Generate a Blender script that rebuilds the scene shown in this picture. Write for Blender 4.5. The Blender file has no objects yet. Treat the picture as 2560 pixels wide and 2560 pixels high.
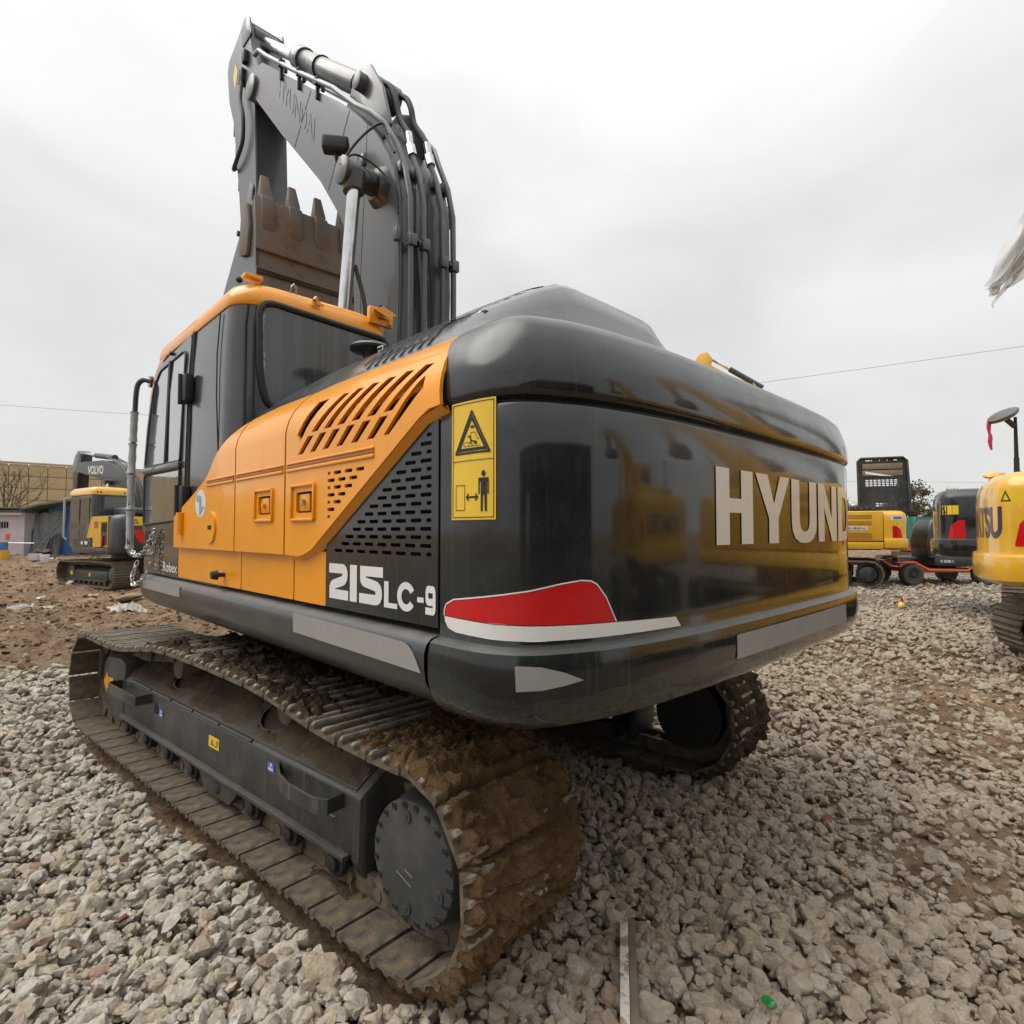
import bpy, bmesh, math, random
import numpy as np
from mathutils import Vector, Matrix, noise as mnoise
from math import sin, cos, pi, radians, sqrt, atan2

random.seed(7)
rng = np.random.default_rng(11)
scene = bpy.context.scene
COL = scene.collection

# ------------------------------------------------------------------ camera
CAM = Vector((-3.6817, 2.3748, 1.5469))
YAW = radians(-44.24)
PITCH = radians(1.99)
cam_data = bpy.data.cameras.new('camera')
cam_data.sensor_width = 36.0
cam_data.lens = 36.0 * 1438.62 / 2560.0
cam_data.clip_start = 0.05
cam_data.clip_end = 3000
camera = bpy.data.objects.new('camera', cam_data)
COL.objects.link(camera)
camera.location = CAM
_fw = Vector((cos(YAW) * cos(PITCH), sin(YAW) * cos(PITCH), sin(PITCH)))
camera.rotation_euler = _fw.to_track_quat('-Z', 'Y').to_euler()
scene.camera = camera

# ------------------------------------------------------------------ sky (overcast) and sun
SUN_EL, SUN_AZ = radians(60), radians(48)      # azimuth counter-clockwise from +x
world = bpy.data.worlds.new('World')
scene.world = world
world.use_nodes = True
wn, wl = world.node_tree.nodes, world.node_tree.links
wn.clear()
w_out = wn.new('ShaderNodeOutputWorld')
w_sky = wn.new('ShaderNodeTexSky')
w_sky.sky_type = 'NISHITA'
w_sky.sun_disc = False
w_sky.sun_elevation = SUN_EL
w_sky.sun_rotation = pi / 2 - SUN_AZ
w_sky.dust_density = 4.0
w_bg1 = wn.new('ShaderNodeBackground')
w_bg1.inputs[1].default_value = 0.1
wl.new(w_sky.outputs[0], w_bg1.inputs[0])
w_tc = wn.new('ShaderNodeTexCoord')
w_sep = wn.new('ShaderNodeSeparateXYZ')
wl.new(w_tc.outputs['Generated'], w_sep.inputs[0])
w_grad = wn.new('ShaderNodeValToRGB')           # overcast: a little brighter towards the zenith, the same all round
w_grad.color_ramp.elements[0].position = 0.0
w_grad.color_ramp.elements[0].color = (0.47, 0.468, 0.458, 1)
w_grad.color_ramp.elements[1].position = 1.0
w_grad.color_ramp.elements[1].color = (0.95, 0.945, 0.935, 1)
e = w_grad.color_ramp.elements.new(0.45)
e.color = (0.545, 0.544, 0.538, 1)
wl.new(w_sep.outputs['Z'], w_grad.inputs[0])
w_map = wn.new('ShaderNodeMapping')
w_map.inputs['Scale'].default_value = (1.0, 1.0, 2.6)
wl.new(w_tc.outputs['Generated'], w_map.inputs[0])
w_noise = wn.new('ShaderNodeTexNoise')
w_noise.inputs['Scale'].default_value = 1.9
w_noise.inputs['Detail'].default_value = 5.0
w_noise.inputs['Roughness'].default_value = 0.5
w_noise.inputs['Distortion'].default_value = 0.4
wl.new(w_map.outputs[0], w_noise.inputs['Vector'])
w_cl = wn.new('ShaderNodeValToRGB')
w_cl.color_ramp.elements[0].position = 0.34
w_cl.color_ramp.elements[0].color = (0.86, 0.866, 0.88, 1)
w_cl.color_ramp.elements[1].position = 0.66
w_cl.color_ramp.elements[1].color = (1.04, 1.04, 1.03, 1)
wl.new(w_noise.outputs['Fac'], w_cl.inputs[0])
w_mul = wn.new('ShaderNodeMixRGB')
w_mul.blend_type = 'MULTIPLY'
w_mul.inputs[0].default_value = 1.0
wl.new(w_grad.outputs[0], w_mul.inputs[1])
wl.new(w_cl.outputs[0], w_mul.inputs[2])
w_bg2 = wn.new('ShaderNodeBackground')
w_bg2.inputs[1].default_value = 1.0
wl.new(w_mul.outputs[0], w_bg2.inputs[0])
w_mix = wn.new('ShaderNodeMixShader')
w_mix.inputs[0].default_value = 0.93
wl.new(w_bg1.outputs[0], w_mix.inputs[1])
wl.new(w_bg2.outputs[0], w_mix.inputs[2])
wl.new(w_mix.outputs[0], w_out.inputs[0])

sun_data = bpy.data.lights.new('sun', 'SUN')
sun_data.energy = 1.5
sun_data.angle = radians(55)
sun_data.color = (1.0, 0.955, 0.885)
sun = bpy.data.objects.new('sun', sun_data)
COL.objects.link(sun)
_sd = Vector((cos(SUN_AZ) * cos(SUN_EL), sin(SUN_AZ) * cos(SUN_EL), sin(SUN_EL)))
sun.rotation_euler = _sd.to_track_quat('Z', 'Y').to_euler()
sun.location = (0, 0, 30)

vs = scene.view_settings
vs.view_transform = 'Standard'
vs.look = 'None'
vs.exposure = 0.74
vs.gamma = 1.0
vs.use_curve_mapping = False
scene.cycles.use_denoising = True
scene.cycles.max_bounces = 6
scene.cycles.diffuse_bounces = 3
scene.cycles.glossy_bounces = 3
scene.cycles.transparent_max_bounces = 6

# ------------------------------------------------------------------ helpers: mesh building
class MB:
    """collects vertices and faces; build() links them as one mesh object"""
    def __init__(self):
        self.v, self.f = [], []
    def add(self, vs_, fs_):
        o = len(self.v)
        self.v.extend([tuple(a) for a in vs_])
        self.f.extend([tuple(i + o for i in f) for f in fs_])
        return self
    def box(self, c, s, rot=None):
        hx, hy, hz = s[0] / 2, s[1] / 2, s[2] / 2
        vv = [Vector((x, y, z)) for x in (-hx, hx) for y in (-hy, hy) for z in (-hz, hz)]
        if rot is not None:
            vv = [rot @ a for a in vv]
        vv = [a + Vector(c) for a in vv]
        return self.add(vv, [(0, 1, 3, 2), (4, 6, 7, 5), (0, 4, 5, 1), (2, 3, 7, 6), (0, 2, 6, 4), (1, 5, 7, 3)])
    def bar(self, p0, p1, w, h, up=(0, 0, 1)):
        p0, p1 = Vector(p0), Vector(p1)
        d = (p1 - p0).normalized()
        s = d.cross(Vector(up))
        if s.length < 1e-4:
            s = d.cross(Vector((1, 0, 0)))
        s.normalize()
        u = s.cross(d)
        vv = [p + s * a * w / 2 + u * b * h / 2 for p in (p0, p1) for a, b in ((-1, -1), (1, -1), (1, 1), (-1, 1))]
        return self.add(vv, [(3, 2, 1, 0), (4, 5, 6, 7), (0, 1, 5, 4), (1, 2, 6, 5), (2, 3, 7, 6), (3, 0, 4, 7)])
    def cyl(self, p0, p1, r0, r1=None, n=16, caps=True):
        r1 = r0 if r1 is None else r1
        return self.tube([p0, p1], [r0, r1], n, caps)
    def tube(self, pts, r, n=8, caps=True, closed=False):
        pts = [Vector(p) for p in pts]
        m = len(pts)
        rs = r if isinstance(r, (list, tuple)) else [r] * m
        vv, ff = [], []
        prev = None
        for i, p in enumerate(pts):
            if closed:
                d = pts[(i + 1) % m] - pts[i - 1]
            else:
                d = pts[min(i + 1, m - 1)] - pts[max(i - 1, 0)]
            d.normalize()
            if prev is None:
                a = d.cross(Vector((0, 0, 1)))
                if a.length < 1e-3:
                    a = d.cross(Vector((0, 1, 0)))
            else:
                a = prev - d * prev.dot(d)
                if a.length < 1e-5:
                    a = d.orthogonal()
            a.normalize()
            prev = a
            b = d.cross(a)
            for k in range(n):
                t = 2 * pi * k / n
                vv.append(p + (a * cos(t) + b * sin(t)) * rs[i])
        last = m if closed else m - 1
        for i in range(last):
            j = (i + 1) % m
            for k in range(n):
                k2 = (k + 1) % n
                ff.append((i * n + k, i * n + k2, j * n + k2, j * n + k))
        if caps and not closed:
            ff.append(tuple(range(n - 1, -1, -1)))
            ff.append(tuple((m - 1) * n + k for k in range(n)))
        return self.add(vv, ff)
    def prism(self, poly, a, b, axis='y', fan=False):
        """polygon in the two other axes, extruded from a to b along axis"""
        n = len(poly)
        def mk(p, t):
            if axis == 'y': return (p[0], t, p[1])
            if axis == 'x': return (t, p[0], p[1])
            return (p[0], p[1], t)
        vv = [mk(p, a) for p in poly] + [mk(p, b) for p in poly]
        ff = [tuple(range(n)), tuple(range(2 * n - 1, n - 1, -1))]
        for i in range(n):
            j = (i + 1) % n
            ff.append((i, i + n, j + n, j))
        return self.add(vv, ff)
    def loft(self, rings, closed=True, cap0=False, cap1=False):
        n = len(rings[0])
        vv = [p for r in rings for p in r]
        ff = []
        for i in range(len(rings) - 1):
            for k in range(n if closed else n - 1):
                k2 = (k + 1) % n
                ff.append((i * n + k, i * n + k2, (i + 1) * n + k2, (i + 1) * n + k))
        if cap0: ff.append(tuple(range(n - 1, -1, -1)))
        if cap1: ff.append(tuple((len(rings) - 1) * n + k for k in range(n)))
        return self.add(vv, ff)
    def sphere(self, c, r, n=12, m=8, sc=(1, 1, 1)):
        rings = []
        for i in range(1, m):
            t = pi * i / m
            rings.append([(c[0] + r * sc[0] * sin(t) * cos(2 * pi * k / n), c[1] + r * sc[1] * sin(t) * sin(2 * pi * k / n), c[2] + r * sc[2] * cos(t)) for k in range(n)])
        return self.loft(rings, True, True, True)
    def mesh(self, name, bevel=0.0, seg=2, smooth=35, xf=None):
        me = bpy.data.meshes.new(name)
        vv = self.v if xf is None else [tuple(xf @ Vector(a)) for a in self.v]
        me.from_pydata(vv, [], self.f)
        bm = bmesh.new()
        bm.from_mesh(me)
        bmesh.ops.recalc_face_normals(bm, faces=bm.faces)
        if bevel > 0:
            bmesh.ops.remove_doubles(bm, verts=bm.verts, dist=1e-5)
            es = [e for e in bm.edges if len(e.link_faces) == 2 and e.calc_face_angle(0) > radians(28)]
            bmesh.ops.bevel(bm, geom=es, offset=bevel, offset_type='OFFSET', segments=seg, profile=0.5, affect='EDGES', clamp_overlap=True)
        bm.to_mesh(me)
        bm.free()
        if smooth:
            me.polygons.foreach_set('use_smooth', [True] * len(me.polygons))
            me.set_sharp_from_angle(angle=radians(smooth))
        return me
    def build(self, name, mat, parent=None, bevel=0.0, seg=2, smooth=35, xf=None, basis=None):
        return link(name, self.mesh(name, bevel, seg, smooth, xf), mat, parent, basis)

def link(name, me, mat, parent=None, basis=None):
    o = bpy.data.objects.new(name, me)
    COL.objects.link(o)
    if mat is not None and not me.materials:
        me.materials.append(mat)
    if parent is not None:
        o.parent = parent
    if basis is not None:
        o.matrix_basis = basis
    return o

def thing(name, label, cat, loc=(0, 0, 0), rotz=0.0, group=None, scale=1.0):
    o = bpy.data.objects.new(name, None)
    o.empty_display_size = 0.2
    COL.objects.link(o)
    o.location = loc
    o.rotation_euler = (0, 0, rotz)
    o.scale = (scale, scale, scale)
    return tag(o, label, cat, group)

def tag(o, label=None, cat=None, group=None, kind=None):
    if label: o['label'] = label
    if cat: o['category'] = cat
    if group: o['group'] = group
    if kind: o['kind'] = kind
    return o

def copy_tree(o, parent=None, skip=()):
    c = o.copy()
    COL.objects.link(c)
    c.parent = parent
    for ch in list(o.children):
        if ch.name.split('.')[0] not in skip:
            copy_tree(ch, c, skip)
    return c

def to_bm(me_owner_curve):
    """2D curve / text data -> bmesh lying in the xy plane"""
    o = bpy.data.objects.new('tmp', me_owner_curve)
    me = o.to_mesh()
    bm = bmesh.new()
    bm.from_mesh(me)
    o.to_mesh_clear()
    bpy.data.objects.remove(o)
    bpy.data.curves.remove(me_owner_curve)
    return bm

def shape2d(loops, extrude=0.0):
    cu = bpy.data.curves.new('tmp', 'CURVE')
    cu.dimensions = '2D'
    cu.fill_mode = 'BOTH'
    cu.extrude = extrude
    for lp in loops:
        sp = cu.splines.new('POLY')
        sp.points.add(len(lp) - 1)
        for p, q in zip(sp.points, lp):
            p.co = (q[0], q[1], 0, 1)
        sp.use_cyclic_u = True
    return to_bm(cu)

def text2d(body, offset=0.0, shear=0.0):
    cu = bpy.data.curves.new('tmp', 'FONT')
    cu.body = body
    cu.offset = offset
    cu.shear = shear
    cu.fill_mode = 'FRONT'
    cu.resolution_u = 5
    return to_bm(cu)

def fit2d(bm, x0, y0, x1, y1):
    xs = [v.co.x for v in bm.verts]; ys = [v.co.y for v in bm.verts]
    ax, bx_, ay, by = min(xs), max(xs), min(ys), max(ys)
    for v in bm.verts:
        v.co.x = x0 + (v.co.x - ax) / (bx_ - ax) * (x1 - x0)
        v.co.y = y0 + (v.co.y - ay) / (by - ay) * (y1 - y0)
    return bm

def slice2d(bm, xs=(), ys=()):
    for x in xs:
        bmesh.ops.bisect_plane(bm, geom=bm.verts[:] + bm.edges[:] + bm.faces[:], plane_co=(x, 0, 0), plane_no=(1, 0, 0))
    for y in ys:
        bmesh.ops.bisect_plane(bm, geom=bm.verts[:] + bm.edges[:] + bm.faces[:], plane_co=(0, y, 0), plane_no=(0, 1, 0))
    return bm

def map2d(bm, fn, name, mat, parent=None, smooth=35, recalc=True):
    """apply fn(x, y, z)->xyz to every vertex and link"""
    for v in bm.verts:
        v.co = fn(v.co.x, v.co.y, v.co.z)
    if recalc:
        bmesh.ops.recalc_face_normals(bm, faces=bm.faces)
    me = bpy.data.meshes.new(name)
    bm.to_mesh(me)
    bm.free()
    if smooth:
        me.polygons.foreach_set('use_smooth', [True] * len(me.polygons))
        me.set_sharp_from_angle(angle=radians(smooth))
    return link(name, me, mat, parent)

def rrect(x0, y0, x1, y1, r, n=5):
    out = []
    for cx, cy, a0 in ((x1 - r, y1 - r, 0), (x0 + r, y1 - r, 90), (x0 + r, y0 + r, 180), (x1 - r, y0 + r, 270)):
        for k in range(n + 1):
            a = radians(a0 + 90 * k / n)
            out.append((cx + r * cos(a), cy + r * sin(a)))
    return out

def round_poly(pts, r, n=4):
    """round the corners of a polygon; r a number or one per corner"""
    out = []
    m = len(pts)
    for i in range(m):
        rr = r[i] if isinstance(r, (list, tuple)) else r
        p = Vector(pts[i]).to_2d(); a = Vector(pts[i - 1]).to_2d(); b = Vector(pts[(i + 1) % m]).to_2d()
        da, db = (a - p), (b - p)
        la, lb = da.length, db.length
        rr = min(rr, la * 0.45, lb * 0.45)
        if rr < 1e-5:
            out.append(tuple(p)); continue
        s, e_ = p + da / la * rr, p + db / lb * rr
        for k in range(n + 1):
            t = k / n
            q = s * (1 - t) ** 2 + p * 2 * t * (1 - t) + e_ * t * t
            out.append((q.x, q.y))
    return out

def catmull(pts, n=8):
    P = [Vector(p) for p in pts]
    out = []
    for i in range(len(P) - 1):
        p0 = P[max(i - 1, 0)]; p1 = P[i]; p2 = P[i + 1]; p3 = P[min(i + 2, len(P) - 1)]
        for k in range(n):
            t = k / n
            out.append(0.5 * ((2 * p1) + (p2 - p0) * t + (2 * p0 - 5 * p1 + 4 * p2 - p3) * t * t + (3 * p1 - p0 - 3 * p2 + p3) * t ** 3))
    out.append(P[-1])
    return out

def stroke(pts, w):
    """a mitred band along an open polyline, as one closed outline"""
    P = [Vector(p).to_2d() for p in pts]
    L, R = [], []
    for i, p in enumerate(P):
        if i == 0: d0 = d1 = (P[1] - P[0]).normalized()
        elif i == len(P) - 1: d0 = d1 = (P[-1] - P[-2]).normalized()
        else: d0, d1 = (P[i] - P[i - 1]).normalized(), (P[i + 1] - P[i]).normalized()
        n0, n1 = Vector((-d0.y, d0.x)), Vector((-d1.y, d1.x))
        m = n0 + n1
        if m.length < 1e-4: m = n0
        m.normalize()
        k = (w / 2) / max(0.35, m.dot(n0))
        L.append(tuple(p + m * k)); R.append(tuple(p - m * k))
    return L + R[::-1]

# value noise in numpy
def _hash(ix, iy, seed):
    h = (ix.astype(np.int64) * 374761393 + iy.astype(np.int64) * 668265263 + seed * 1442695041) & 0x7fffffff
    h = ((h ^ (h >> 13)) * 1274126177) & 0x7fffffff
    return ((h ^ (h >> 16)) & 0xffff) / 65535.0
def vnoise(x, y, seed=0):
    x = np.asarray(x, float); y = np.asarray(y, float)
    ix, iy = np.floor(x), np.floor(y)
    fx, fy = x - ix, y - iy
    fx, fy = fx * fx * (3 - 2 * fx), fy * fy * (3 - 2 * fy)
    a = _hash(ix, iy, seed); b = _hash(ix + 1, iy, seed); c = _hash(ix, iy + 1, seed); d = _hash(ix + 1, iy + 1, seed)
    return a + (b - a) * fx + (c - a) * fy + (a - b - c + d) * fx * fy
def fbm(x, y, seed=0, oct_=4, gain=0.5):
    s, a, t = 0, 1, 0
    for k in range(oct_):
        s = s + a * vnoise(np.asarray(x) * 2 ** k, np.asarray(y) * 2 ** k, seed + k * 17)
        t += a
        a *= gain
    return s / t
def sstep(a, b, x):
    t = np.clip((np.asarray(x, float) - a) / (b - a), 0, 1)
    return t * t * (3 - 2 * t)

# ------------------------------------------------------------------ helpers: materials
def srgb(r, g, b):
    f = lambda c: (c / 255 / 12.92) if c / 255 <= 0.04045 else ((c / 255 + 0.055) / 1.055) ** 2.4
    return (f(r), f(g), f(b), 1)

class NT:
    def __init__(self, name):
        self.m = bpy.data.materials.new(name)
        self.m.use_nodes = True
        self.n, self.l = self.m.node_tree.nodes, self.m.node_tree.links
        self.b = self.n['Principled BSDF']
        self.tc = self.n.new('ShaderNodeTexCoord')
    def noise(self, scale, detail=4, rough=0.55, vec=None, sc=None, dist=0.0):
        t = self.n.new('ShaderNodeTexNoise')
        t.inputs['Scale'].default_value = scale
        t.inputs['Detail'].default_value = detail
        t.inputs['Roughness'].default_value = rough
        t.inputs['Distortion'].default_value = dist
        v = vec if vec is not None else self.tc.outputs['Object']
        if sc is not None:
            mp = self.n.new('ShaderNodeMapping')
            mp.inputs['Scale'].default_value = sc
            self.l.new(v, mp.inputs[0])
            v = mp.outputs[0]
        self.l.new(v, t.inputs['Vector'])
        return t.outputs['Fac']
    def voro(self, scale, feature='F1', vec=None, out='Distance', rnd=1.0):
        t = self.n.new('ShaderNodeTexVoronoi')
        t.feature = feature
        t.inputs['Scale'].default_value = scale
        t.inputs['Randomness'].default_value = rnd
        self.l.new(vec if vec is not None else self.tc.outputs['Object'], t.inputs['Vector'])
        return t.outputs[out]
    def ramp(self, fac, stops):
        r = self.n.new('ShaderNodeValToRGB')
        el = r.color_ramp.elements
        for i, (p, c) in enumerate(stops):
            if i < 2: x = el[i]; x.position = p
            else: x = el.new(p)
            c = c if isinstance(c, (tuple, list)) else (c, c, c, 1)
            x.color = c if len(c) == 4 else tuple(c) + (1,)
        self.l.new(fac, r.inputs[0])
        return r.outputs[0]
    def mix(self, fac, a, b, mode='MIX'):
        m = self.n.new('ShaderNodeMixRGB')
        m.blend_type = mode
        for s, x in ((0, fac), (1, a), (2, b)):
            if isinstance(x, bpy.types.NodeSocket): self.l.new(x, m.inputs[s])
            elif s == 0: m.inputs[0].default_value = x
            else: m.inputs[s].default_value = x if len(x) == 4 else tuple(x) + (1,)
        return m.outputs[0]
    def math(self, op, a, b=0.5, c=None):
        m = self.n.new('ShaderNodeMath')
        m.operation = op
        for s, x in ((0, a), (1, b), (2, c)):
            if x is None: continue
            if isinstance(x, bpy.types.NodeSocket): self.l.new(x, m.inputs[s])
            else: m.inputs[s].default_value = x
        return m.outputs[0]
    def set(self, key, x):
        if isinstance(x, bpy.types.NodeSocket): self.l.new(x, self.b.inputs[key])
        else: self.b.inputs[key].default_value = x
    def bump(self, h, strength=0.3, dist=0.02, chain=None):
        b = self.n.new('ShaderNodeBump')
        b.inputs['Strength'].default_value = strength
        b.inputs['Distance'].default_value = dist
        self.l.new(h, b.inputs['Height'])
        if chain is not None: self.l.new(chain, b.inputs['Normal'])
        self.l.new(b.outputs[0], self.b.inputs['Normal'])
        return b.outputs[0]
    def sep(self, out='Object'):
        s = self.n.new('ShaderNodeSeparateXYZ')
        self.l.new(self.tc.outputs[out], s.inputs[0])
        return s.outputs
    def rand(self):
        o = self.n.new('ShaderNodeObjectInfo')
        return o.outputs['Random']

def paint(name, col, rough=0.3, coat=0.5, dust=0.25, dustcol=(0.34, 0.30, 0.25, 1), streak=True, peel=0.02, spec=0.5, wavy=0.0, settle=0.0, stk=26):
    """painted sheet metal with grime, water streaks and a little orange peel"""
    t = NT(name)
    big = t.noise(1.7, 5, 0.6)
    c = t.mix(t.ramp(big, [(0.35, 0.0), (0.7, 1.0)]), col, tuple(x * 0.86 for x in col[:3]) + (1,))
    fine = t.noise(90, 3, 0.7)
    blot = t.ramp(t.noise(4.5, 6, 0.68), [(0.45, 0.0), (0.75, 1.0)])
    d = t.math('MULTIPLY', blot, t.ramp(fine, [(0.3, 0.25), (0.7, 1.0)]))
    if streak:
        st = t.ramp(t.noise(1.0, 3, 0.6, sc=(stk, stk, 0.7)), [(0.55, 0.0), (0.72, 1.0)])
        d = t.math('MAXIMUM', d, t.math('MULTIPLY', st, 0.7))
    d = t.math('MULTIPLY', d, dust)
    if settle:                                   # dust settled on surfaces that face up
        g = t.n.new('ShaderNodeNewGeometry'); sn = t.n.new('ShaderNodeSeparateXYZ'); t.l.new(g.outputs['Normal'], sn.inputs[0])
        hz = t.ramp(sn.outputs[2], [(0.12, 0.0), (0.60, 1.0)])   # and a thin haze of it on the shoulders
        up = t.math('MULTIPLY', t.ramp(sn.outputs[2], [(0.55, 0.0), (0.95, 1.0)]), t.ramp(t.noise(9, 6, 0.7), [(0.3, 0.3), (0.65, 1.0)]))
        d = t.math('MAXIMUM', d, t.math('MULTIPLY', up, settle))
    c = t.mix(d, c, dustcol)
    t.set('Base Color', c)
    r = t.math('ADD', t.math('MULTIPLY', big, 0.12), rough - 0.05)
    r = t.math('ADD', r, t.math('MULTIPLY', d, 0.7))
    t.set('Roughness', r)
    t.set('Coat Weight', coat)
    t.set('Coat Roughness', t.math('ADD', t.math('MULTIPLY', hz, 0.42), 0.07) if settle else 0.08)
    t.set('Specular IOR Level', spec)
    b = t.bump(t.noise(3.2, 2, 0.5), wavy, 0.25) if wavy else None
    if peel: t.bump(t.noise(38, 2, 0.5), peel, 0.01, b)
    return t.m

def plain(name, col, rough=0.6, metal=0.0, bump=0.0, bscale=30, var=0.25, coat=0.0):
    t = NT(name)
    n = t.noise(bscale * 0.3, 5, 0.6)
    c = t.mix(t.ramp(n, [(0.3, 0.0), (0.7, 1.0)]), col, tuple(x * (1 - var) for x in col[:3]) + (1,))
    t.set('Base Color', c)
    t.set('Roughness', t.math('ADD', t.math('MULTIPLY', n, 0.2), rough - 0.1))
    t.set('Metallic', metal)
    t.set('Coat Weight', coat)
    if bump: t.bump(t.noise(bscale, 4, 0.6), bump, 0.01)
    return t.m
# ------------------------------------------------------------------ materials
M = {}
M['dark'] = paint('dark_gloss_paint', (0.010, 0.0135, 0.0145, 1), 0.24, 1.0, 0.15, (0.20, 0.18, 0.15, 1), peel=0.010, spec=0.12, wavy=0.06, settle=0.30, stk=44)
M['dark_satin'] = paint('dark_satin_paint', (0.026, 0.030, 0.032, 1), 0.34, 0.4, 0.26, (0.22, 0.20, 0.17, 1), settle=0.5, stk=40)
M['cabgrey'] = paint('cab_grey_paint', (0.038, 0.042, 0.046, 1), 0.25, 0.6, 0.14, peel=0.012)
M['orange'] = paint('orange_paint', (0.90, 0.345, 0.008, 1), 0.28, 0.42, 0.16, (0.42, 0.22, 0.06, 1), peel=0.012, spec=0.35)
M['boom'] = paint('boom_grey_paint', (0.070, 0.077, 0.086, 1), 0.34, 0.3, 0.16, (0.22, 0.21, 0.19, 1), settle=0.25)
M['hub'] = paint('hub_dark_paint', (0.042, 0.045, 0.047, 1), 0.5, 0.1, 0.6, (0.20, 0.15, 0.10, 1), streak=False)
M['frame'] = paint('track_frame_paint', (0.040, 0.042, 0.043, 1), 0.42, 0.15, 0.8, (0.15, 0.115, 0.08, 1), settle=0.6)
M['yellow'] = paint('yellow_paint', (0.78, 0.43, 0.025, 1), 0.26, 0.8, 0.14, (0.55, 0.42, 0.20, 1), peel=0.012)
M['blackpaint'] = paint('black_paint', (0.018, 0.019, 0.020, 1), 0.32, 0.5, 0.2)
M['redorange'] = paint('red_orange_paint', (0.72, 0.11, 0.03, 1), 0.4, 0.3, 0.25)
M['rubber'] = plain('black_rubber', (0.018, 0.018, 0.018, 1), 0.6, bump=0.1, bscale=60)
M['hose'] = plain('hydraulic_hose', (0.05, 0.048, 0.046, 1), 0.55, bump=0.08, bscale=120)
M['void'] = plain('black_interior', (0.008, 0.008, 0.008, 1), 0.8)
M['white'] = plain('white_vinyl', (0.74, 0.74, 0.72, 1), 0.35, var=0.06, coat=0.3)
M['white_film'] = plain('white_letter_vinyl', (0.66, 0.66, 0.63, 1), 0.3, var=0.08, coat=0.5)
M['red'] = plain('red_vinyl', (0.56, 0.004, 0.008, 1), 0.3, var=0.1, coat=0.5)
M['label'] = plain('yellow_label', (0.82, 0.53, 0.02, 1), 0.35, var=0.08, coat=0.4)
M['ink'] = plain('black_ink', (0.012, 0.012, 0.012, 1), 0.5)
M['silver_film'] = plain('grey_reflective_film', (0.30, 0.29, 0.28, 1), 0.38, var=0.12)
M['blue'] = plain('blue_label', (0.08, 0.20, 0.55, 1), 0.4)
M['purple'] = plain('dark_violet_vinyl', (0.035, 0.022, 0.07, 1), 0.35, coat=0.4)
M['steel'] = plain('bright_steel', (0.62, 0.62, 0.61, 1), 0.3, 1.0, 0.1, 60, 0.3)
M['zinc'] = plain('zinc_chain', (0.62, 0.60, 0.54, 1), 0.35, 0.9, 0.1, 60, 0.3)
def _chrome():
    t = NT('chrome_rod')
    n = t.noise(7, 5, 0.65, sc=(1, 1, 0.25))
    t.set('Base Color', t.mix(t.ramp(n, [(0.42, 0.0), (0.7, 1.0)]), (0.80, 0.81, 0.82, 1), (0.42, 0.40, 0.37, 1)))
    t.set('Metallic', 1.0)
    t.set('Roughness', t.math('ADD', t.math('MULTIPLY', n, 0.35), 0.02))
    return t.m
M['chrome'] = _chrome()
def _glass(name, tint=(0.05, 0.055, 0.06, 1)):
    t = NT(name)
    n = t.noise(1.0, 4, 0.6, sc=(9, 9, 0.9))
    d = t.ramp(n, [(0.45, 0.0), (0.8, 0.35)])
    t.set('Base Color', t.mix(d, tint, (0.22, 0.22, 0.22, 1)))
    t.set('Roughness', t.math('ADD', t.math('MULTIPLY', d, 0.5), 0.03))
    t.set('Specular IOR Level', 0.8)
    t.set('Transmission Weight', 0.12)
    t.set('Coat Weight', 1.0)
    t.set('Coat Roughness', 0.02)
    return t.m
M['glass'] = _glass('tinted_glass')
def _film_glass():
    """rear window whose tinting film has frayed along the edge: pale scraps in the border"""
    t = NT('frayed_film_glass')
    s = t.sep('Generated')
    ex = t.math('ABSOLUTE', t.math('SUBTRACT', s[1], 0.5))
    ez = t.math('ABSOLUTE', t.math('SUBTRACT', s[2], 0.5))
    e_ = t.math('MAXIMUM', ex, ez)
    e_ = t.math('ADD', e_, t.math('MULTIPLY', t.math('SUBTRACT', t.noise(9, 6, 0.7), 0.5), 0.10))
    fr = t.ramp(e_, [(0.462, 0.0), (0.472, 1.0)])
    n = t.noise(1.0, 4, 0.6, sc=(14, 14, 0.6))
    d = t.ramp(n, [(0.45, 0.0), (0.75, 0.45)])
    base = t.mix(d, (0.045, 0.052, 0.057, 1), (0.17, 0.18, 0.185, 1))
    t.set('Base Color', t.mix(fr, base, (0.28, 0.33, 0.33, 1)))
    t.set('Roughness', t.math('ADD', t.math('MULTIPLY', d, 0.5), 0.10))
    t.set('Coat Weight', 0.6)
    t.set('Coat Roughness', 0.12)
    return t.m
M['film_glass'] = _film_glass()
def _mud(name, c0, c1, rough=0.95, scale=9.0, bstr=0.9):
    t = NT(name)
    n = t.noise(scale, 8, 0.68)
    n2 = t.noise(scale * 0.25, 4, 0.6)
    c = t.ramp(n, [(0.25, c0), (0.75, c1)])
    c = t.mix(t.ramp(n2, [(0.4, 0.0), (0.65, 0.6)]), c, tuple(x * 0.55 for x in c0[:3]) + (1,))
    sp = t.ramp(t.voro(60), [(0.0, 1.0), (0.045, 0.0)])
    c = t.mix(t.math('MULTIPLY', sp, 0.6), c, (0.42, 0.37, 0.28, 1))
    t.set('Base Color', c)
    t.set('Roughness', rough)
    t.set('Specular IOR Level', 0.15)
    b = t.bump(t.noise(scale * 3.5, 8, 0.7), bstr, 0.03)
    t.bump(t.voro(scale * 9), bstr * 0.6, 0.012, b)
    return t.m
M['mud'] = _mud('clay_mud', (0.120, 0.070, 0.034, 1), (0.270, 0.175, 0.092, 1))
M['mud_dark'] = _mud('dark_dry_mud', (0.050, 0.036, 0.024, 1), (0.120, 0.085, 0.052, 1))
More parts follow.
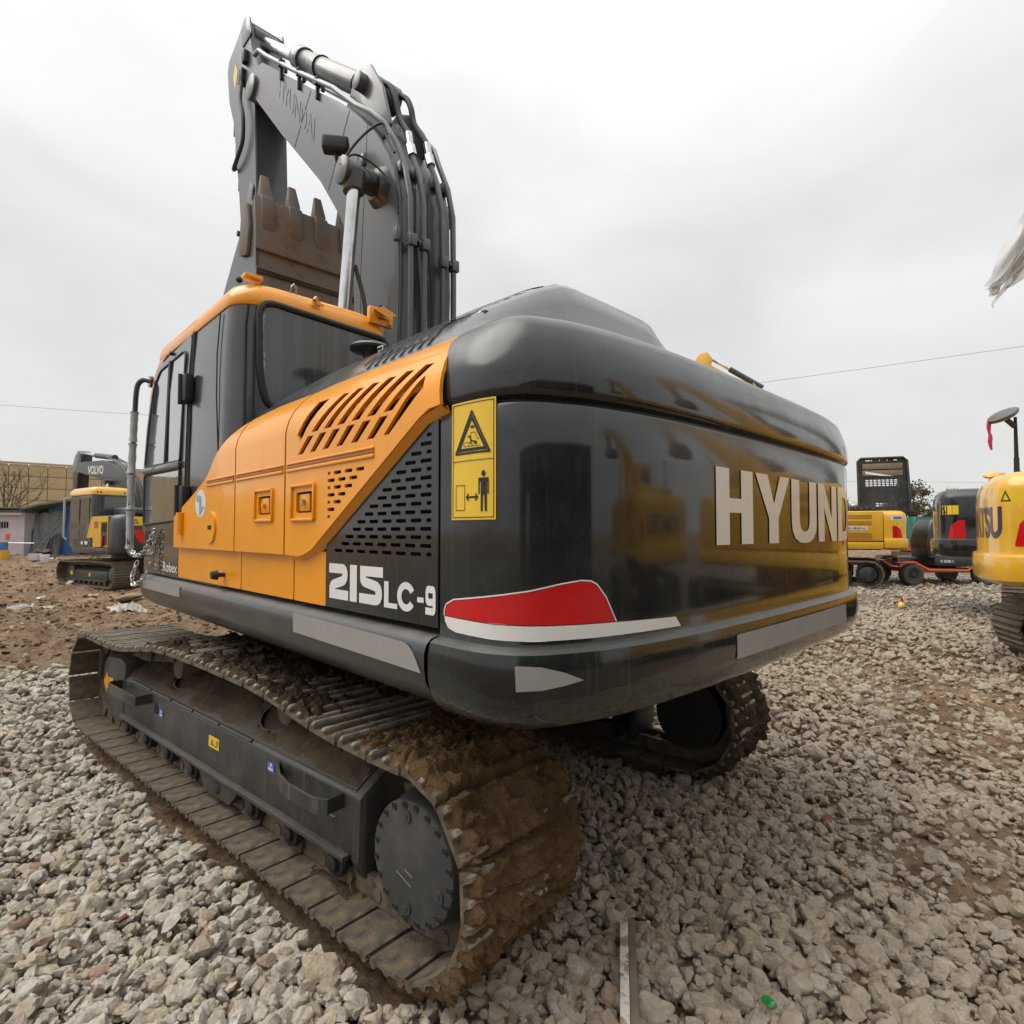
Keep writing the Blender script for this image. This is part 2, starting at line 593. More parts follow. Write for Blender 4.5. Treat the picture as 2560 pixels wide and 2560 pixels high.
M['mud_dust'] = _mud('grey_dust_and_clods', (0.070, 0.052, 0.034, 1), (0.150, 0.112, 0.074, 1), 0.9, 14, 0.4)
def _shoe(bars):
    """worn steel shoe: brown dried mud on the flats, bare steel on the raised bars"""
    t = NT('muddy_track_steel')

    n = t.noise(11, 7, 0.66)
    mudc = t.ramp(t.noise(6, 6, 0.6), [(0.3, (0.075, 0.055, 0.035, 1)), (0.7, (0.175, 0.130, 0.080, 1))])
    steelc = t.mix(t.noise(40, 3), (0.055, 0.052, 0.048, 1), (0.10, 0.094, 0.086, 1))
    k = t.ramp(n, [(0.36, 0.0), (0.52, 1.0)])
    z = t.sep('Object')[2]
    bar = t.math('MULTIPLY', t.ramp(z, [(0.016, 0.0), (0.024, 1.0)]), t.ramp(t.noise(17, 6, 0.7), [(0.36, 0.0), (0.56, 1.0)]))
    c = t.mix(k, steelc, mudc)
    t.set('Base Color', t.mix(bar, c, (0.30, 0.265, 0.215, 1)) if bars else c)
    t.set('Metallic', t.math('MULTIPLY', t.math('SUBTRACT', 1.0, k), 0.4))
    t.set('Roughness', t.math('ADD', t.math('MULTIPLY', k, 0.45), 0.42))
    b = t.bump(t.noise(26, 7, 0.7), 0.5, 0.02)
    return t.m
M['shoe'] = _shoe(False)
M['shoe_bar'] = _shoe(True)
def _bucket():
    t = NT('rusty_bucket_steel')
    n = t.noise(3.2, 8, 0.7)
    c = t.ramp(n, [(0.28, (0.075, 0.048, 0.032, 1)), (0.42, (0.185, 0.135, 0.095, 1)), (0.56, (0.165, 0.155, 0.140, 1)), (0.72, (0.105, 0.112, 0.116, 1))])
    c = t.mix(t.ramp(t.noise(14, 6, 0.7), [(0.5, 0.0), (0.75, 0.7)]), c, (0.20, 0.125, 0.078, 1))
    t.set('Base Color', c)
    t.set('Roughness', 0.8)
    t.bump(t.noise(30, 6, 0.7), 0.4, 0.01)
    return t.m
M['bucket'] = _bucket()
def _soil():
    t = NT('yard_soil')
    p = t.tc.outputs['Object']
    n = t.noise(0.55, 8, 0.62)
    n2 = t.noise(4.0, 8, 0.7)
    n3 = t.noise(22.0, 6, 0.7)
    c = t.ramp(n2, [(0.28, (0.105, 0.058, 0.031, 1)), (0.44, (0.285, 0.18, 0.105, 1)), (0.66, (0.50, 0.375, 0.245, 1))])
    c = t.mix(t.ramp(n, [(0.4, 0.0), (0.68, 0.55)]), c, (0.165, 0.132, 0.098, 1))
    peb = t.ramp(t.voro(16), [(0.0, 1.0), (0.16, 0.0)])
    pcol = t.ramp(t.voro(16, out='Color'), [(0.2, (0.22, 0.17, 0.12, 1)), (0.8, (0.52, 0.46, 0.38, 1))])
    c = t.mix(t.math('MULTIPLY', peb, t.ramp(n3, [(0.45, 0.0), (0.6, 0.8)])), c, pcol)
    # the gravelled part of the yard: crushed stone too far away to see singly
    att = t.n.new('ShaderNodeAttribute'); att.attribute_name = 'gravel'
    gcol = t.ramp(t.voro(21, out='Color'), [(0.1, (0.17, 0.145, 0.115, 1)), (0.5, (0.33, 0.295, 0.25, 1)), (0.95, (0.50, 0.465, 0.41, 1))])
    gedge = t.ramp(t.voro(21, 'DISTANCE_TO_EDGE'), [(0.0, 0.35), (0.12, 1.0)])
    gcol = t.mix(1.0, gcol, gedge, 'MULTIPLY')
    gcol = t.mix(t.ramp(n2, [(0.45, 0.0), (0.8, 0.6)]), gcol, (0.15, 0.112, 0.072, 1))
    far = t.ramp(att.outputs['Fac'], [(0.20, 0.0), (0.55, 1.0)])
    c = t.mix(far, c, gcol)
    t.set('Base Color', c)
    t.set('Roughness', 0.95)
    t.set('Specular IOR Level', 0.15)
    b = t.bump(n2, 1.0, 0.22)
    b = t.bump(n3, 1.0, 0.06, b)
    t.bump(t.voro(21), 0.6, 0.03, b)
    return t.m
M['soil'] = _soil()
def _stone():
    t = NT('crushed_limestone')
    r = t.rand()
    base = t.ramp(r, [(0.0, (0.42, 0.35, 0.26, 1)), (0.16, (0.64, 0.58, 0.48, 1)), (0.42, (0.74, 0.70, 0.61, 1)), (0.64, (0.58, 0.535, 0.46, 1)), (0.80, (0.66, 0.55, 0.385, 1)), (0.91, (0.80, 0.77, 0.70, 1)), (0.985, (0.42, 0.27, 0.19, 1))])
    n = t.noise(1.6, 6, 0.7)
    geo = t.n.new('ShaderNodeNewGeometry')
    pn = t.noise(0.75, 4, 0.6, vec=geo.outputs['Position'])
    sp = t.n.new('ShaderNodeSeparateXYZ'); t.l.new(geo.outputs['Position'], sp.inputs[0])
    side = t.math('ADD', t.math('MULTIPLY', sp.outputs[0], 0.70), t.math('MULTIPLY', sp.outputs[1], 0.72))   # distance across the yard
    dirt = t.ramp(t.math('SUBTRACT', t.math('MULTIPLY', pn, 1.5), t.math('MULTIPLY', side, 0.30)), [(0.65, 0.0), (1.7, 0.60)])
    base = t.mix(dirt, base, (0.52, 0.40, 0.285, 1))
    c = t.mix(t.ramp(n, [(0.35, 0.60), (0.58, 0.0)]), base, (0.33, 0.27, 0.195, 1))
    c = t.mix(t.math('MULTIPLY', t.ramp(t.noise(5, 5, 0.7), [(0.5, 0.0), (0.75, 0.5)]), t.math('SUBTRACT', 1.0, dirt)), c, (0.66, 0.63, 0.57, 1))
    t.set('Base Color', c)
    t.set('Roughness', 0.92)
    t.set('Specular IOR Level', 0.2)
    b = t.bump(t.noise(3.2, 8, 0.72), 0.55, 0.35)
    t.bump(t.noise(14, 4, 0.7), 0.35, 0.08, b)
    return t.m
M['stone'] = _stone()
M['brickred'] = plain('broken_red_brick', (0.24, 0.075, 0.045, 1), 0.9, bump=0.5, bscale=40, var=0.4)
def _tarp(name, c0, c1):
    t = NT(name)
    n = t.noise(1.2, 6, 0.6, sc=(1, 1, 0.4))
    t.set('Base Color', t.ramp(n, [(0.3, c0), (0.7, c1)]))
    t.set('Roughness', 0.55)
    t.bump(t.noise(3, 4, 0.6, sc=(3, 3, 0.5)), 0.3, 0.05)
    return t.m
M['tarp'] = _tarp('grey_tarpaulin', (0.13, 0.145, 0.16, 1), (0.30, 0.315, 0.32, 1))
M['tarp_dark'] = _tarp('dark_tarpaulin', (0.05, 0.055, 0.06, 1), (0.13, 0.14, 0.14, 1))
M['blueboard'] = _tarp('blue_corrugated_sheet', (0.07, 0.18, 0.42, 1), (0.13, 0.29, 0.58, 1))
M['panel_beige'] = plain('beige_wall_panel', (0.50, 0.385, 0.215, 1), 0.7, var=0.18, bscale=3)
M['joint'] = plain('panel_joint', (0.22, 0.16, 0.09, 1), 0.8)
M['hutpink'] = plain('whitewashed_wall', (0.58, 0.50, 0.53, 1), 0.85, var=0.2, bscale=5, bump=0.2)
M['roofsheet'] = plain('weathered_roof_sheet', (0.16, 0.15, 0.14, 1), 0.75, var=0.4, bscale=6)
M['wood'] = plain('weathered_timber', (0.20, 0.155, 0.11, 1), 0.85, bump=0.4, bscale=20, var=0.4)
def _plank():
    t = NT('flaking_white_painted_wood')
    k = t.ramp(t.noise(14, 7, 0.7, sc=(1, 1, 1)), [(0.44, 0.0), (0.50, 1.0)])
    g = t.ramp(t.noise(5, 4, 0.6), [(0.55, 0.0), (0.66, 0.8)])
    w = t.mix(t.noise(30, 4), (0.24, 0.16, 0.09, 1), (0.36, 0.26, 0.16, 1))
    c = t.mix(k, w, (0.62, 0.58, 0.51, 1))
    t.set('Base Color', t.mix(g, c, (0.12, 0.16, 0.10, 1)))
    t.set('Roughness', 0.8)
    t.bump(k, 0.5, 0.004)
    return t.m
M['plank'] = _plank()
M['plastic_white'] = plain('white_plastic', (0.72, 0.72, 0.70, 1), 0.45, var=0.12)
M['cloth'] = plain('dirty_white_rag', (0.62, 0.59, 0.54, 1), 0.9, bump=0.4, bscale=18, var=0.45)
M['bark'] = plain('grey_bark', (0.15, 0.12, 0.10, 1), 0.9, bump=0.5, bscale=20, var=0.4)
def _leaf():
    t = NT('winter_foliage')
    t.set('Base Color', t.ramp(t.noise(0.8, 3), [(0.3, (0.050, 0.060, 0.022, 1)), (0.7, (0.135, 0.115, 0.052, 1))]))
    t.set('Roughness', 0.8)
    return t.m
M['leaf'] = _leaf()
def _sheet():
    t = NT('torn_plastic_film')
    t.set('Base Color', t.ramp(t.noise(4, 4), [(0.3, (0.60, 0.57, 0.52, 1)), (0.7, (0.72, 0.73, 0.73, 1))]))
    t.set('Roughness', 0.35)
    t.set('Transmission Weight', 0.0)
    tr = t.n.new('ShaderNodeBsdfTranslucent'); tr.inputs[0].default_value = (0.7, 0.7, 0.68, 1)
    tp = t.n.new('ShaderNodeBsdfTransparent')
    m1 = t.n.new('ShaderNodeMixShader'); m1.inputs[0].default_value = 0.4
    m2 = t.n.new('ShaderNodeMixShader'); m2.inputs[0].default_value = 0.30
    out = t.n['Material Output']
    t.l.new(t.b.outputs[0], m1.inputs[1]); t.l.new(tr.outputs[0], m1.inputs[2])
    t.l.new(m1.outputs[0], m2.inputs[1]); t.l.new(tp.outputs[0], m2.inputs[2])
    t.l.new(m2.outputs[0], out.inputs[0])
    return t.m
M['sheet'] = _sheet()
M['wrap'] = plain('bubble_wrap', (0.50, 0.51, 0.52, 1), 0.28, bump=0.6, bscale=160, var=0.25, coat=0.4)
M['magenta'] = plain('crimson_ribbon', (0.50, 0.03, 0.10, 1), 0.7)
M['greenbottle'] = plain('green_plastic', (0.02, 0.26, 0.06, 1), 0.3, coat=0.4)
M['teal'] = plain('teal_paint', (0.03, 0.13, 0.11, 1), 0.4)
M['tyre'] = plain('dusty_tyre', (0.10, 0.088, 0.074, 1), 0.85, bump=0.3, bscale=40)
M['logo_blue'] = plain('pale_blue_print', (0.20, 0.42, 0.52, 1), 0.4)
M['fadedink'] = plain('faded_grey_lettering', (0.078, 0.085, 0.094, 1), 0.36, var=0.1, coat=0.3)
# ------------------------------------------------------------------ ground
FX, FY = cos(YAW), sin(YAW)                 # view direction on the ground
RX, RY = sin(YAW), -cos(YAW)                # to the right
def cam_dl(x, y):
    dx, dy = np.asarray(x) - CAM.x, np.asarray(y) - CAM.y
    return dx * FX + dy * FY, dx * RX + dy * RY
TH = 0.1048                                  # slew angle between the undercarriage and the upper structure
TR, TP = 0.026, 0.0105                       # its lean on the uneven ground
def uc_xy(x, y):
    c, s = cos(TH), sin(TH)
    return x * c + y * s, -x * s + y * c
def gravel_mask(x, y):
    """1 where crushed stone lies, 0 where the yard is bare soil"""
    d, l = cam_dl(x, y)
    n = fbm(np.asarray(x) * 0.55, np.asarray(y) * 0.55, 5) - 0.5
    a = l / np.maximum(np.abs(d), 0.1)
    left = sstep(5.2, 7.0, d + n * 3.0) * (1 - sstep(-0.22, 0.0, a))
    front = sstep(7.5, 10, d + n * 3) * (1 - sstep(0.2, 0.45, a))
    g = 1 - np.maximum(left, front)
    for (pd, pl, rd, rl, k) in ((3.0, 2.25, 0.50, 0.65, 1.25), (5.7, 4.4, 1.3, 1.7, 1.15), (2.2, 1.25, 0.20, 0.20, 1.2), (4.2, 3.5, 0.6, 1.0, 1.1), (3.0, -1.9, 0.3, 0.5, 0.75), (2.45, 2.0, .35, .35, 1.0), (7.8, 4.0, .9, 1.6, .8)):
        q = ((d - pd) / rd) ** 2 + ((l - pl) / rl) ** 2
        g = g * (1 - k * np.exp(-q) * (0.75 + n))
    g = g * (1 - sstep(24, 34, np.hypot(d, l)))
    return np.clip(g, 0, 1)
def ground_h(x, y):
    x = np.asarray(x, float); y = np.asarray(y, float)
    d, l = cam_dl(x, y)
    g = gravel_mask(x, y)
    h = (fbm(x * 0.5, y * 0.5, 31) - 0.5) * 0.10
    h = h + (1 - g) * ((fbm(x * 1.1, y * 1.1, 3, 5) - 0.5) * 0.36 + (fbm(x * 3.3 + y, y * 3.3, 8, 4) - 0.5) * 0.20)
    h = h + g * (fbm(x * 5, y * 5, 9, 3) - 0.5) * 0.05
    a = l / np.maximum(d, 0.5)
    h = h + 0.35 * sstep(16, 30, d) * (1 - sstep(-0.4, 0.0, a))
    ux, uy = uc_xy(x, y)
    r = np.maximum(np.abs(ux) - 1.7, 0) ** 2 + np.maximum(np.abs(np.abs(uy) - 1.2) - 0.3, 0) ** 2
    k = np.exp(-r / 0.35)
    tilt = ux * TP + uy * TR
    return h * (1 - k) + (tilt - 0.045) * k
_ax = np.concatenate([[-900, -420, -220], -np.sinh(np.linspace(4.3, 0, 215)) * 3.0, np.sinh(np.linspace(0, 4.3, 215))[1:] * 3.0, [220, 420, 900]])
_gx, _gy = np.meshgrid(_ax - 1.5, _ax + 0.5, indexing='ij')
_gz = ground_h(_gx, _gy)
_gd, _gl = cam_dl(_gx, _gy)
_gz = _gz - 0.038 * sstep(.35, .8, gravel_mask(_gx, _gy)) * (1 - sstep(9, 13, np.hypot(_gd, _gl)))     # the stones lie two deep
_n = len(_ax)
_me = bpy.data.meshes.new('ground')
_idx = np.arange(_n * _n).reshape(_n, _n)
_q = np.stack([_idx[:-1, :-1], _idx[1:, :-1], _idx[1:, 1:], _idx[:-1, 1:]], -1).reshape(-1, 4)
_me.from_pydata(np.stack([_gx, _gy, _gz], -1).reshape(-1, 3).tolist(), [], _q.tolist())
_me.polygons.foreach_set('use_smooth', [True] * len(_me.polygons))
_at = _me.attributes.new('gravel', 'FLOAT', 'POINT')
_dd, _ll = cam_dl(_gx, _gy)
_at.data.foreach_set('value', (gravel_mask(_gx, _gy) * sstep(8, 13, np.hypot(_dd, _ll))).reshape(-1).astype(np.float32))
ground = link('ground', _me, M['soil'])
tag(ground, kind='structure')

# ------------------------------------------------------------------ crushed stone
def rock_mesh(seed, n=20, sub=2, rough=0.10):
    r = random.Random(seed)
    bm = bmesh.new()
    sx, sy, sz = 1, r.uniform(0.66, 0.95), r.uniform(0.5, 0.78)
    for _ in range(n):
        v = Vector((r.gauss(0, 1), r.gauss(0, 1), r.gauss(0, 1))).normalized() * r.uniform(0.86, 1.05)
        bm.verts.new((v.x * sx * 0.5, v.y * sy * 0.5, v.z * sz * 0.5))
    res = bmesh.ops.convex_hull(bm, input=bm.verts)
    bmesh.ops.delete(bm, geom=[v for v in bm.verts if not v.link_faces], context='VERTS')
    bmesh.ops.triangulate(bm, faces=bm.faces)
    bmesh.ops.subdivide_edges(bm, edges=bm.edges, cuts=1, use_grid_fill=True, smooth=0.20)
    if sub > 1:
        bmesh.ops.triangulate(bm, faces=bm.faces)
        bmesh.ops.subdivide_edges(bm, edges=bm.edges, cuts=1, use_grid_fill=True, smooth=0.12)
    off = Vector((seed * 3.1, seed * 1.7, 0))
    for v in bm.verts:
        k = mnoise.noise(v.co * 4.0 + off) * rough * 1.3 + mnoise.noise(v.co * 10.0 + off) * rough * 0.8
        v.co *= 1 + k
    bmesh.ops.triangulate(bm, faces=bm.faces)
    bmesh.ops.recalc_face_normals(bm, faces=bm.faces)
    me = bpy.data.meshes.new('stone')
    bm.to_mesh(me); bm.free()
    me.polygons.foreach_set('use_smooth', [True] * len(me.polygons))
    me.set_sharp_from_angle(angle=radians(38))
    me.materials.append(M['stone'])
    return me
ROCKS = [rock_mesh(100 + i, 11 + i % 9, 2, 0.13 + 0.03 * (i % 4)) for i in range(14)]
rock_col = bpy.data.collections.new('stone_shapes')
for i, me in enumerate(ROCKS):
    o = bpy.data.objects.new('shape_%02d' % i, me)
    rock_col.objects.link(o)

def _scatter():
    out = []
    # rings around the camera position: (r0, r1, tries per m2, min size, max size)
    for r0, r1, dens, s0, s1 in ((0.5, 2.6, 2100, 0.018, 0.088), (2.6, 4.5, 1650, 0.020, 0.086), (4.5, 8, 720, 0.030, 0.095), (8, 14, 170, 0.05, 0.12), (14, 26, 34, 0.07, 0.15)):
        a0, a1 = YAW - radians(66), YAW + radians(66)
        area = (a1 - a0) / 2 * (r1 * r1 - r0 * r0)
        m = int(area * dens)
        r = np.sqrt(rng.uniform(r0 * r0, r1 * r1, m))
        a = rng.uniform(a0, a1, m)
        x, y = CAM.x + r * np.cos(a), CAM.y + r * np.sin(a)
        g = gravel_mask(x, y)
        keep = rng.uniform(0, 1, m) < np.clip(g * 1.1, 0.010, 1)
        ux, uy = uc_xy(x, y)
        trk = (np.abs(ux) < 1.90) & (np.abs(np.abs(uy) - 1.195) < 0.315)
        keep &= ~trk
        x, y, g = x[keep], y[keep], g[keep]
        s = s0 + (s1 - s0) * rng.power(0.55, len(x)) ** 1.25
        # scattered bigger lumps
        big = rng.uniform(0, 1, len(x)) < 0.02
        s = np.where(big, s * 1.55, s)
        z = ground_h(x, y) + s * rng.uniform(-0.05, 0.30, len(x)) - 0.030 * (rng.uniform(0, 1, len(x)) < 0.45) * sstep(.35, .8, g) * (r1 < 9)
        out.append(np.stack([x, y, z, s], 1))
    P_ = np.concatenate(out)
    return P_
STONES = _scatter()
_d, _l = cam_dl(STONES[:, 0], STONES[:, 1])
_inview = (_d > 0.6) & (np.abs(_l / np.maximum(_d, 0.1)) < 0.90) & ((CAM.z - STONES[:, 2]) / np.maximum(_d, .1) < 0.93)
_size = np.where(_inview, STONES[:, 3] / np.maximum(_d, 0.3), 0)
_order = np.argsort(-_size)
_near, _rest = _order[:300], _order[300:]
for k in _near:
    x, y, z, s = STONES[k]
    o = bpy.data.objects.new('stone', ROCKS[int(rng.integers(0, len(ROCKS)))])
    COL.objects.link(o)
    o.parent = ground
    o.location = (x, y, z)
    o.rotation_euler = (rng.uniform(-0.6, 0.6), rng.uniform(-0.6, 0.6), rng.uniform(0, 6.28))
    o.scale = (s * 1.15, s * 1.15, s * 1.15)

def gn_scatter(name, pts, rot, scl, idx, coll, parent=None):
    me = bpy.data.meshes.new(name)
    me.from_pydata(pts.tolist(), [], [])
    a = me.attributes.new('rot', 'FLOAT_VECTOR', 'POINT'); a.data.foreach_set('vector', rot.astype(np.float32).reshape(-1))
    a = me.attributes.new('scl', 'FLOAT_VECTOR', 'POINT'); a.data.foreach_set('vector', scl.astype(np.float32).reshape(-1))
    a = me.attributes.new('idx', 'INT', 'POINT'); a.data.foreach_set('value', idx.astype(np.int32))
    o = bpy.data.objects.new(name, me)
    COL.objects.link(o)
    if parent: o.parent = parent
    ng = bpy.data.node_groups.new(name, 'GeometryNodeTree')
    ng.interface.new_socket('Geometry', in_out='INPUT', socket_type='NodeSocketGeometry')
    ng.interface.new_socket('Geometry', in_out='OUTPUT', socket_type='NodeSocketGeometry')
    N, L = ng.nodes, ng.links
    gi, go = N.new('NodeGroupInput'), N.new('NodeGroupOutput')
    ci = N.new('GeometryNodeCollectionInfo')
    ci.inputs['Collection'].default_value = coll
    ci.inputs['Separate Children'].default_value = True
    ci.inputs['Reset Children'].default_value = True
    ip = N.new('GeometryNodeInstanceOnPoints')
    ip.inputs['Pick Instance'].default_value = True
    def att(nm, ty):
        n = N.new('GeometryNodeInputNamedAttribute'); n.data_type = ty
        n.inputs['Name'].default_value = nm
        return [s for s in n.outputs if s.enabled][0]
    e2r = N.new('FunctionNodeEulerToRotation')
    L.new(att('rot', 'FLOAT_VECTOR'), e2r.inputs[0])
    L.new(gi.outputs[0], ip.inputs['Points'])
    L.new(ci.outputs[0], ip.inputs['Instance'])
    L.new(att('idx', 'INT'), ip.inputs['Instance Index'])
    L.new(e2r.outputs[0], ip.inputs['Rotation'])
    L.new(att('scl', 'FLOAT_VECTOR'), ip.inputs['Scale'])
    L.new(ip.outputs[0], go.inputs[0])
    md = o.modifiers.new('scatter', 'NODES')
    md.node_group = ng
    return o
_p = STONES[_rest]
_m = len(_p)
_rot = np.stack([rng.uniform(-0.7, 0.7, _m), rng.uniform(-0.7, 0.7, _m), rng.uniform(0, 6.28, _m)], 1)
_s = _p[:, 3:4] * 1.15
_scl = np.concatenate([_s, _s, _s * rng.uniform(0.8, 1.15, (_m, 1))], 1)
gravel = gn_scatter('gravel', _p[:, :3], _rot, _scl, rng.integers(0, len(ROCKS), _m), rock_col, ground)
tag(gravel, kind='stuff')
# ================================================================== the orange and dark grey excavator
EX = thing('excavator', 'large orange and dark grey crawler excavator with mud-caked tracks in the foreground', 'excavator')

# ------------------------------------------------------------------ counterweight
_half = [(-2.31, 1.355), (-2.38, 1.355), (-2.45, 1.353), (-2.52, 1.343), (-2.585, 1.315), (-2.635, 1.27), (-2.67, 1.205),
         (-2.71, 1.10), (-2.745, .92), (-2.768, .66), (-2.775, .33), (-2.777, 0)]
_right = [(-2.774, -.40), (-2.768, -.72), (-2.755, -.95), (-2.735, -1.10), (-2.70, -1.225), (-2.65, -1.31), (-2.585, -1.350), (-2.52, -1.365), (-2.45, -1.368), (-2.31, -1.368)]
def make_plan(half, n=6, right=None):
    pl = catmull([(x, y, 0) for x, y in half] + ([(x, y, 0) for x, y in right] if right else [(x, -y, 0) for x, y in half[-2::-1]]), n)
    S = [0]
    for a, b in zip(pl, pl[1:]): S.append(S[-1] + (b - a).length)
    nr = []
    for i in range(len(pl)):
        t = (pl[min(i + 1, len(pl) - 1)] - pl[max(i - 1, 0)]).normalized()
        nv = Vector((t.y, -t.x, 0))
        if nv.dot(pl[i] - Vector((-1.6, 0, 0))) < 0: nv = -nv
        nr.append(nv)
    return pl, S, nr
PL, PS, PN = make_plan(_half, 6, _right)
def cw_at(s, d, z, pl=None):
    pl_, S, nr = pl or (PL, PS, PN)
    s = min(max(s, 0), S[-1])
    i = int(np.searchsorted(S, s, 'right')) - 1
    i = min(max(i, 0), len(S) - 2)
    t = (s - S[i]) / (S[i + 1] - S[i])
    p = pl_[i].lerp(pl_[i + 1], t); n_ = nr[i].lerp(nr[i + 1], t).normalized()
    q = p - n_ * min(d, 0.12)
    if d > 0.12:
        c = Vector((-2.0, p.y * 0.55, 0))
        q = q + (c - q).normalized() * (d - 0.12)
    return Vector((q.x, q.y, z))
CW_PROFILE = [(.70, .985), (.30, .985), (.17, .990), (.09, 1.002), (.03, 1.025), (-.002, 1.058), (-.018, 1.095), (-.024, 1.135), (-.024, 1.185), (-.020, 1.208),
              (-.016, 1.226), (-.002, 1.235), (.010, 1.237), (.017, 1.240), (.02, 1.247), (.02, 1.32), (.02, 1.45), (.02, 1.60), (.02, 1.75), (.02, 1.892),
              (.024, 1.899), (.034, 1.902), (.037, 1.909), (.032, 1.915), (.018, 1.919), (.013, 1.927), (.011, 1.945), (.013, 1.985), (.021, 2.03), (.036, 2.075), (.055, 2.12), (.085, 2.15),
              (.115, 2.170), (.15, 2.180), (.165, 2.186), (.175, 2.20), (.20, 2.208), (.30, 2.215), (.75, 2.235)]
_m = MB()
_rings = [[cw_at(s, d, z) for s in PS] for d, z in CW_PROFILE]
_m.loft(_rings, closed=False)
_m.f.append(tuple(range(len(PS))))                                         # underside
_m.f.append(tuple((len(CW_PROFILE) - 1) * len(PS) + k for k in range(len(PS))))
# closing faces at the two seams
_m.f.append(tuple(i * len(PS) for i in range(len(CW_PROFILE))))
_m.f.append(tuple(i * len(PS) + len(PS) - 1 for i in range(len(CW_PROFILE))))
counterweight = _m.build('counterweight', M['dark'], EX, smooth=40)

def cw_decal(bm, name, mat, parent, d=0.02, lift=0.003, step=0.06):
    xs = [v.co.x for v in bm.verts]
    slice2d(bm, np.arange(min(xs) + step, max(xs), step))
    return map2d(bm, lambda x, y, z: cw_at(x, d - lift - z, y), name, mat, parent)

GLYPH = {
    'H': [[(0, 0), (.34, 0), (.34, .42), (.66, .42), (.66, 0), (1, 0), (1, 1), (.66, 1), (.66, .61), (.34, .61), (.34, 1), (0, 1)]],
    'Y': [[(.36, 0), (.64, 0), (.64, .37), (1, 1), (.70, 1), (.51, .58), (.33, 1), (0, 1), (.36, .37)]],
    'U': [[(0, 1), (0, .32), (.03, .18), (.13, .06), (.3, 0), (.5, -.015), (.7, 0), (.87, .06), (.97, .18), (1, .32), (1, 1), (.70, 1), (.70, .34), (.66, .23), (.58, .18), (.5, .17), (.42, .18), (.34, .23), (.30, .34), (.30, 1)]],
    'N': [[(0, 0), (.30, 0), (.30, .58), (.70, 0), (1, 0), (1, 1), (.70, 1), (.70, .42), (.30, 1), (0, 1)]],
    'D': [[(0, 0), (.52, 0), (.78, .06), (.94, .22), (1, .5), (.94, .78), (.78, .94), (.52, 1), (0, 1)], [(.31, .18), (.31, .82), (.50, .82), (.62, .77), (.68, .66), (.70, .5), (.68, .34), (.62, .23), (.50, .18)]],
    'A': [[(0, 0), (.30, 0), (.36, .20), (.64, .20), (.70, 0), (1, 0), (.66, 1), (.34, 1)], [(.41, .37), (.5, .70), (.59, .37)]],
    'I': [[(0, 0), (1, 0), (1, 1), (0, 1)]],
}
_loops = []
for ch, x0, x1 in (('H', 1.147, 1.437), ('Y', 1.462, 1.803), ('U', 1.826, 2.14), ('N', 2.165, 2.46), ('D', 2.485, 2.77), ('A', 2.785, 3.08), ('I', 3.105, 3.195)):
    for lp in GLYPH[ch]:
        _loops.append([(x0 + (x1 - x0) * a, 1.502 + (1.774 - 1.502) * b) for a, b in lp])
tag(cw_decal(shape2d(_loops), 'lettering', M['white_film'], counterweight, step=0.05), 'large white block capitals HYUNDAI across the counterweight')

# yellow warning label with its two pictures
lab = cw_decal(shape2d([[(.057, 1.581), (.234, 1.581), (.234, 1.917), (.057, 1.917)]]), 'warning_label', M['label'], counterweight, step=0.02)
tag(lab, 'tall yellow warning label with triangle and standing figure')
ink = [stroke([(.064, 1.588), (.227, 1.588), (.227, 1.910), (.064, 1.910), (.064, 1.5875)], .0022)]
ink += [[(.064, 1.7465), (.227, 1.7465), (.227, 1.7485), (.064, 1.7485)]]
ink += [round_poly([(.071, 1.766), (.219, 1.766), (.145, 1.893)], .008), round_poly([(.081, 1.772), (.209, 1.772), (.145, 1.882)], .006)]
ink += [round_poly([(.083, 1.774), (.207, 1.774), (.145, 1.8785)], .004), round_poly([(.0975, 1.783), (.1925, 1.783), (.145, 1.862)], .002)]
def _seg(pts, w): ink.append(stroke(pts, w))
_seg([(.112, 1.788), (.178, 1.788)], .0015); _seg([(.112, 1.788), (.112, 1.799), (.133, 1.799), (.133, 1.788)], .0014)
_seg([(.138, 1.795), (.142, 1.803), (.155, 1.801)], .004); _seg([(.142, 1.803), (.138, 1.818)], .005); _seg([(.140, 1.812), (.128, 1.817)], .003); _seg([(.144, 1.797), (.148, 1.790)], .003)
_seg([(.141, 1.808), (.141, 1.826), (.160, 1.826), (.166, 1.806), (.175, 1.808)], .0014)
ink.append([(.160 + .006 * cos(a * pi / 6), 1.797 + .005 * sin(a * pi / 6)) for a in range(12)])
ink.append([(.147 + .008 * cos(a * pi / 6), 1.842 + .004 * sin(a * pi / 6)) for a in range(12)])
# standing man, double arrow, slab
ink.append([(.191 + .0075 * cos(a * pi / 8), 1.7085 + .0085 * sin(a * pi / 8)) for a in range(16)])
ink.append([(.172, 1.697), (.210, 1.697), (.210, 1.652), (.206, 1.652), (.206, 1.686), (.2035, 1.686), (.2035, 1.604), (.1965, 1.604), (.1945, 1.650), (.1895, 1.650), (.188, 1.604), (.181, 1.604), (.181, 1.686), (.1765, 1.686), (.1765, 1.652), (.172, 1.652)])
ink.append([(.121, 1.6445), (.131, 1.6555), (.134, 1.6525), (.1295, 1.647), (.1625, 1.647), (.158, 1.6525), (.161, 1.6555), (.171, 1.6445), (.161, 1.6335), (.158, 1.6365), (.1625, 1.642), (.1295, 1.642), (.134, 1.6365), (.131, 1.6335)])
ink.append(stroke([(.078, 1.608), (.116, 1.608), (.116, 1.679), (.078, 1.679), (.078, 1.6075)], .0018))
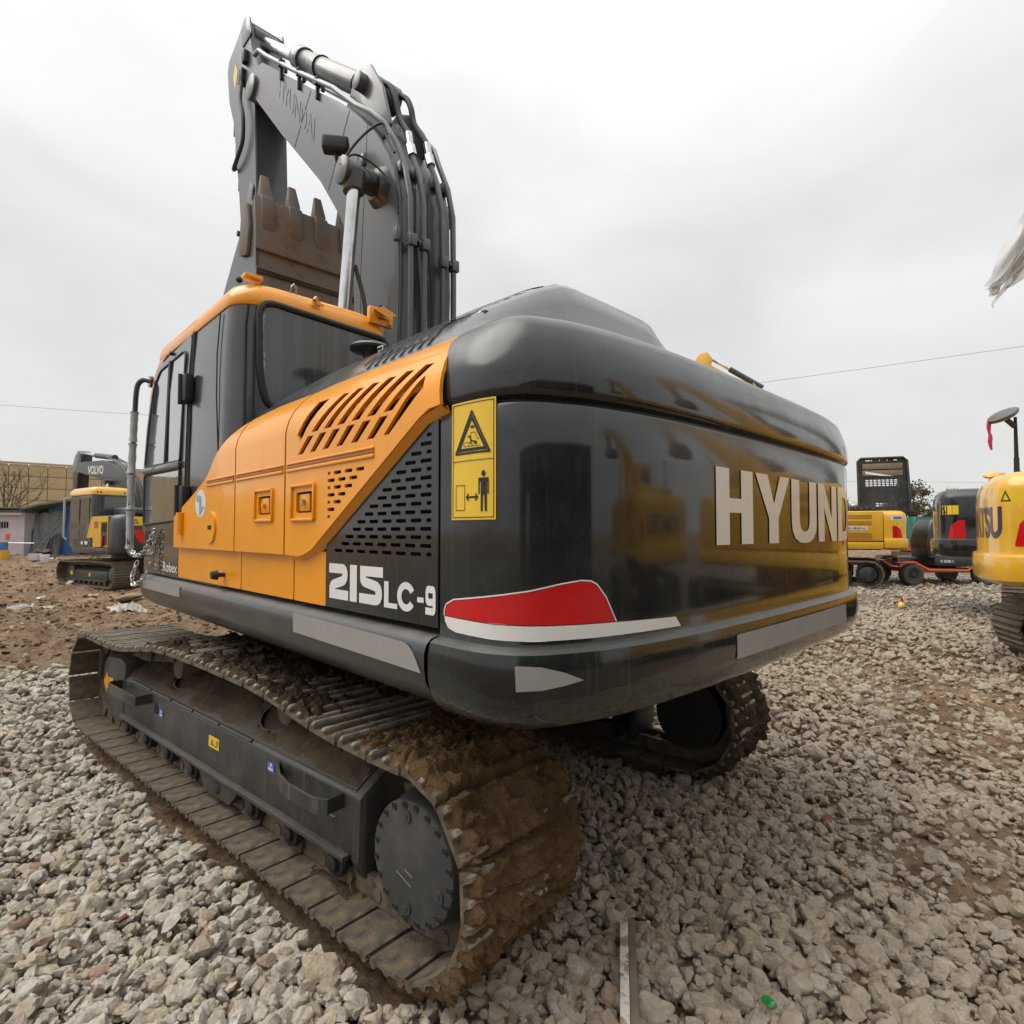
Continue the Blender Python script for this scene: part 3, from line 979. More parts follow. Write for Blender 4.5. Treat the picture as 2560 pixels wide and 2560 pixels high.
# the even-odd fill leaves holes where loops nest, so fill the outlines in separate sheets
_a = cw_decal(shape2d([ink[2], ink[3]]), 'triangle_rim', M['ink'], lab, lift=.0045)
_a = cw_decal(shape2d([ink[4], ink[5]]), 'triangle_border', M['ink'], lab, lift=.0045)
for _k, _lp in enumerate([ink[0], ink[1]] + ink[6:]):
    if _k == 0:
        _b = shape2d([_lp])
    else:
        _c = shape2d([_lp])
        _t = bpy.data.meshes.new('t'); _c.to_mesh(_t); _c.free(); _b.from_mesh(_t); bpy.data.meshes.remove(_t)
cw_decal(_b, 'pictogram', M['ink'], lab, lift=.0045)

# red and white tail mark
_top = [(.025, 1.304), (.025, 1.320), (.034, 1.338), (.068, 1.3535), (.222, 1.374), (.336, 1.390), (.43, 1.407), (.492, 1.4145), (.525, 1.412), (.546, 1.402), (.578, 1.366), (.617, 1.294)]
_mid = [(.385, 1.2975), (.222, 1.300)]
cw_decal(shape2d([_top + _mid]), 'red_reflector', M['red'], counterweight)
cw_decal(shape2d([[(.025, 1.302), (.222, 1.2975), (.385, 1.295), (.617, 1.2915), (.889, 1.2835), (.917, 1.252), (.545, 1.255), (.344, 1.2555), (.222, 1.257), (.075, 1.261), (.042, 1.270), (.027, 1.288)]]), 'white_reflector', M['white'], counterweight)
cw_decal(shape2d([stroke(_top, .004)]), 'reflector_edge', M['white'], counterweight, lift=.0045)
# grey films on the lip
cw_decal(shape2d([round_poly([(1.198, 1.113), (2.42, 1.113), (2.42, 1.196), (1.198, 1.196)], .006)]), 'grey_reflector', M['silver_film'], counterweight, d=-.024)
cw_decal(shape2d([[(.299, 1.2015), (.36, 1.198), (.42, 1.180), (.475, 1.156), (.42, 1.146), (.36, 1.138), (.302, 1.135)]]), 'grey_arrow_reflector', M['silver_film'], counterweight, d=-.024)

# ------------------------------------------------------------------ deck (main frame with rounded skirt)
SK = [(.30, 1.0), (.14, 1.008), (.05, 1.03), (0, 1.07), (-.022, 1.11), (-.028, 1.15), (-.028, 1.195), (-.020, 1.218), (-.003, 1.234), (.012, 1.238), (.06, 1.242)]
def deck_plan():
    r = 0.16; pts = [(-2.297, 1.355)]
    for x in np.linspace(-2.0, 1.1, 8): pts.append((x, 1.355))
    for a in np.linspace(90, 0, 8): pts.append((1.19 + r * cos(radians(a)), 1.355 - r + r * sin(radians(a))))
    pts.append((1.36, 0.6)); pts.append((1.36, 0.0))
    return pts + [(x, -y) for x, y in pts[-2::-1]]
_dp = [Vector((x, y, 0)) for x, y in deck_plan()]
_rings = []
for d, z in SK:
    ring = []
    for i, p in enumerate(_dp):
        t = (_dp[min(i + 1, len(_dp) - 1)] - _dp[max(i - 1, 0)]).normalized()
        n_ = Vector((-t.y, t.x, 0))
        if n_.dot(p - Vector((-.5, 0, 0))) < 0: n_ = -n_
        ring.append(p - n_ * d + Vector((0, 0, z)))
    _rings.append(ring)
_m = MB().loft(_rings, closed=False)
_n = len(_dp)
_m.f.append(tuple(range(_n)))
_m.f.append(tuple((len(SK) - 1) * _n + k for k in range(_n)))
deck = _m.build('turntable_deck', M['dark_satin'], EX, smooth=45)
def side_decal(bm, name, mat, parent, y=1.383, lift=0.002):
    return map2d(bm, lambda x, z_, t: (x, y + lift + t, z_), name, mat, parent)
side_decal(shape2d([round_poly([(-2.315 + .03, 1.135), (-1.41, 1.148), (-1.405, 1.2245), (-2.225, 1.2145)], [.002, .002, .002, .07], 6)]), 'grey_reflector', M['silver_film'], deck)
side_decal(shape2d([[(.195, 1.155), (1.116, 1.150), (1.122, 1.216), (.20, 1.220)]]), 'grey_reflector', M['silver_film'], deck)

# ------------------------------------------------------------------ side doors with louvres
def side_y(x, z):
    """outward position of the bulged upper doors at height z"""
    y = 1.366
    if z > 1.93:
        t = (z - 1.93) / 0.27
        y -= 0.185 * t ** 2.3
    return y
def lower_y(x, z): return 1.336
def panel(loops, fy, name, mat, parent, th=0.012, zs=(), xs=(), bevel=True):
    bm = shape2d(loops, th / 2)
    slice2d(bm, xs, zs)
    return map2d(bm, lambda x, z_, t: (x, fy(x, z_) + t - th / 2, z_), name, mat, parent)
ZS = [1.96, 1.99, 2.02, 2.05, 2.08, 2.10, 2.12, 2.14, 2.16, 2.18, 2.195]
def _widen(q, k=.010):
    return [(q[0][0] + k, q[0][1]), (q[1][0] - k, q[1][1]), (q[2][0] - k, q[2][1]), (q[3][0] + k, q[3][1])] if len(q) == 4 else q
UP = [[(-1.50, 2.069), (-1.575, 2.069), (-1.40, 1.913), (-1.392, 1.945)]] + [[(-1.706 - .1045 * k, 2.069), (-1.738 - .1045 * k, 2.064), (-1.553 - .106 * k, 1.940), (-1.518 - .106 * k, 1.940)] for k in range(6)]
LO = [[(-1.485 - .1075 * k, 1.928), (-1.524 - .1075 * k, 1.927), (-1.428 - .109 * k, 1.862), (-1.395 - .109 * k, 1.862)] for k in range(6)] + [[(-2.220, 2.008), (-2.252, 2.026), (-2.255, 1.985), (-2.073, 1.864), (-2.039, 1.864)]]
def pills(rows, z0, dz, pitch, ln, ht, inside, xr, alt=True):
    out = []
    for k in range(rows):
        z = z0 + k * dz
        x = xr - (0 if (k % 2 == 0 or not alt) else 0)
        j = 0
        off = 0 if k % 2 == 0 else pitch * 0.5
        cur = xr
        first = True
        while cur < -1.3:
            L = ln
            if first and k % 2 == 0: L = ln * 0.45
            a, b = cur, cur + L
            if inside(a, b, z):
                out.append(rrect(a, z - ht / 2, b, z + ht / 2, ht * 0.46, 3))
            cur = b + (pitch - ln)
            first = False
    return out
UP = [_widen(q) for q in UP]; LO = [_widen(q, .007) for q in LO]
# diagonal lower edge of the bulged rear door: from (-1.43,1.452) up to (-2.29,1.918)
def diag_z(x): return 1.470 + (-1.545 - x) * (1.918 - 1.470) / (2.285 - 1.545)
_opill = []
for k in range(7):
    z = 1.766 - k * 0.0270
    x = -1.652
    if k % 2 == 0:
        _opill.append(rrect(x - .022, z - .0065, x, z + .0065, .006, 3)); x -= .022 + .026
    n_ = {0: 3, 1: 3, 2: 2, 3: 2, 4: 1, 5: 1, 6: 0}[k]
    for j in range(n_):
        _opill.append(rrect(x - .056, z - .0065, x, z + .0065, .006, 3)); x -= .056 + .026
_hole2 = rrect(-1.522, 1.624, -1.378, 1.708, .008, 3)
_hole1 = rrect(-1.115, 1.625, -.972, 1.708, .008, 3)
# rear door (bulged)
rear_door = panel([[(-1.272, 1.452), (-1.40, 1.4475), (-1.45, 1.456), (-1.52, 1.478), (-2.24, 1.893), (-2.29, 1.914), (-2.345, 1.918), (-2.335, 2.02), (-2.315, 2.10), (-2.29, 2.155), (-2.272, 2.198), (-1.40, 2.178), (-1.345, 2.160), (-1.272, 2.156)]]
                  + UP + LO + _opill + [_hole2], side_y, 'rear_side_door', M['orange'], EX, zs=ZS)
# skirting fillet of the diagonal (the raised door stands proud of the black sheet)
_m = MB()
for a, b in (((-1.272, 1.452), (-1.41, 1.4475)), ((-1.41, 1.4475), (-1.52, 1.478)), ((-1.52, 1.478), (-2.24, 1.893)), ((-2.24, 1.893), (-2.345, 1.918))):
    _m.add([(a[0], 1.362, a[1]), (b[0], 1.362, b[1]), (b[0] - .006, 1.330, b[1] - .022), (a[0] - .004, 1.330, a[1] - .022), (a[0], 1.34, a[1] + .01), (b[0], 1.34, b[1] + .01)], [(0, 1, 2, 3), (4, 5, 1, 0), (3, 2, 5, 4)])
_m.build('door_return_edge', M['orange'], rear_door)
def recess_handle(parent, x0, x1, z0, z1, hole, key):
    m = MB()
    y = side_y(0, 1.6)
    for a, b in (((x0, z0), (x1, z0)), ((x1, z0), (x1, z1)), ((x1, z1), (x0, z1)), ((x0, z1), (x0, z0))):
        m.bar((a[0], y + .003, a[1]), (b[0], y + .003, b[1]), .016, .013)
    m.build('handle_frame', M['orange'], parent, bevel=.004)
    m = MB()
    hx0, hx1, hz0, hz1 = hole
    m.box(((hx0 + hx1) / 2, y - .045, (hz0 + hz1) / 2), (hx1 - hx0 + .02, .02, hz1 - hz0 + .02))
    m.build('handle_recess', M['void'], parent)
    m = MB()
    m.box((hx0 + (hx1 - hx0) * .60, y - .014, (hz0 + hz1) / 2), ((hx1 - hx0) * .66, .014, (hz1 - hz0) * .86))
    m.build('latch_paddle', M['orange'], parent, bevel=.006)
    m = MB()
    m.cyl((hx0 + (hx1 - hx0) * .55, y - .012, (hz0 + hz1) / 2), (hx0 + (hx1 - hx0) * .55, y + .008, (hz0 + hz1) / 2), .014, .011, 12)
    m.build('latch_lock', key, parent)
recess_handle(rear_door, -1.548, -1.342, 1.596, 1.735, (-1.522, -1.378, 1.624, 1.708), M['steel'])
# middle door
mid_door = panel([[(-1.256, 1.452), (-1.256, 2.154), (-1.22, 2.158), (-.90, 2.158), (-.86, 2.150), (-.672, 2.118), (-.672, 1.452)], _hole1], side_y, 'middle_side_door', M['orange'], EX, zs=ZS)
recess_handle(mid_door, -1.143, -.940, 1.598, 1.735, (-1.115, -.972, 1.625, 1.708), M['orange'])
# front door with the sloping front edge
_fc = catmull([(-.656, 2.112, 0), (-.60, 2.095, 0), (-.475, 2.035, 0), (-.34, 1.945, 0), (-.209, 1.853, 0), (.05, 1.76, 0), (.407, 1.652, 0)], 5)
front_door = panel([[(p.x, p.y) for p in _fc] + [(.425, 1.640), (.425, 1.462), (.41, 1.452), (-.656, 1.452)]], side_y, 'front_side_door', M['orange'], EX, zs=ZS)
# grooves pressed into the doors (recessed lines with raised lips)
def groove(parent, x0, x1, z):
    m = MB()
    m.bar((x0, side_y(0, z) + .0005, z), (x1, side_y(0, z) + .0005, z), .006, .012)
    m.build('pressed_groove', M['dark_groove'], parent, bevel=.002)
    m = MB()
    m.bar((x0, side_y(0, z) + .002, z - .014), (x1, side_y(0, z) + .002, z - .014), .010, .014)
    m.bar((x0, side_y(0, z) + .002, z + .013), (x1, side_y(0, z) + .002, z + .013), .010, .010)
    m.build('pressed_rib', M['orange'], parent, bevel=.004, seg=3)
M['dark_groove'] = paint('orange_groove', (0.36, 0.12, 0.012, 1), 0.4, 0.2, 0.3, streak=False)
groove(rear_door, -1.985, -1.285, 1.817)
groove(mid_door, -1.245, -.684, 1.817)
groove(front_door, -.645, -.225, 1.817)
# lower orange sheet, split at the door seams, and the black louvred sheet behind the diagonal
for x0, x1 in ((-1.585, -1.305), (-1.293, -.69), (-.678, .425)):
    o = panel([round_poly([(x0, 1.262), (x1, 1.262), (x1, 1.47), (x0, 1.47)], .006)], lower_y, 'lower_side_panel', M['orange'], EX, th=.02)
_vents = []
for k in range(16):
    z = 1.478 + k * 0.0262
    x = -2.266
    if k % 2 == 0:
        _vents.append(rrect(x, z - .0062, x + .026, z + .0062, .0055, 3)); x += .026 + .026
    while x + .058 < -1.3:
        if z < diag_z(x + .058) - .030:
            _vents.append(rrect(x, z - .0062, x + .058, z + .0062, .0055, 3))
        x += .058 + .0255
vent_panel = panel([[(-2.300, 1.262), (-1.589, 1.262), (-1.589, 1.52), (-2.285, 1.935), (-2.300, 1.94)]] + _vents, lower_y, 'vent_panel', M['dark'], EX, th=.008)
# the bold model number on the vent panel
def S2(ch):
    w = .30
    if ch == '2': return [stroke(round_poly_open([(0, .865), (.83, .865), (.83, .56), (.16, .38), (.16, .135), (1, .135)], [0, .24, .16, .16, 0, 0]), .27)]
    if ch == '1': return [[(.1, 0), (.9, 0), (.9, 1), (.1, 1)]]
    if ch == '5': return [stroke(round_poly_open([(1, .865), (.165, .865), (.165, .585), (.835, .475), (.835, .135), (0, .135)], [0, 0, .10, .16, .20, 0]), .265)]
    if ch == 'L': return [[(0, 0), (1, 0), (1, .19), (.34, .19), (.34, 1), (0, 1)]]
    if ch == 'C': return [stroke([(.5 + .39 * cos(radians(a)), .5 + .40 * sin(radians(a))) for a in range(28, 333, 12)], .25)]
    if ch == '-': return [[(0, .38), (1, .38), (1, .56), (0, .56)]]
    if ch == '9': return [stroke(round_poly_open([(0.02, .12), (.84, .12), (.84, .88), (.16, .88), (.16, .44), (.72, .44)], .14), .25)]
def round_poly_open(pts, r, n=4):
    out = [pts[0]]
    for i in range(1, len(pts) - 1):
        p = Vector(pts[i]); a = Vector(pts[i - 1]); b = Vector(pts[i + 1])
        la, lb = (a - p).length, (b - p).length
        rr = min(r[i] if isinstance(r, list) else r, la * .48, lb * .48)
        if rr < 1e-4:
            out.append(tuple(p)); continue
        s, e_ = p + (a - p) / la * rr, p + (b - p) / lb * rr
        for k in range(n + 1):
            t = k / n
            q = s * (1 - t) ** 2 + p * 2 * t * (1 - t) + e_ * t * t
            out.append((q.x, q.y))
    out.append(pts[-1])
    return out
_loops = []
for ch, xa, xb, z1 in (('2', -1.616, -1.764, 1.4285), ('1', -1.770, -1.832, 1.4285), ('5', -1.843, -1.998, 1.4285), ('L', -2.006, -2.085, 1.384), ('C', -2.086, -2.184, 1.386), ('-', -2.196, -2.230, 1.384), ('9', -2.238, -2.292, 1.384)):
    for lp in S2(ch):
        _loops.append([(xa + (xb - xa) * a, 1.2975 + (z1 - 1.2975) * b) for a, b in lp])
_b = None
for lp in _loops:
    _c = shape2d([lp])
    if _b is None: _b = _c
    else:
        _t = bpy.data.meshes.new('t'); _c.to_mesh(_t); _c.free(); _b.from_mesh(_t); bpy.data.meshes.remove(_t)
tag(side_decal(_b, 'model_number', M['white'], vent_panel, 1.336, .0015), 'white model number 215LC-9')
# black front corner panel, nameplate lettering, oval cover, hinge, buffer, round logo
corner = panel([[(p.x, p.y - .012) for p in catmull([(.44, 1.648, 0), (.75, 1.598, 0), (1.0, 1.566, 0), (1.30, 1.548, 0)], 4)] + [(1.335, 1.53), (1.335, 1.258), (.437, 1.258)]], lower_y, 'corner_panel', M['dark'], EX, th=.02)
side_decal(fit2d(text2d('Robex', .015), .425, 1.283, .765, 1.345), 'nameplate', M['white'], corner, 1.336, .0015)
for v in corner.children[0].data.vertices: v.co.x = .765 + .425 - v.co.x + 0.02
m = MB(); m.box((1.20, 1.338, 1.50), (.16, .008, .10)); m.build('grab_hole', M['void'], corner)
m = MB(); m.add([(-.31 + .08 * cos(a * pi / 10), side_y(0, 1.57) + y_, 1.572 + .086 * sin(a * pi / 10)) for y_ in (-.004, .009) for a in range(20)], [tuple(range(20, 40))] + [(a, (a + 1) % 20, 20 + (a + 1) % 20, 20 + a) for a in range(20)])
ov = m.build('oval_cover', M['orange'], front_door)
m = MB(); m.box((-.31, side_y(0, 1.57) + .009, 1.572), (.05, .006, .022)); m.build('key_slot', M['void'], ov)
m = MB(); m.cyl((.24, side_y(0, 1.6) + .012, 1.53), (.24, side_y(0, 1.6) + .012, 1.665), .024, .024, 12)
m.build('hinge', M['orange'], front_door)
m = MB(); m.cyl((-.441, 1.33, 1.322), (-.441, 1.372, 1.322), .012, .012, 10); m.cyl((-.441, 1.372, 1.322), (-.441, 1.402, 1.322), .026, .020, 12)
m.build('rubber_buffer', M['rubber'], EX)
_circ = lambda cx, cz, rx, rz, n=28: [(cx + rx * cos(2 * pi * k / n), cz + rz * sin(2 * pi * k / n)) for k in range(n)]
lg = side_decal(shape2d([_circ(-.115, 1.708, .094, .079)]), 'round_logo', M['white'], front_door, side_y(0, 1.7), .001)
side_decal(shape2d([[(-.05, 1.760), (-.13, 1.748), (-.13, 1.69), (-.185, 1.690), (-.10, 1.637), (-.10, 1.715), (-.05, 1.725)]]), 'logo_mark', M['logo_blue'], lg, side_y(0, 1.7), .003)
# inner structure seen through the louvres
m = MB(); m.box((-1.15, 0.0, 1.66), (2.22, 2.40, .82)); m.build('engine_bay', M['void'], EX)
for z in (2.035, 2.062):
    m = MB(); m.bar((-2.27, 1.245, z), (-1.48, 1.245, z - .02), .03, .026); m.build('inner_rail', M['orange'], EX, bevel=.004)
# far side of the body
m = MB(); m.box((-.45, -1.27, 1.70), (3.66, .16, .88)); m.build('right_side_body', M['dark'], EX, bevel=.04, seg=3)
m = MB(); m.box((.65, -.85, 1.62), (1.30, .75, .72)); m.build('toolbox', M['orange'], EX, bevel=.03)

# ------------------------------------------------------------------ engine hood
def hood_section(x, lift, wide):
    f = lift / .35
    base = [(1.20, 2.165), (1.17, 2.195), (1.12, 2.205), (1.05, 2.21), (.96, 2.215), (.84, 2.22), (.70, 2.225), (.56, 2.23), (.44, 2.23), (.30, 2.235), (0, 2.235)]
    full = [(1.20, 2.165), (1.175, 2.215), (1.125, 2.275), (1.05, 2.335), (.96, 2.388), (.84, 2.455), (.70, 2.535), (.585, 2.590), (.50, 2.606), (.30, 2.608), (0, 2.606)]
    prof = [(a[0] + (b[0] - a[0]) * f, a[1] + (b[1] - a[1]) * f) for a, b in zip(base, full)]
    rb = [(-.08, 2.235), (-.16, 2.235), (-.26, 2.232), (-.40, 2.23), (-.60, 2.225), (-1.0, 2.21), (-1.2, 2.165)]
    rf = [(-.09, 2.592), (-.15, 2.54), (-.21, 2.45), (-.32, 2.34), (-.60, 2.27), (-1.0, 2.24), (-1.2, 2.165)]
    prof += [(a[0], a[1] + (b[1] - a[1]) * f) for a, b in zip(rb, rf)]
    return [(x, y, z) for y, z in prof]
_secs = []
for x, lift in ((-2.36, .0), (-2.30, .03), (-2.24, .12), (-2.19, .24), (-2.145, .320), (-2.10, .348), (-2.04, .354), (-1.9, .352), (-1.60, .35), (-1.40, .35), (-1.2, .345), (-1.0, .335), (-.8, .305), (-.6, .25), (-.48, .12), (-.44, .0)):
    _secs.append(hood_section(x, lift, .44))
hood = MB().loft(_secs, closed=False).build('engine_hood', M['cabgrey'], EX, smooth=60)
# louvre strips wrapping over the hood shoulder
def hood_at(x, k):
    for a, b in zip(_secs, _secs[1:]):
        if a[0][0] <= x <= b[0][0]:
            t = (x - a[0][0]) / (b[0][0] - a[0][0])
            i = int(k); f = k - i; i2 = min(i + 1, len(a) - 1)
            p = Vector(a[i]).lerp(Vector(a[i2]), f); q = Vector(b[i]).lerp(Vector(b[i2]), f)
            return p.lerp(q, t)
for i in range(8):
    x = -2.03 + i * .060
    m = MB()
    ks = np.linspace(1.0, 8.4, 18)
    l_, r_ = [hood_at(x, k) + Vector((0, .006, .006)) for k in ks], [hood_at(x + .033, k) + Vector((0, .006, .006)) for k in ks]
    m.add(l_ + r_, [(j, j + 1, j + 19, j + 18) for j in range(17)])
    m.build('louvre_slot', M['void'], hood)
for x, p in ((-2.12, Vector((0, .985, 2.285))), (-1.52, Vector((0, 1.02, 2.295)))):
    m = MB(); m.box((x, p.y + .02, p.z + .035), (.07, .04, .055)); lt = m.build('hood_latch', M['rubber'], EX, bevel=.008)
    m = MB(); m.tube([(x + .02, p.y + .043, p.z + .052), (x - .02, p.y + .043, p.z + .052), (x - .02, p.y + .043, p.z + .036), (x + .015, p.y + .043, p.z + .032), (x + .015, p.y + .043, p.z + .016), (x - .02, p.y + .043, p.z + .014)], .005, 6); m.build('latch_spring', M['steel'], lt)
# air intake cap by the cab
m = MB(); m.loft([[(-.80 + r * cos(2 * pi * k / 24), .69 + r * sin(2 * pi * k / 24), z) for k in range(24)] for r, z in ((.04, 2.25), (.04, 2.535), (.05, 2.555), (.115, 2.575), (.12, 2.588), (.10, 2.606), (.05, 2.618), (.005, 2.62))], True, True, True)
m.build('air_intake_cap', M['dark_satin'], EX, smooth=50)
# upper deck between hood and cab
m = MB(); m.box((-.47, -.45, 1.72), (.24, 1.6, 1.0)); m.build('hood_front_block', M['cabgrey'], EX, bevel=.04)
# ------------------------------------------------------------------ cab
CY0, CY1 = .315, 1.315
def cab_ring(z, xr, xf, y0, y1, rr=.15, rf=.12, n=6):
    out = []
    for cx, cy, r, a0 in ((xf - rf, y1 - rf, rf, 0), (xr + rr, y1 - rr, rr, 90), (xr + rr, y0 + rr, rr, 180), (xf - rf, y0 + rf, rf, 270)):
        for k in range(n + 1):
            a = radians(a0 + 90 * k / n)
            out.append((cx + r * cos(a), cy + r * sin(a), z))
    return out
def cab_front(z):
    return float(np.interp(z, [1.25, 1.55, 2.0, 2.4, 2.7, 2.85, 2.92], [1.40, 1.50, 1.53, 1.47, 1.37, 1.29, 1.22]))
def cab_left(z):
    return float(np.interp(z, [1.25, 1.9, 2.5, 2.86], [1.308, 1.315, 1.305, 1.285]))
_r = [cab_ring(z, -.42, cab_front(z), CY0, cab_left(z)) for z in (1.245, 1.55, 1.8, 2.0, 2.2, 2.4, 2.6, 2.75, 2.80, 2.84)]
cab = MB().loft(_r, True, True, True).build('cab_shell', M['cabgrey'], EX, smooth=40)
_r = []
for z, i in ((2.815, -.006), (2.825, -.010), (2.86, -.010), (2.90, 0), (2.94, .03), (2.965, .065), (2.985, .11), (2.995, .17), (3.0, .26)):
    _r.append(cab_ring(z, -.42 + i, 1.30 - i * 1.6, CY0 + i, 1.288 - i, .16, .16))
roof = MB().loft(_r, True, True, True).build('cab_roof', M['orange'], EX, smooth=50)
# roof droops in front along the door line: a band that follows the curved front pillar
_fr = catmull([(.30, 0, 2.84), (.9, 0, 2.83), (1.15, 0, 2.79), (1.30, 0, 2.70), (1.395, 0, 2.55)], 6)
m = MB()
_o, _i = [], []
for k, p in enumerate(_fr):
    w = .045 * (1 - k / len(_fr)) + .014
    _o.append((p.x, cab_left(p.z) + .006, p.z + w)); _i.append((p.x, cab_left(p.z) + .006, p.z - w * .2))
m.add(_o + _i, [(k, k + 1, k + 1 + len(_fr), k + len(_fr)) for k in range(len(_fr) - 1)])
m.build('roof_side_rail', M['orange'], roof)
# roof fittings
def tubepart(pts, r, name, mat, parent, n=8, **kw):
    m = MB(); m.tube(pts, r, n); return m.build(name, mat, parent, **kw)
m = MB(); m.box((-.33, 1.18, 2.995), (.07, .10, .025)); m.build('roof_bracket', M['orange'], roof, bevel=.004)
m = MB(); m.sphere((-.42, 1.28, 2.925), .018, 10, 6); m.build('rubber_stop', M['rubber'], roof)
tubepart([(-.425, 1.00, 2.93), (-.44, 1.0, 2.965), (-.44, .985, 2.985), (-.44, .97, 2.965), (-.425, .965, 2.93)], .004, 'wire_loop', M['steel'], roof)
m = MB(); m.box((-.432, .845, 2.912), (.012, .05, .035)); m.cyl((-.44, .86, 2.925), (-.44, .845, 2.945), .012, .012, 8); m.bar((-.44, .85, 2.912), (-.44, .80, 2.908), .006, .016); m.build('roof_catch', M['orange'], roof)
m = MB(); m.box((-.425, .405, 2.945), (.04, .17, .11)); br = m.build('lamp_bracket', M['orange'], roof, bevel=.004)
m = MB(); m.prism([(.49, 2.955), (.43, 2.99), (.33, 2.955), (.39, 2.925)], -.505, -.50, 'x'); m.bar((-.445, .41, 2.985), (-.50, .41, 2.965), .10, .004)
m.build('lamp_shelf', M['orange'], br)
tubepart([(-.452, .43, 2.93), (-.452, .36, 2.93), (-.452, .36, 2.90), (-.452, .335, 2.90)], .003, 'bracket_wire', M['rubber'], br, 6)
m = MB(); m.cyl((-.44, .41, 2.98), (-.44, .41, 3.02), .009, .009, 8); m.build('bracket_bolt', M['rubber'], br)
# rear window and its rubber gasket
WIN = round_poly([(1.175, 2.845), (.365, 2.805), (.350, 2.70), (.345, 2.24), (1.12, 2.24), (1.165, 2.42)], [.10, .09, .1, .1, .12, .1], 6)
bm = shape2d([WIN], .003)
win = map2d(bm, lambda y, z, t: (-.424 - t, y, z), 'rear_window', M['film_glass'], EX)
m = MB(); m.tube([(-.428, y, z) for y, z in WIN], .020, 8, closed=True); m.build('window_gasket', M['rubber'], win)
m = MB(); m.box((-.431, .49, 2.775), (.004, .06, .012)); m.build('film_tab', M['rubber'], win)
# pillar strips on the rear left corner
for k, (dx, dy) in enumerate(((-.417, 1.195), (-.40, 1.235))):
    tubepart([(dx, dy, 1.95), (dx, dy, 2.5), (dx + .004, dy, 2.70), (dx + .006, dy - .015, 2.81)], .007, 'corner_trim', M['rubber'], cab, 6)
tubepart([(-.24, 1.313, 1.90), (-.20, 1.318, 2.3), (-.18, 1.313, 2.55), (-.185, 1.300, 2.80)], .004, 'side_seam', M['rubber'], cab, 6)
# door on the left side
def cab_side(x, z, off): return cab_left(z) + off
DOOR = [(.365, 1.575), (.365, 2.815), (1.20, 2.765), (1.325, 2.62), (1.43, 2.30), (1.475, 2.0), (1.46, 1.545), (1.0, 1.55)]
door = panel([round_poly(DOOR, .05)], lambda x, z: cab_side(x, z, .012), 'cab_door', M['cabgrey'], EX, th=.014, zs=[1.9, 2.2, 2.5, 2.7])
UPW = round_poly([(.455, 2.005), (.435, 2.73), (1.08, 2.715), (1.22, 2.62), (1.33, 2.30), (1.385, 2.035)], [.03, .08, .05, .06, .04, .03], 5)
panel([UPW], lambda x, z: cab_side(x, z, .017), 'door_window', M['glass'], door, th=.004, zs=[2.2, 2.5])
LOW = round_poly([(.46, 1.625), (.455, 1.955), (1.39, 1.975), (1.40, 1.60)], .03, 4)
panel([LOW], lambda x, z: cab_side(x, z, .017), 'lower_door_window', M['glass'], door, th=.004, zs=[1.8])
for L_ in (UPW, LOW):
    m = MB(); m.tube([(x, cab_left(z) + .016, z) for x, z in L_], .010, 6, closed=True); m.build('window_seal', M['rubber'], door)
m = MB(); m.bar((.80, cab_left(2.1) + .022, 2.02), (.80, cab_left(2.7) + .022, 2.73), .045, .014, up=(0, 1, 0)); m.build('window_divider', M['rubber'], door, bevel=.004)
m = MB(); m.bar((.44, cab_left(2) + .018, 1.98), (1.40, cab_left(2) + .018, 2.005), .03, .045); m.build('window_bar', M['cabgrey'], door, bevel=.006)
for x in (.350, .318):
    tubepart([(x, cab_left(1.7) + .004, 1.62), (x, cab_left(2.2) + .004, 2.2), (x, cab_left(2.8) + .004, 2.83)], .007, 'door_seam', M['rubber'], cab, 6)
for z in (2.45, 1.75):
    m = MB(); m.box((.335, cab_left(z) + .03, z), (.16, .05, .17)); h = m.build('door_hinge', M['rubber'], door, bevel=.01)
    m = MB(); m.cyl((.345, cab_left(z) + .06, z - .10), (.345, cab_left(z) + .06, z + .09), .013, .013, 8); m.build('hinge_pin', M['rubber'], h)
m = MB(); m.cyl((.80, cab_left(2.77) + .012, 2.785), (.80, cab_left(2.77) + .03, 2.785), .013, .013, 10); m.build('door_stop', M['rubber'], door)
# handrail wrapped in bubble film
_hr = [(1.40, 1.30, 2.70), (1.43, 1.34, 2.715), (1.455, 1.37, 2.69), (1.47, 1.382, 2.63), (1.49, 1.385, 2.48), (1.53, 1.388, 2.1), (1.55, 1.392, 1.75), (1.55, 1.392, 1.46), (1.535, 1.39, 1.40), (1.49, 1.37, 1.37), (1.42, 1.32, 1.37)]
hr = tubepart(catmull(_hr, 4), .019, 'handrail', M['cabgrey'], EX, 10)
m = MB(); m.cyl((1.395, 1.29, 2.70), (1.395, 1.315, 2.70), .045, .045, 12); m.build('rail_flange', M['cabgrey'], hr)
for a, b in ((2.47, 2.24), (2.23, 2.0), (1.99, 1.72), (1.71, 1.42)):
    pts, rs = [], []
    for k, z in enumerate(np.linspace(a, b, 9)):
        x = float(np.interp(z, [1.46, 1.75, 2.1, 2.45, 2.57], [1.555, 1.555, 1.535, 1.49, 1.47]))
        pts.append((x, 1.388, z)); rs.append(.024 + .006 * random.random() + (.006 if k in (0, 8) else 0))
    m = MB(); m.tube(pts, rs, 12); m.build('bubble_wrap', M['wrap'], hr)

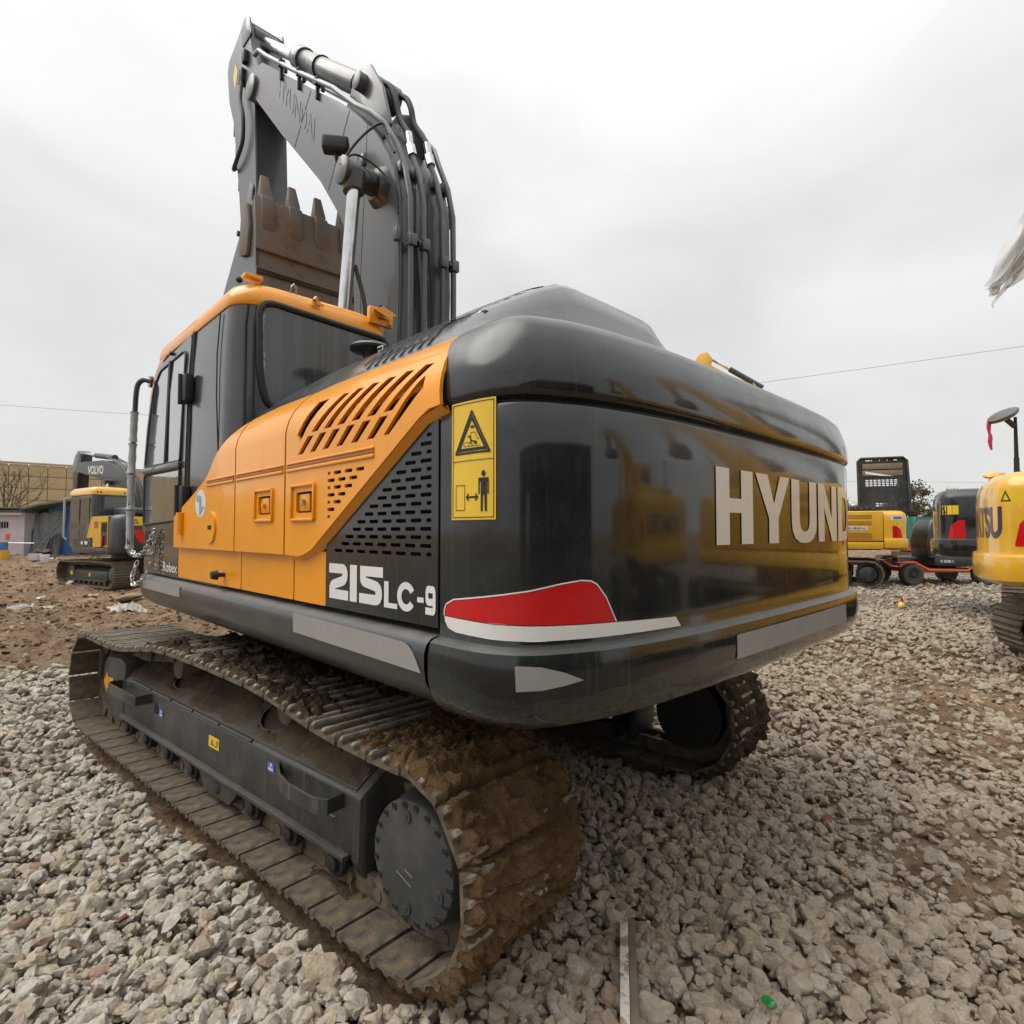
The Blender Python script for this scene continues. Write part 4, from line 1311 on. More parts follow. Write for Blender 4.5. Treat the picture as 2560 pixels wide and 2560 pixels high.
# chain hung over the front corner
def chain(pts, name, label, n_links):
    P_ = catmull(pts, 12)
    L = [0]
    for a, b in zip(P_, P_[1:]): L.append(L[-1] + (b - a).length)
    m = MB()
    for k in range(n_links):
        s = L[-1] * (k + .5) / n_links
        i = min(int(np.searchsorted(L, s)) - 1, len(P_) - 2); i = max(i, 0)
        p = P_[i].lerp(P_[i + 1], (s - L[i]) / max(L[i + 1] - L[i], 1e-6))
        d = (P_[i + 1] - P_[i]).normalized()
        a = d.orthogonal().normalized()
        b = d.cross(a)
        if k % 2: a, b = b, a
        hl = L[-1] / n_links * .72
        ring = [p + d * hl * cos(t) + a * .014 * sin(t) for t in np.linspace(0, 2 * pi, 12, endpoint=False)]
        m.tube(ring, .0042, 5, closed=True)
    o = m.build(name, M['zinc'])
    return tag(o, label, 'chain')
chain([(1.50, 1.38, 1.41), (1.36, 1.385, 1.37), (1.18, 1.375, 1.40), (1.02, 1.365, 1.50), (.93, 1.36, 1.565)], 'chain', 'upper silvery link chain looped from the handrail foot to the corner panel', 17)
chain([(1.30, 1.385, 1.33), (1.27, 1.42, 1.22), (1.18, 1.425, 1.165), (1.08, 1.41, 1.20), (1.00, 1.372, 1.30), (.95, 1.362, 1.42), (.93, 1.36, 1.54)], 'chain', 'lower silvery link chain hanging in a loop below the deck edge', 20)

# ------------------------------------------------------------------ boom
BYL, BYR = .14, -.32
BOOM = [(.02, 1.72), (.22, 1.72), (.36, 2.1), (.40, 2.8), (.40, 3.4), (.43, 3.74), (.52, 3.95), (.67, 4.18), (1.02, 4.62), (1.89, 5.49), (2.58, 6.22), (2.80, 6.32), (2.86, 6.42), (2.82, 6.52), (2.66, 6.58), (2.41, 6.51), (1.13, 5.48), (.72, 5.16), (.59, 5.05), (.31, 4.79), (.10, 4.57), (-.08, 4.33), (-.17, 4.16), (-.22, 3.95), (-.235, 3.34), (-.20, 2.5), (-.14, 2.0)]
bm_ = shape2d([BOOM], abs(BYL - BYR) / 2)
boom = map2d(bm_, lambda x, z, t: (x, (BYL + BYR) / 2 + t, z), 'boom', M['boom'], EX)
def edge_weld(poly, y, name, parent, r=.010):
    m = MB(); m.tube([(x, y, z) for x, z in poly], r, 5, closed=True); return m.build(name, M['boom'], parent)
edge_weld(BOOM, BYL - .012, 'weld_seam', boom, .008)
for a, b in (((.86, 4.46), (.50, 4.97)), ((1.56, 5.17), (1.22, 5.54))):
    m = MB(); m.tube([(a[0], BYL + .001, a[1]), (b[0], BYL + .001, b[1])], .0022, 5); m.build('plate_seam', M['boom'], boom)
m = MB(); m.tube([(.30, BYL + .001, 2.4), (.30, BYL + .001, 3.6), (.22, BYL + .001, 4.7)], .002, 5); m.build('plate_seam', M['boom'], boom)
# tip boss
m = MB(); m.cyl((2.66, BYL + .035, 6.38), (2.66, BYR - .035, 6.38), .13, .13, 20); m.build('boom_tip_boss', M['boom'], boom, bevel=.012)
# faded lettering on the boom flank
_t = fit2d(text2d('HYUNDAI', .02), 0, 0, 1, 1)
map2d(_t, lambda u, v, t: (1.95 - .80 * u - .02 * v, BYL + .003, 5.885 - .86 * u + .20 * v), 'faded_lettering', M['fadedink'], boom, recalc=False)
# arm cylinder bracket on the boom's back
BR = [(.08, 4.55), (.66, 5.10), (.55, 5.24), (.42, 5.30), (.28, 5.26), (.10, 4.98), (-.02, 4.62)]
BR2 = [(.08, 4.55), (.60, 5.05), (.45, 5.13), (.27, 5.02), (.08, 4.78), (-.02, 4.60)]
for y, poly in ((.09, BR), (-.27, BR2)):
    m = MB(); m.prism(poly, y, y - .03); m.build('cylinder_bracket', M['boom'], boom, bevel=.006)
m = MB(); m.cyl((.37, .16, 5.14), (.37, -.22, 5.14), .07, .07, 18); m.build('bracket_pin', M['boom'], boom, bevel=.01)
# arm cylinder
A0, A1 = Vector((.37, -.09, 5.14)), Vector((2.98, -.09, 7.23))
ad = (A1 - A0).normalized(); al = (A1 - A0).length
m = MB(); m.cyl(A0 - ad * .08, A0 + ad * (al * .60), .098, .098, 24); m.cyl(A0 + ad * (al * .56), A0 + ad * (al * .62), .118, .118, 24); m.cyl(A0 + Vector((0, .12, 0)), A0 - Vector((0, .12, 0)), .11, .11, 18)
acyl = m.build('arm_cylinder', M['boom'], EX, bevel=.006)
m = MB(); m.cyl(A0 + ad * (al * .6), A1, .062, .062, 20); m.build('cylinder_rod', M['chrome'], acyl)
m = MB(); m.cyl(A1 + Vector((0, .13, 0)), A1 - Vector((0, .13, 0)), .10, .10, 18); m.build('rod_eye', M['boom'], acyl, bevel=.01)
for f in (.13, .42):
    c = A0 + ad * al * f
    u = ad.cross(Vector((0, 1, 0))).normalized()
    ring = [c + (u * cos(t) + Vector((0, 1, 0)) * sin(t)) * .104 for t in np.linspace(0, 2 * pi, 20, endpoint=False)]
    m = MB(); m.tube(ring, .008, 5, closed=True); m.box(c - u * .13, (.05, .04, .05)); m.build('cylinder_clamp', M['rubber'], acyl)
# four steel pipes up the boom's back with clamps
PIPES = [(.085, 0), (-.03, 1), (-.20, 2), (-.30, 3)]
pipe_objs = []
for y, k in PIPES:
    off = .055
    base = [(-.20 - off, 2.0), (-.245 - off, 2.6), (-.245 - off, 3.4), (-.235 - off, 3.93), (-.17 - off, 4.18)]
    if k in (0, 3):
        ex = [(-.07 - off * .9, 4.40), (.02 - off * .6, 4.60), (.10, 4.72), (.33, 4.90), (.58, 5.13), (.72, 5.26), (1.5, 5.87), (2.2, 6.44), (2.40, 6.62), (2.52, 6.64)]
        yy = y + (.09 if k == 0 else -.05)
        pts = [(x, y, z) for x, z in base] + [(ex[0][0], y, ex[0][1]), (ex[1][0], (y + yy) / 2, ex[1][1])] + [(x, yy, z) for x, z in ex[2:]]
        pts = [(x, (y_ if i < 7 else y_), z) for i, (x, y_, z) in enumerate(pts)]
    else:
        pts = [(x, y, z) for x, z in base] + [(-.10 - off, y, 4.33), (-.07 - off, y, 4.42)]
    o = tubepart(pts, .022, 'steel_pipe', M['boom'], EX, 10)
    pipe_objs.append(o)
    if k in (1, 2):
        p = Vector(pts[-1])
        m = MB(); m.cyl(p - Vector((.02, 0, .06)), p + Vector((.01, 0, .03)), .036, .036, 6); m.build('pipe_nut', M['steel'], o)
        m = MB(); m.cyl(p + Vector((.01, 0, .03)), p + Vector((.035, 0, .14)), .028, .028, 12); m.build('hose_ferrule', M['steel'], o)
        q = p + Vector((.035, 0, .14))
        if k == 1: ho = catmull([q, (.03, -.03, 4.74), (.09, -.03, 4.92), (.16, -.03, 5.06), (.26, -.03, 5.15), (.38, -.04, 5.235), (.47, -.05, 5.24)], 5)
        else: ho = catmull([q, (.08, -.2, 4.80), (.13, -.2, 4.96), (.20, -.2, 5.08), (.33, -.19, 5.18), (.47, -.16, 5.26)], 5)
        tubepart(ho, .024, 'hydraulic_hose', M['rubber'], o, 10)
for y0, y1, zc, dx in ((.085, -.03, 3.62, 0), (-.20, -.30, 3.55, 0), (.085, -.03, 2.62, 0), (.085, -.03, 4.2, .10), (-.20, -.30, 4.2, .10)):
    x = -.245 - .055 + dx + (.03 if zc > 4 else 0)
    for y in (y0, y1):
        m = MB(); m.box((x - .005, y, zc), (.06, .062, .085)); m.build('pipe_clamp', M['boom'], EX, bevel=.006)
    m = MB(); m.bar((x + .02, y0, zc), (x + .02, y1, zc), .03, .02); m.cyl((x + .02, (y0 + y1) / 2, zc), (x - .03, (y0 + y1) / 2, zc), .012, .012, 6); m.build('clamp_bar', M['boom'], EX)
m = MB(); m.box((-.245, .165, 3.66), (.05, .04, .10)); m.build('hose_bracket', M['boom'], boom, bevel=.004)
# thin electric cables down the back
for k, y in enumerate((.03, .01, -.10)):
    tubepart(catmull([(-.24, y, 4.05), (-.27, y + .02 * sin(k), 3.7), (-.255, y - .03, 3.3), (-.27, y - .02, 2.9), (-.255, y, 2.5), (-.25, y, 2.2)], 5), .008, 'cable', M['rubber'], boom, 6)
# brackets holding the forward pipe
for f in (.20, .46, .74):
    p = Vector((.72 + 1.48 * f, .17, 5.26 + 1.18 * f))
    m = MB(); m.box(p + Vector((0, -.0, -.005)), (.05, .05, .065)); m.box(p + Vector((.05, -.02, -.075)), (.022, .03, .11)); m.box(p + Vector((-.05, -.02, -.07)), (.022, .03, .09)); m.build('pipe_bracket', M['rubber'], boom)
# work lamp
m = MB()
LP = Vector((.40, .31, 4.545))
_R = Matrix.Rotation(radians(-35), 3, 'Z')
m.box(LP, (.11, .20, .115), _R)
lamp = m.build('work_lamp', M['rubber'], EX, bevel=.022, seg=3)
tubepart([LP + Vector((0, 0, -.05)), LP + Vector((0, -.01, -.11)), LP + Vector((0, -.03, -.15)), LP + Vector((-.05, -.14, -.22))], .014, 'lamp_arm', M['rubber'], lamp)
m = MB(); m.box(LP + Vector((0, -.06, -.165)), (.05, .10, .012)); m.build('lamp_foot', M['rubber'], lamp)
# boom cylinders on both sides
PX, PZ = 0.03, 4.12
for sgn, yc in ((1, .36), (-1, -.40)):
    yb = BYL if sgn > 0 else BYR
    m = MB()
    m.cyl((PX, yb - .02 * sgn, PZ), (PX, yc + .075 * sgn, PZ), .085, .085, 20)
    m.cyl((PX, yb - .01 * sgn, PZ), (PX, yb + .06 * sgn, PZ), .16, .11, 24)
    m.cyl((PX, yc + .07 * sgn, PZ), (PX, yc + .10 * sgn, PZ), .098, .098, 20)
    bc = m.build('boom_cylinder', M['dark_satin'], EX, bevel=.006)
    m = MB(); m.cyl((PX, yc, PZ), (PX - .01, yc, PZ - .13), .10, .075, 18); m.build('rod_eye', M['dark_satin'], bc)
    m = MB(); m.cyl((PX - .012, yc, PZ - .12), (.26, yc, 2.35), .047, .047, 24); m.build('cylinder_rod', M['chrome'], bc)
    m = MB(); m.cyl((.245, yc, 2.45), (.36, yc, 1.45), .085, .085, 20); m.build('cylinder_barrel', M['boom'], bc)
# cables around the pin
tubepart(catmull([(PX + .02, .42, PZ + .10), (PX - .02, .36, PZ + .22), (PX - .06, .26, PZ + .36), (PX - .10, .18, PZ + .42), (PX - .14, .17, PZ + .30), (-.20, .16, PZ + .15)], 5), .010, 'cable', M['rubber'], boom, 6)
tubepart(catmull([(PX + .0, .46, PZ + .03), (PX - .05, .38, PZ + .12), (PX - .12, .24, PZ + .06), (-.20, .16, PZ - .12), (-.23, .15, PZ - .3)], 5), .008, 'cable', M['rubber'], boom, 6)
m = MB(); m.box((PX - .02, .30, PZ + .12), (.09, .03, .09)); m.build('pin_bracket', M['dark_satin'], boom, bevel=.006)
tubepart(catmull([(.10, .30, 3.5), (.06, .24, 3.2), (.10, .22, 2.9), (.16, .24, 2.6)], 5), .016, 'hydraulic_hose', M['hose'], boom, 8)

# ------------------------------------------------------------------ arm
AYL, AYR = .085, -.265
ARM = [(2.92, 7.33), (3.06, 7.44), (3.20, 7.44), (3.34, 7.38), (3.62, 7.28), (3.66, 7.16), (3.58, 6.75), (3.41, 6.40), (3.20, 5.5), (3.11, 5.04), (2.98, 4.2), (2.90, 3.50), (2.84, 3.36), (2.70, 3.34), (2.62, 3.44), (2.62, 4.2), (2.67, 5.28), (2.75, 6.30), (2.52, 6.30), (2.50, 6.50), (2.66, 6.62), (2.84, 6.92), (2.90, 7.1)]
arm = map2d(shape2d([ARM], abs(AYL - AYR) / 2), lambda x, z, t: (x, (AYL + AYR) / 2 + t, z), 'arm', M['boom'], EX)
edge_weld(ARM, AYL - .01, 'weld_seam', arm, .008)
for y in (AYL + .012, AYR - .012):
    m = MB(); m.prism(round_poly([(2.86, 7.15), (2.93, 7.40), (3.07, 7.48), (3.18, 7.40), (3.15, 7.15)], .05), y, y - .02); m.build('cylinder_lug', M['boom'], arm, bevel=.004)
map2d(shape2d([[(3.30, 6.98), (3.38, 7.12), (3.45, 6.98), (3.38, 6.78)]]), lambda x, z, t: (x, AYL + .003, z), 'warning_label', M['label'], arm)
m = MB(); m.box((3.10, AYL + .02, 6.78), (.10, .05, .16)); m.box((3.0, AYL + .025, 6.95), (.08, .05, .14)); m.build('hose_clamp', M['rubber'], arm, bevel=.008)
tubepart(catmull([(3.08, AYL + .03, 6.70), (3.03, AYL + .06, 6.45), (2.93, AYL + .06, 6.2), (2.96, AYL + .05, 5.95), (3.12, AYL + .05, 5.82), (3.30, AYL + .03, 5.78), (3.36, AYL - .03, 5.86)], 6), .022, 'hydraulic_hose', M['hose'], arm, 8)
for z, x in ((6.35, 3.44), (6.05, 3.36), (5.6, 3.25)):
    m = MB(); m.box((x, AYL - .04, z), (.06, .05, .14)); m.build('pipe_clip', M['rubber'], arm, bevel=.006)
tubepart([(3.64, AYL - .05, 7.1), (3.45, AYL - .05, 6.4), (3.24, AYL - .05, 5.5), (3.15, AYL - .05, 5.04), (3.05, AYL - .05, 4.3)], .016, 'steel_pipe', M['boom'], arm, 8)
# bucket cylinder and linkage in front of the arm
m = MB(); m.cyl((3.50, -.09, 6.6), (3.26, -.09, 5.0), .085, .085, 18); bcyl = m.build('bucket_cylinder', M['boom'], EX, bevel=.006)
m = MB(); m.cyl((3.26, -.09, 5.0), (3.12, -.09, 4.35), .052, .052, 16); m.build('cylinder_rod', M['chrome'], bcyl)
for y in (.13, -.31):
    m = MB(); m.bar((3.12, y, 4.35), (2.78, y, 3.95), .05, .12); m.bar((3.12, y, 4.38), (2.42, y, 4.12), .05, .12); m.build('bucket_link', M['boom'], EX, bevel=.01)
# side link plates and bolts seen left of the bucket
m = MB(); m.prism(round_poly([(2.36, 4.80), (2.30, 5.08), (2.38, 5.16), (2.46, 5.06), (2.46, 4.56), (2.40, 4.5)], .03), .25, .22); m.build('guide_plate', M['boom'], arm, bevel=.005)
for z in (4.62, 4.44):
    m = MB(); m.cyl((2.46, .19, z), (2.46, .30, z), .045, .045, 10); m.cyl((2.46, .28, z), (2.46, .34, z), .028, .028, 6); m.build('link_pin', M['rubber'], arm)

# ------------------------------------------------------------------ bucket, curled up with its teeth pointing skywards
BKL, BKR = .50, -.66
_bp = catmull([(1.575, 0, 4.54), (1.53, 0, 4.25), (1.50, 0, 3.95), (1.52, 0, 3.62), (1.66, 0, 3.30), (1.94, 0, 3.10), (2.28, 0, 3.06), (2.58, 0, 3.18), (2.74, 0, 3.40)], 4)
m = MB()
outer = [(p.x, p.z) for p in _bp]
inner = []
for i, p in enumerate(_bp):
    t = (_bp[min(i + 1, len(_bp) - 1)] - _bp[max(i - 1, 0)]).normalized()
    n_ = Vector((-t.z, 0, t.x))
    q = p + n_ * (.030 if n_.x > 0 or n_.z > 0 else -.030)
    inner.append((q.x, q.z))
m.prism(outer + inner[::-1], BKL, BKR)
bucket = m.build('bucket', M['bucket'], EX, smooth=40)
for y in (BKL - .002, BKR + .032):
    m = MB(); m.prism([(x + (.004 if k < 6 else 0), z + .006) for k, (x, z) in enumerate(outer)] + [(2.60, 3.62), (2.30, 3.95), (1.90, 4.35), (1.70, 4.54)], y, y - .03); m.build('side_plate', M['boom'], bucket)
m = MB(); m.prism([(1.548, 4.55), (1.498, 4.06), (1.470, 4.06), (1.520, 4.56)], BKL + .01, BKR - .01); m.build('lip_plate', M['bucket'], bucket, bevel=.006)
m = MB(); m.prism([(1.505, 3.90), (1.520, 3.62), (1.492, 3.60), (1.474, 3.90)], BKL + .005, BKR - .005); m.build('wear_plate', M['bucket'], bucket, bevel=.006)
m = MB(); m.prism([(1.498, 3.885), (1.468, 3.885), (1.462, 3.84), (1.495, 3.84)], BKL + .0, BKR); m.build('weld_ridge', M['mud_dark'], bucket)
for k in range(5):
    y = .40 - k * .255
    m = MB()
    m.loft([[(x - a, y - w, z), (x - a, y + w, z), (x + a, y + w, z), (x + a, y - w, z)] for x, z, a, w in ((1.51, 4.25, .02, .05), (1.515, 4.32, .045, .062), (1.545, 4.56, .055, .060), (1.56, 4.57, .045, .048), (1.575, 4.60, .052, .056), (1.60, 4.80, .016, .034))], True, True, True)
    m.build('tooth', M['bucket'], bucket, bevel=.008)
m = MB(); m.prism(round_poly([(1.66, 4.55), (1.60, 4.30), (1.66, 4.05), (1.85, 4.1), (1.80, 4.5)], .04), BKL + .03, BKL); m.build('side_cutter', M['bucket'], bucket, bevel=.006)
for y in (.12, -.28):
    m = MB(); m.prism([(2.50, 3.05), (2.90, 3.25), (2.95, 3.50), (2.75, 3.62), (2.45, 4.20), (2.36, 4.18), (2.40, 3.6)], y, y - .04); m.build('bucket_ear', M['boom'], bucket, bevel=.006)
# ------------------------------------------------------------------ undercarriage
_ex, _ey = Vector((cos(TH), sin(TH), TP)).normalized(), Vector((-sin(TH), cos(TH), TR))
_ey = (_ey - _ex * _ey.dot(_ex)).normalized()
_ez = _ex.cross(_ey)
UB = Matrix(((_ex.x, _ey.x, _ez.x, 0), (_ex.y, _ey.y, _ez.y, 0), (_ex.z, _ey.z, _ez.z, 0), (0, 0, 0, 1)))

def track_path(xr, xf, zc, r, zb, humps, N=600):
    """closed polyline (x, z): bottom front -> bottom rear -> rear arc -> top -> front arc"""
    pts = [(x, zb) for x in np.linspace(xf - .06, xr + .06, 30)]
    for a in np.linspace(-90, -255, 26): pts.append((xr + r * cos(radians(a)), zc + r * sin(radians(a))))
    pts += [(p.x, p.z) for p in catmull([(x, 0, z) for x, z in humps], 8)]
    for a in np.linspace(75, -90, 26): pts.append((xf + r * cos(radians(a)), zc + r * sin(radians(a))))
    P_ = np.array(pts)
    d = np.r_[0, np.cumsum(np.hypot(*np.diff(np.vstack([P_, P_[:1]]), axis=0).T))]
    s = np.linspace(0, d[-1], N, endpoint=False)
    Q = np.vstack([P_, P_[:1]])
    X, Z = np.interp(s, d, Q[:, 0]), np.interp(s, d, Q[:, 1])
    k = 5
    ker = np.ones(2 * k + 1) / (2 * k + 1)
    X = np.convolve(np.r_[X[-k:], X, X[:k]], ker, 'valid'); Z = np.convolve(np.r_[Z[-k:], Z, Z[:k]], ker, 'valid')
    return X, Z, d[-1]
TPX, TPZ, TPL = track_path(-1.83, 1.77, .388, .338, .048,
                           [(-1.60, .716), (-1.30, .738), (-1.0, .782), (-.7, .806), (-.3, .815), (.1, .815), (.4, .806), (.7, .765), (1.0, .725), (1.25, .712), (1.5, .715)])
def path_at(s):
    n = len(TPX); u = (s / TPL * n) % n
    i = int(u); j = (i + 1) % n; f = u - i
    x, z = TPX[i] * (1 - f) + TPX[j] * f, TPZ[i] * (1 - f) + TPZ[j] * f
    a, b = (i - 4) % n, (i + 5) % n
    t = Vector((TPX[b] - TPX[a], 0, TPZ[b] - TPZ[a])).normalized()
    nrm = Vector((-t.z, 0, t.x))            # outward for this direction of travel
    return Vector((x, 0, z)), t, nrm
NS = 49
PITCH_S = TPL / NS
def shoe_mesh(detail=True):
    h = PITCH_S / 2 - .008
    g = .030
    prof = [(-h, -.008), (h, -.008), (h, .004)]
    for c in (.38, 0.0, -.38):
        x = c * PITCH_S
        prof += [(x + .020, .006), (x + .009, g * (1.0 if c else .9)), (x - .007, g * (1.0 if c else .9)), (x - .018, .006)]
    prof += [(-h, .004)]
    m = MB()
    w = .30
    rings = [[(px, y, pz) for px, pz in prof] for y in (-w, -w + .012, -.1, .1, w - .012, w)]
    for ring in (rings[0], rings[-1]):
        for k, (a, b, c) in enumerate(ring): ring[k] = (a, b, c if c < .01 else c - .010)
    m.loft(rings, True, True, True)
    me = m.mesh('track_shoe', smooth=25)
    me.materials.append(M['shoe_bar'])
    return me
SHOE = shoe_mesh()
def crawler_track(yc, shoes=True):
    m = MB()
    for k in range(NS):
        p, t, n_ = path_at((k + .5) * PITCH_S)
        for dy in (-.085, .085):
            c = p - n_ * .055
            m.bar((c - t * PITCH_S * .53) + Vector((0, dy + .012 * (k % 2), 0)), (c + t * PITCH_S * .53) + Vector((0, dy + .012 * (k % 2), 0)), .035, .085, up=n_)
        c = p - n_ * .055 + t * PITCH_S * .5
        m.cyl(c + Vector((0, -.12, 0)), c + Vector((0, .12, 0)), .026, .026, 8)
    tr = m.build('crawler_track', M['shoe'], EX, basis=UB @ Matrix.Translation((0, yc, 0)))
    for k in range(NS):
        p, t, n_ = path_at((k + .5) * PITCH_S)
        o = bpy.data.objects.new('track_shoe', SHOE)
        COL.objects.link(o)
        o.parent = tr
        j = random.uniform(-.004, .004)
        bx = Vector((0, 1, 0)).cross(n_)
        o.matrix_basis = Matrix(((bx.x, 0, n_.x, p.x), (bx.y, 1, n_.y, j), (bx.z, 0, n_.z, p.z), (0, 0, 0, 1)))
    return tr
trackL = crawler_track(1.195)
trackR = crawler_track(-1.14)

def mud_crust(track, s0, s1, thick, seed, name, mat, ds=.0078, dy=.0085, fade0=.3, fade1=.5, patch=0.0):
    ns = int((s1 - s0) / ds); ny = int(.63 / dy)
    ss = np.linspace(s0, s1, ns); ys = np.linspace(-.312, .312, ny)
    SS, YY = np.meshgrid(ss, ys, indexing='ij')
    base = sstep(0, fade0, SS - s0) * sstep(0, fade1, s1 - SS)
    big = fbm(SS * 3.2, YY * 3.2 + 4, seed, 4)
    med = fbm(SS * 13, YY * 13, seed + 3, 4, .6)
    fin = fbm(SS * 48, YY * 48, seed + 7, 3, .6)
    ph = (SS / PITCH_S) % 1.0
    ridge = np.zeros_like(SS)
    for c in (.12, .5, .88): ridge = np.maximum(ridge, np.exp(-((ph - c) / .055) ** 2))
    gap = np.exp(-(np.minimum(ph, 1 - ph) / .028) ** 2)
    cover = big - .5 + base * (thick[1]) - patch
    lump = np.abs(fbm(SS * 9 + 3, YY * 9, seed + 11, 4, .62) - .5) * 2
    clod = np.clip(fbm(SS * 24, YY * 24, seed + 13, 3, .6) - .52, 0, 1)
    th = -.012 + thick[0] * np.clip(cover + .35, 0, 1.4) * base + (med - .5) * .070 * base + (fin - .5) * .038 * base + (.5 - lump) * .026 * base + clod * .075 * base + ridge * (.018 - .050 * (vnoise(SS * 1.7, YY * 4, seed + 31) > .60)) - gap * .055 * np.clip(vnoise(YY * 4, SS * .9, seed) * 1.6 - .55, 0, 1)
    edge_n = fbm(SS * 7, YY * 0 + np.sign(YY) * 3, seed + 51, 4, .6)
    vv = []
    for i in range(ns):
        p, t, n_ = path_at(ss[i])
        for k in range(ny):
            ed = .312 - abs(ys[k]) - .034 * edge_n[i, k]
            f_ = min(1.0, max(0.0, ed / .020))
            off = (th[i, k] + .006) * f_ - .007 * (1 - f_)
            if f_ < 1: off = max(off, -.007)
            q = p + n_ * off
            jut = (med[i, k] - .5) * .02 * f_ if abs(ys[k]) > .27 else 0
            yy = ys[k] + jut
            if f_ < .5: yy = max(-.2965, min(.2965, yy))
            vv.append((q.x, yy, q.z))
    ff = [(i * ny + k, i * ny + k + 1, (i + 1) * ny + k + 1, (i + 1) * ny + k) for i in range(ns - 1) for k in range(ny - 1)]
    return MB().add(vv, ff).build(name, mat, track, smooth=70)
# arc-length landmarks: bottom run ~3.48 m, rear arc ~1 m, then the top run forwards
S_BOT = 3.48
mud_crust(trackL, S_BOT - .42, S_BOT + 1.95, (.046, .50), 21, 'caked_mud', M['mud'], fade0=.25, fade1=1.0)
mud_crust(trackL, S_BOT + 1.45, S_BOT + 4.2, (.034, .30), 77, 'dried_mud', M['mud_dark'], fade0=.4, fade1=.9, patch=.02)
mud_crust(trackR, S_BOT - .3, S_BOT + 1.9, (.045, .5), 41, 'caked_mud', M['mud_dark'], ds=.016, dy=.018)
# dirt lying on the inside of the lower run
def bottom_dirt(track, seed):
    xs = np.linspace(-1.95, 1.6, 150); ys = np.linspace(-.27, .27, 26)
    XX, YY = np.meshgrid(xs, ys, indexing='ij')
    z = .054 + (fbm(XX * 4, YY * 4, seed, 5, .6) - .68 + .10 * sstep(.9, -1.9, XX)) * .12 + (fbm(XX * 30, YY * 30, seed + 2, 3) - .5) * .010
    m = MB().add(np.stack([XX, YY, z], -1).reshape(-1, 3).tolist(), [(i * 26 + k, i * 26 + k + 1, (i + 1) * 26 + k + 1, (i + 1) * 26 + k) for i in range(149) for k in range(25)])
    return m.build('loose_dirt', M['mud_dark'], track, smooth=70)
bottom_dirt(trackL, 5)

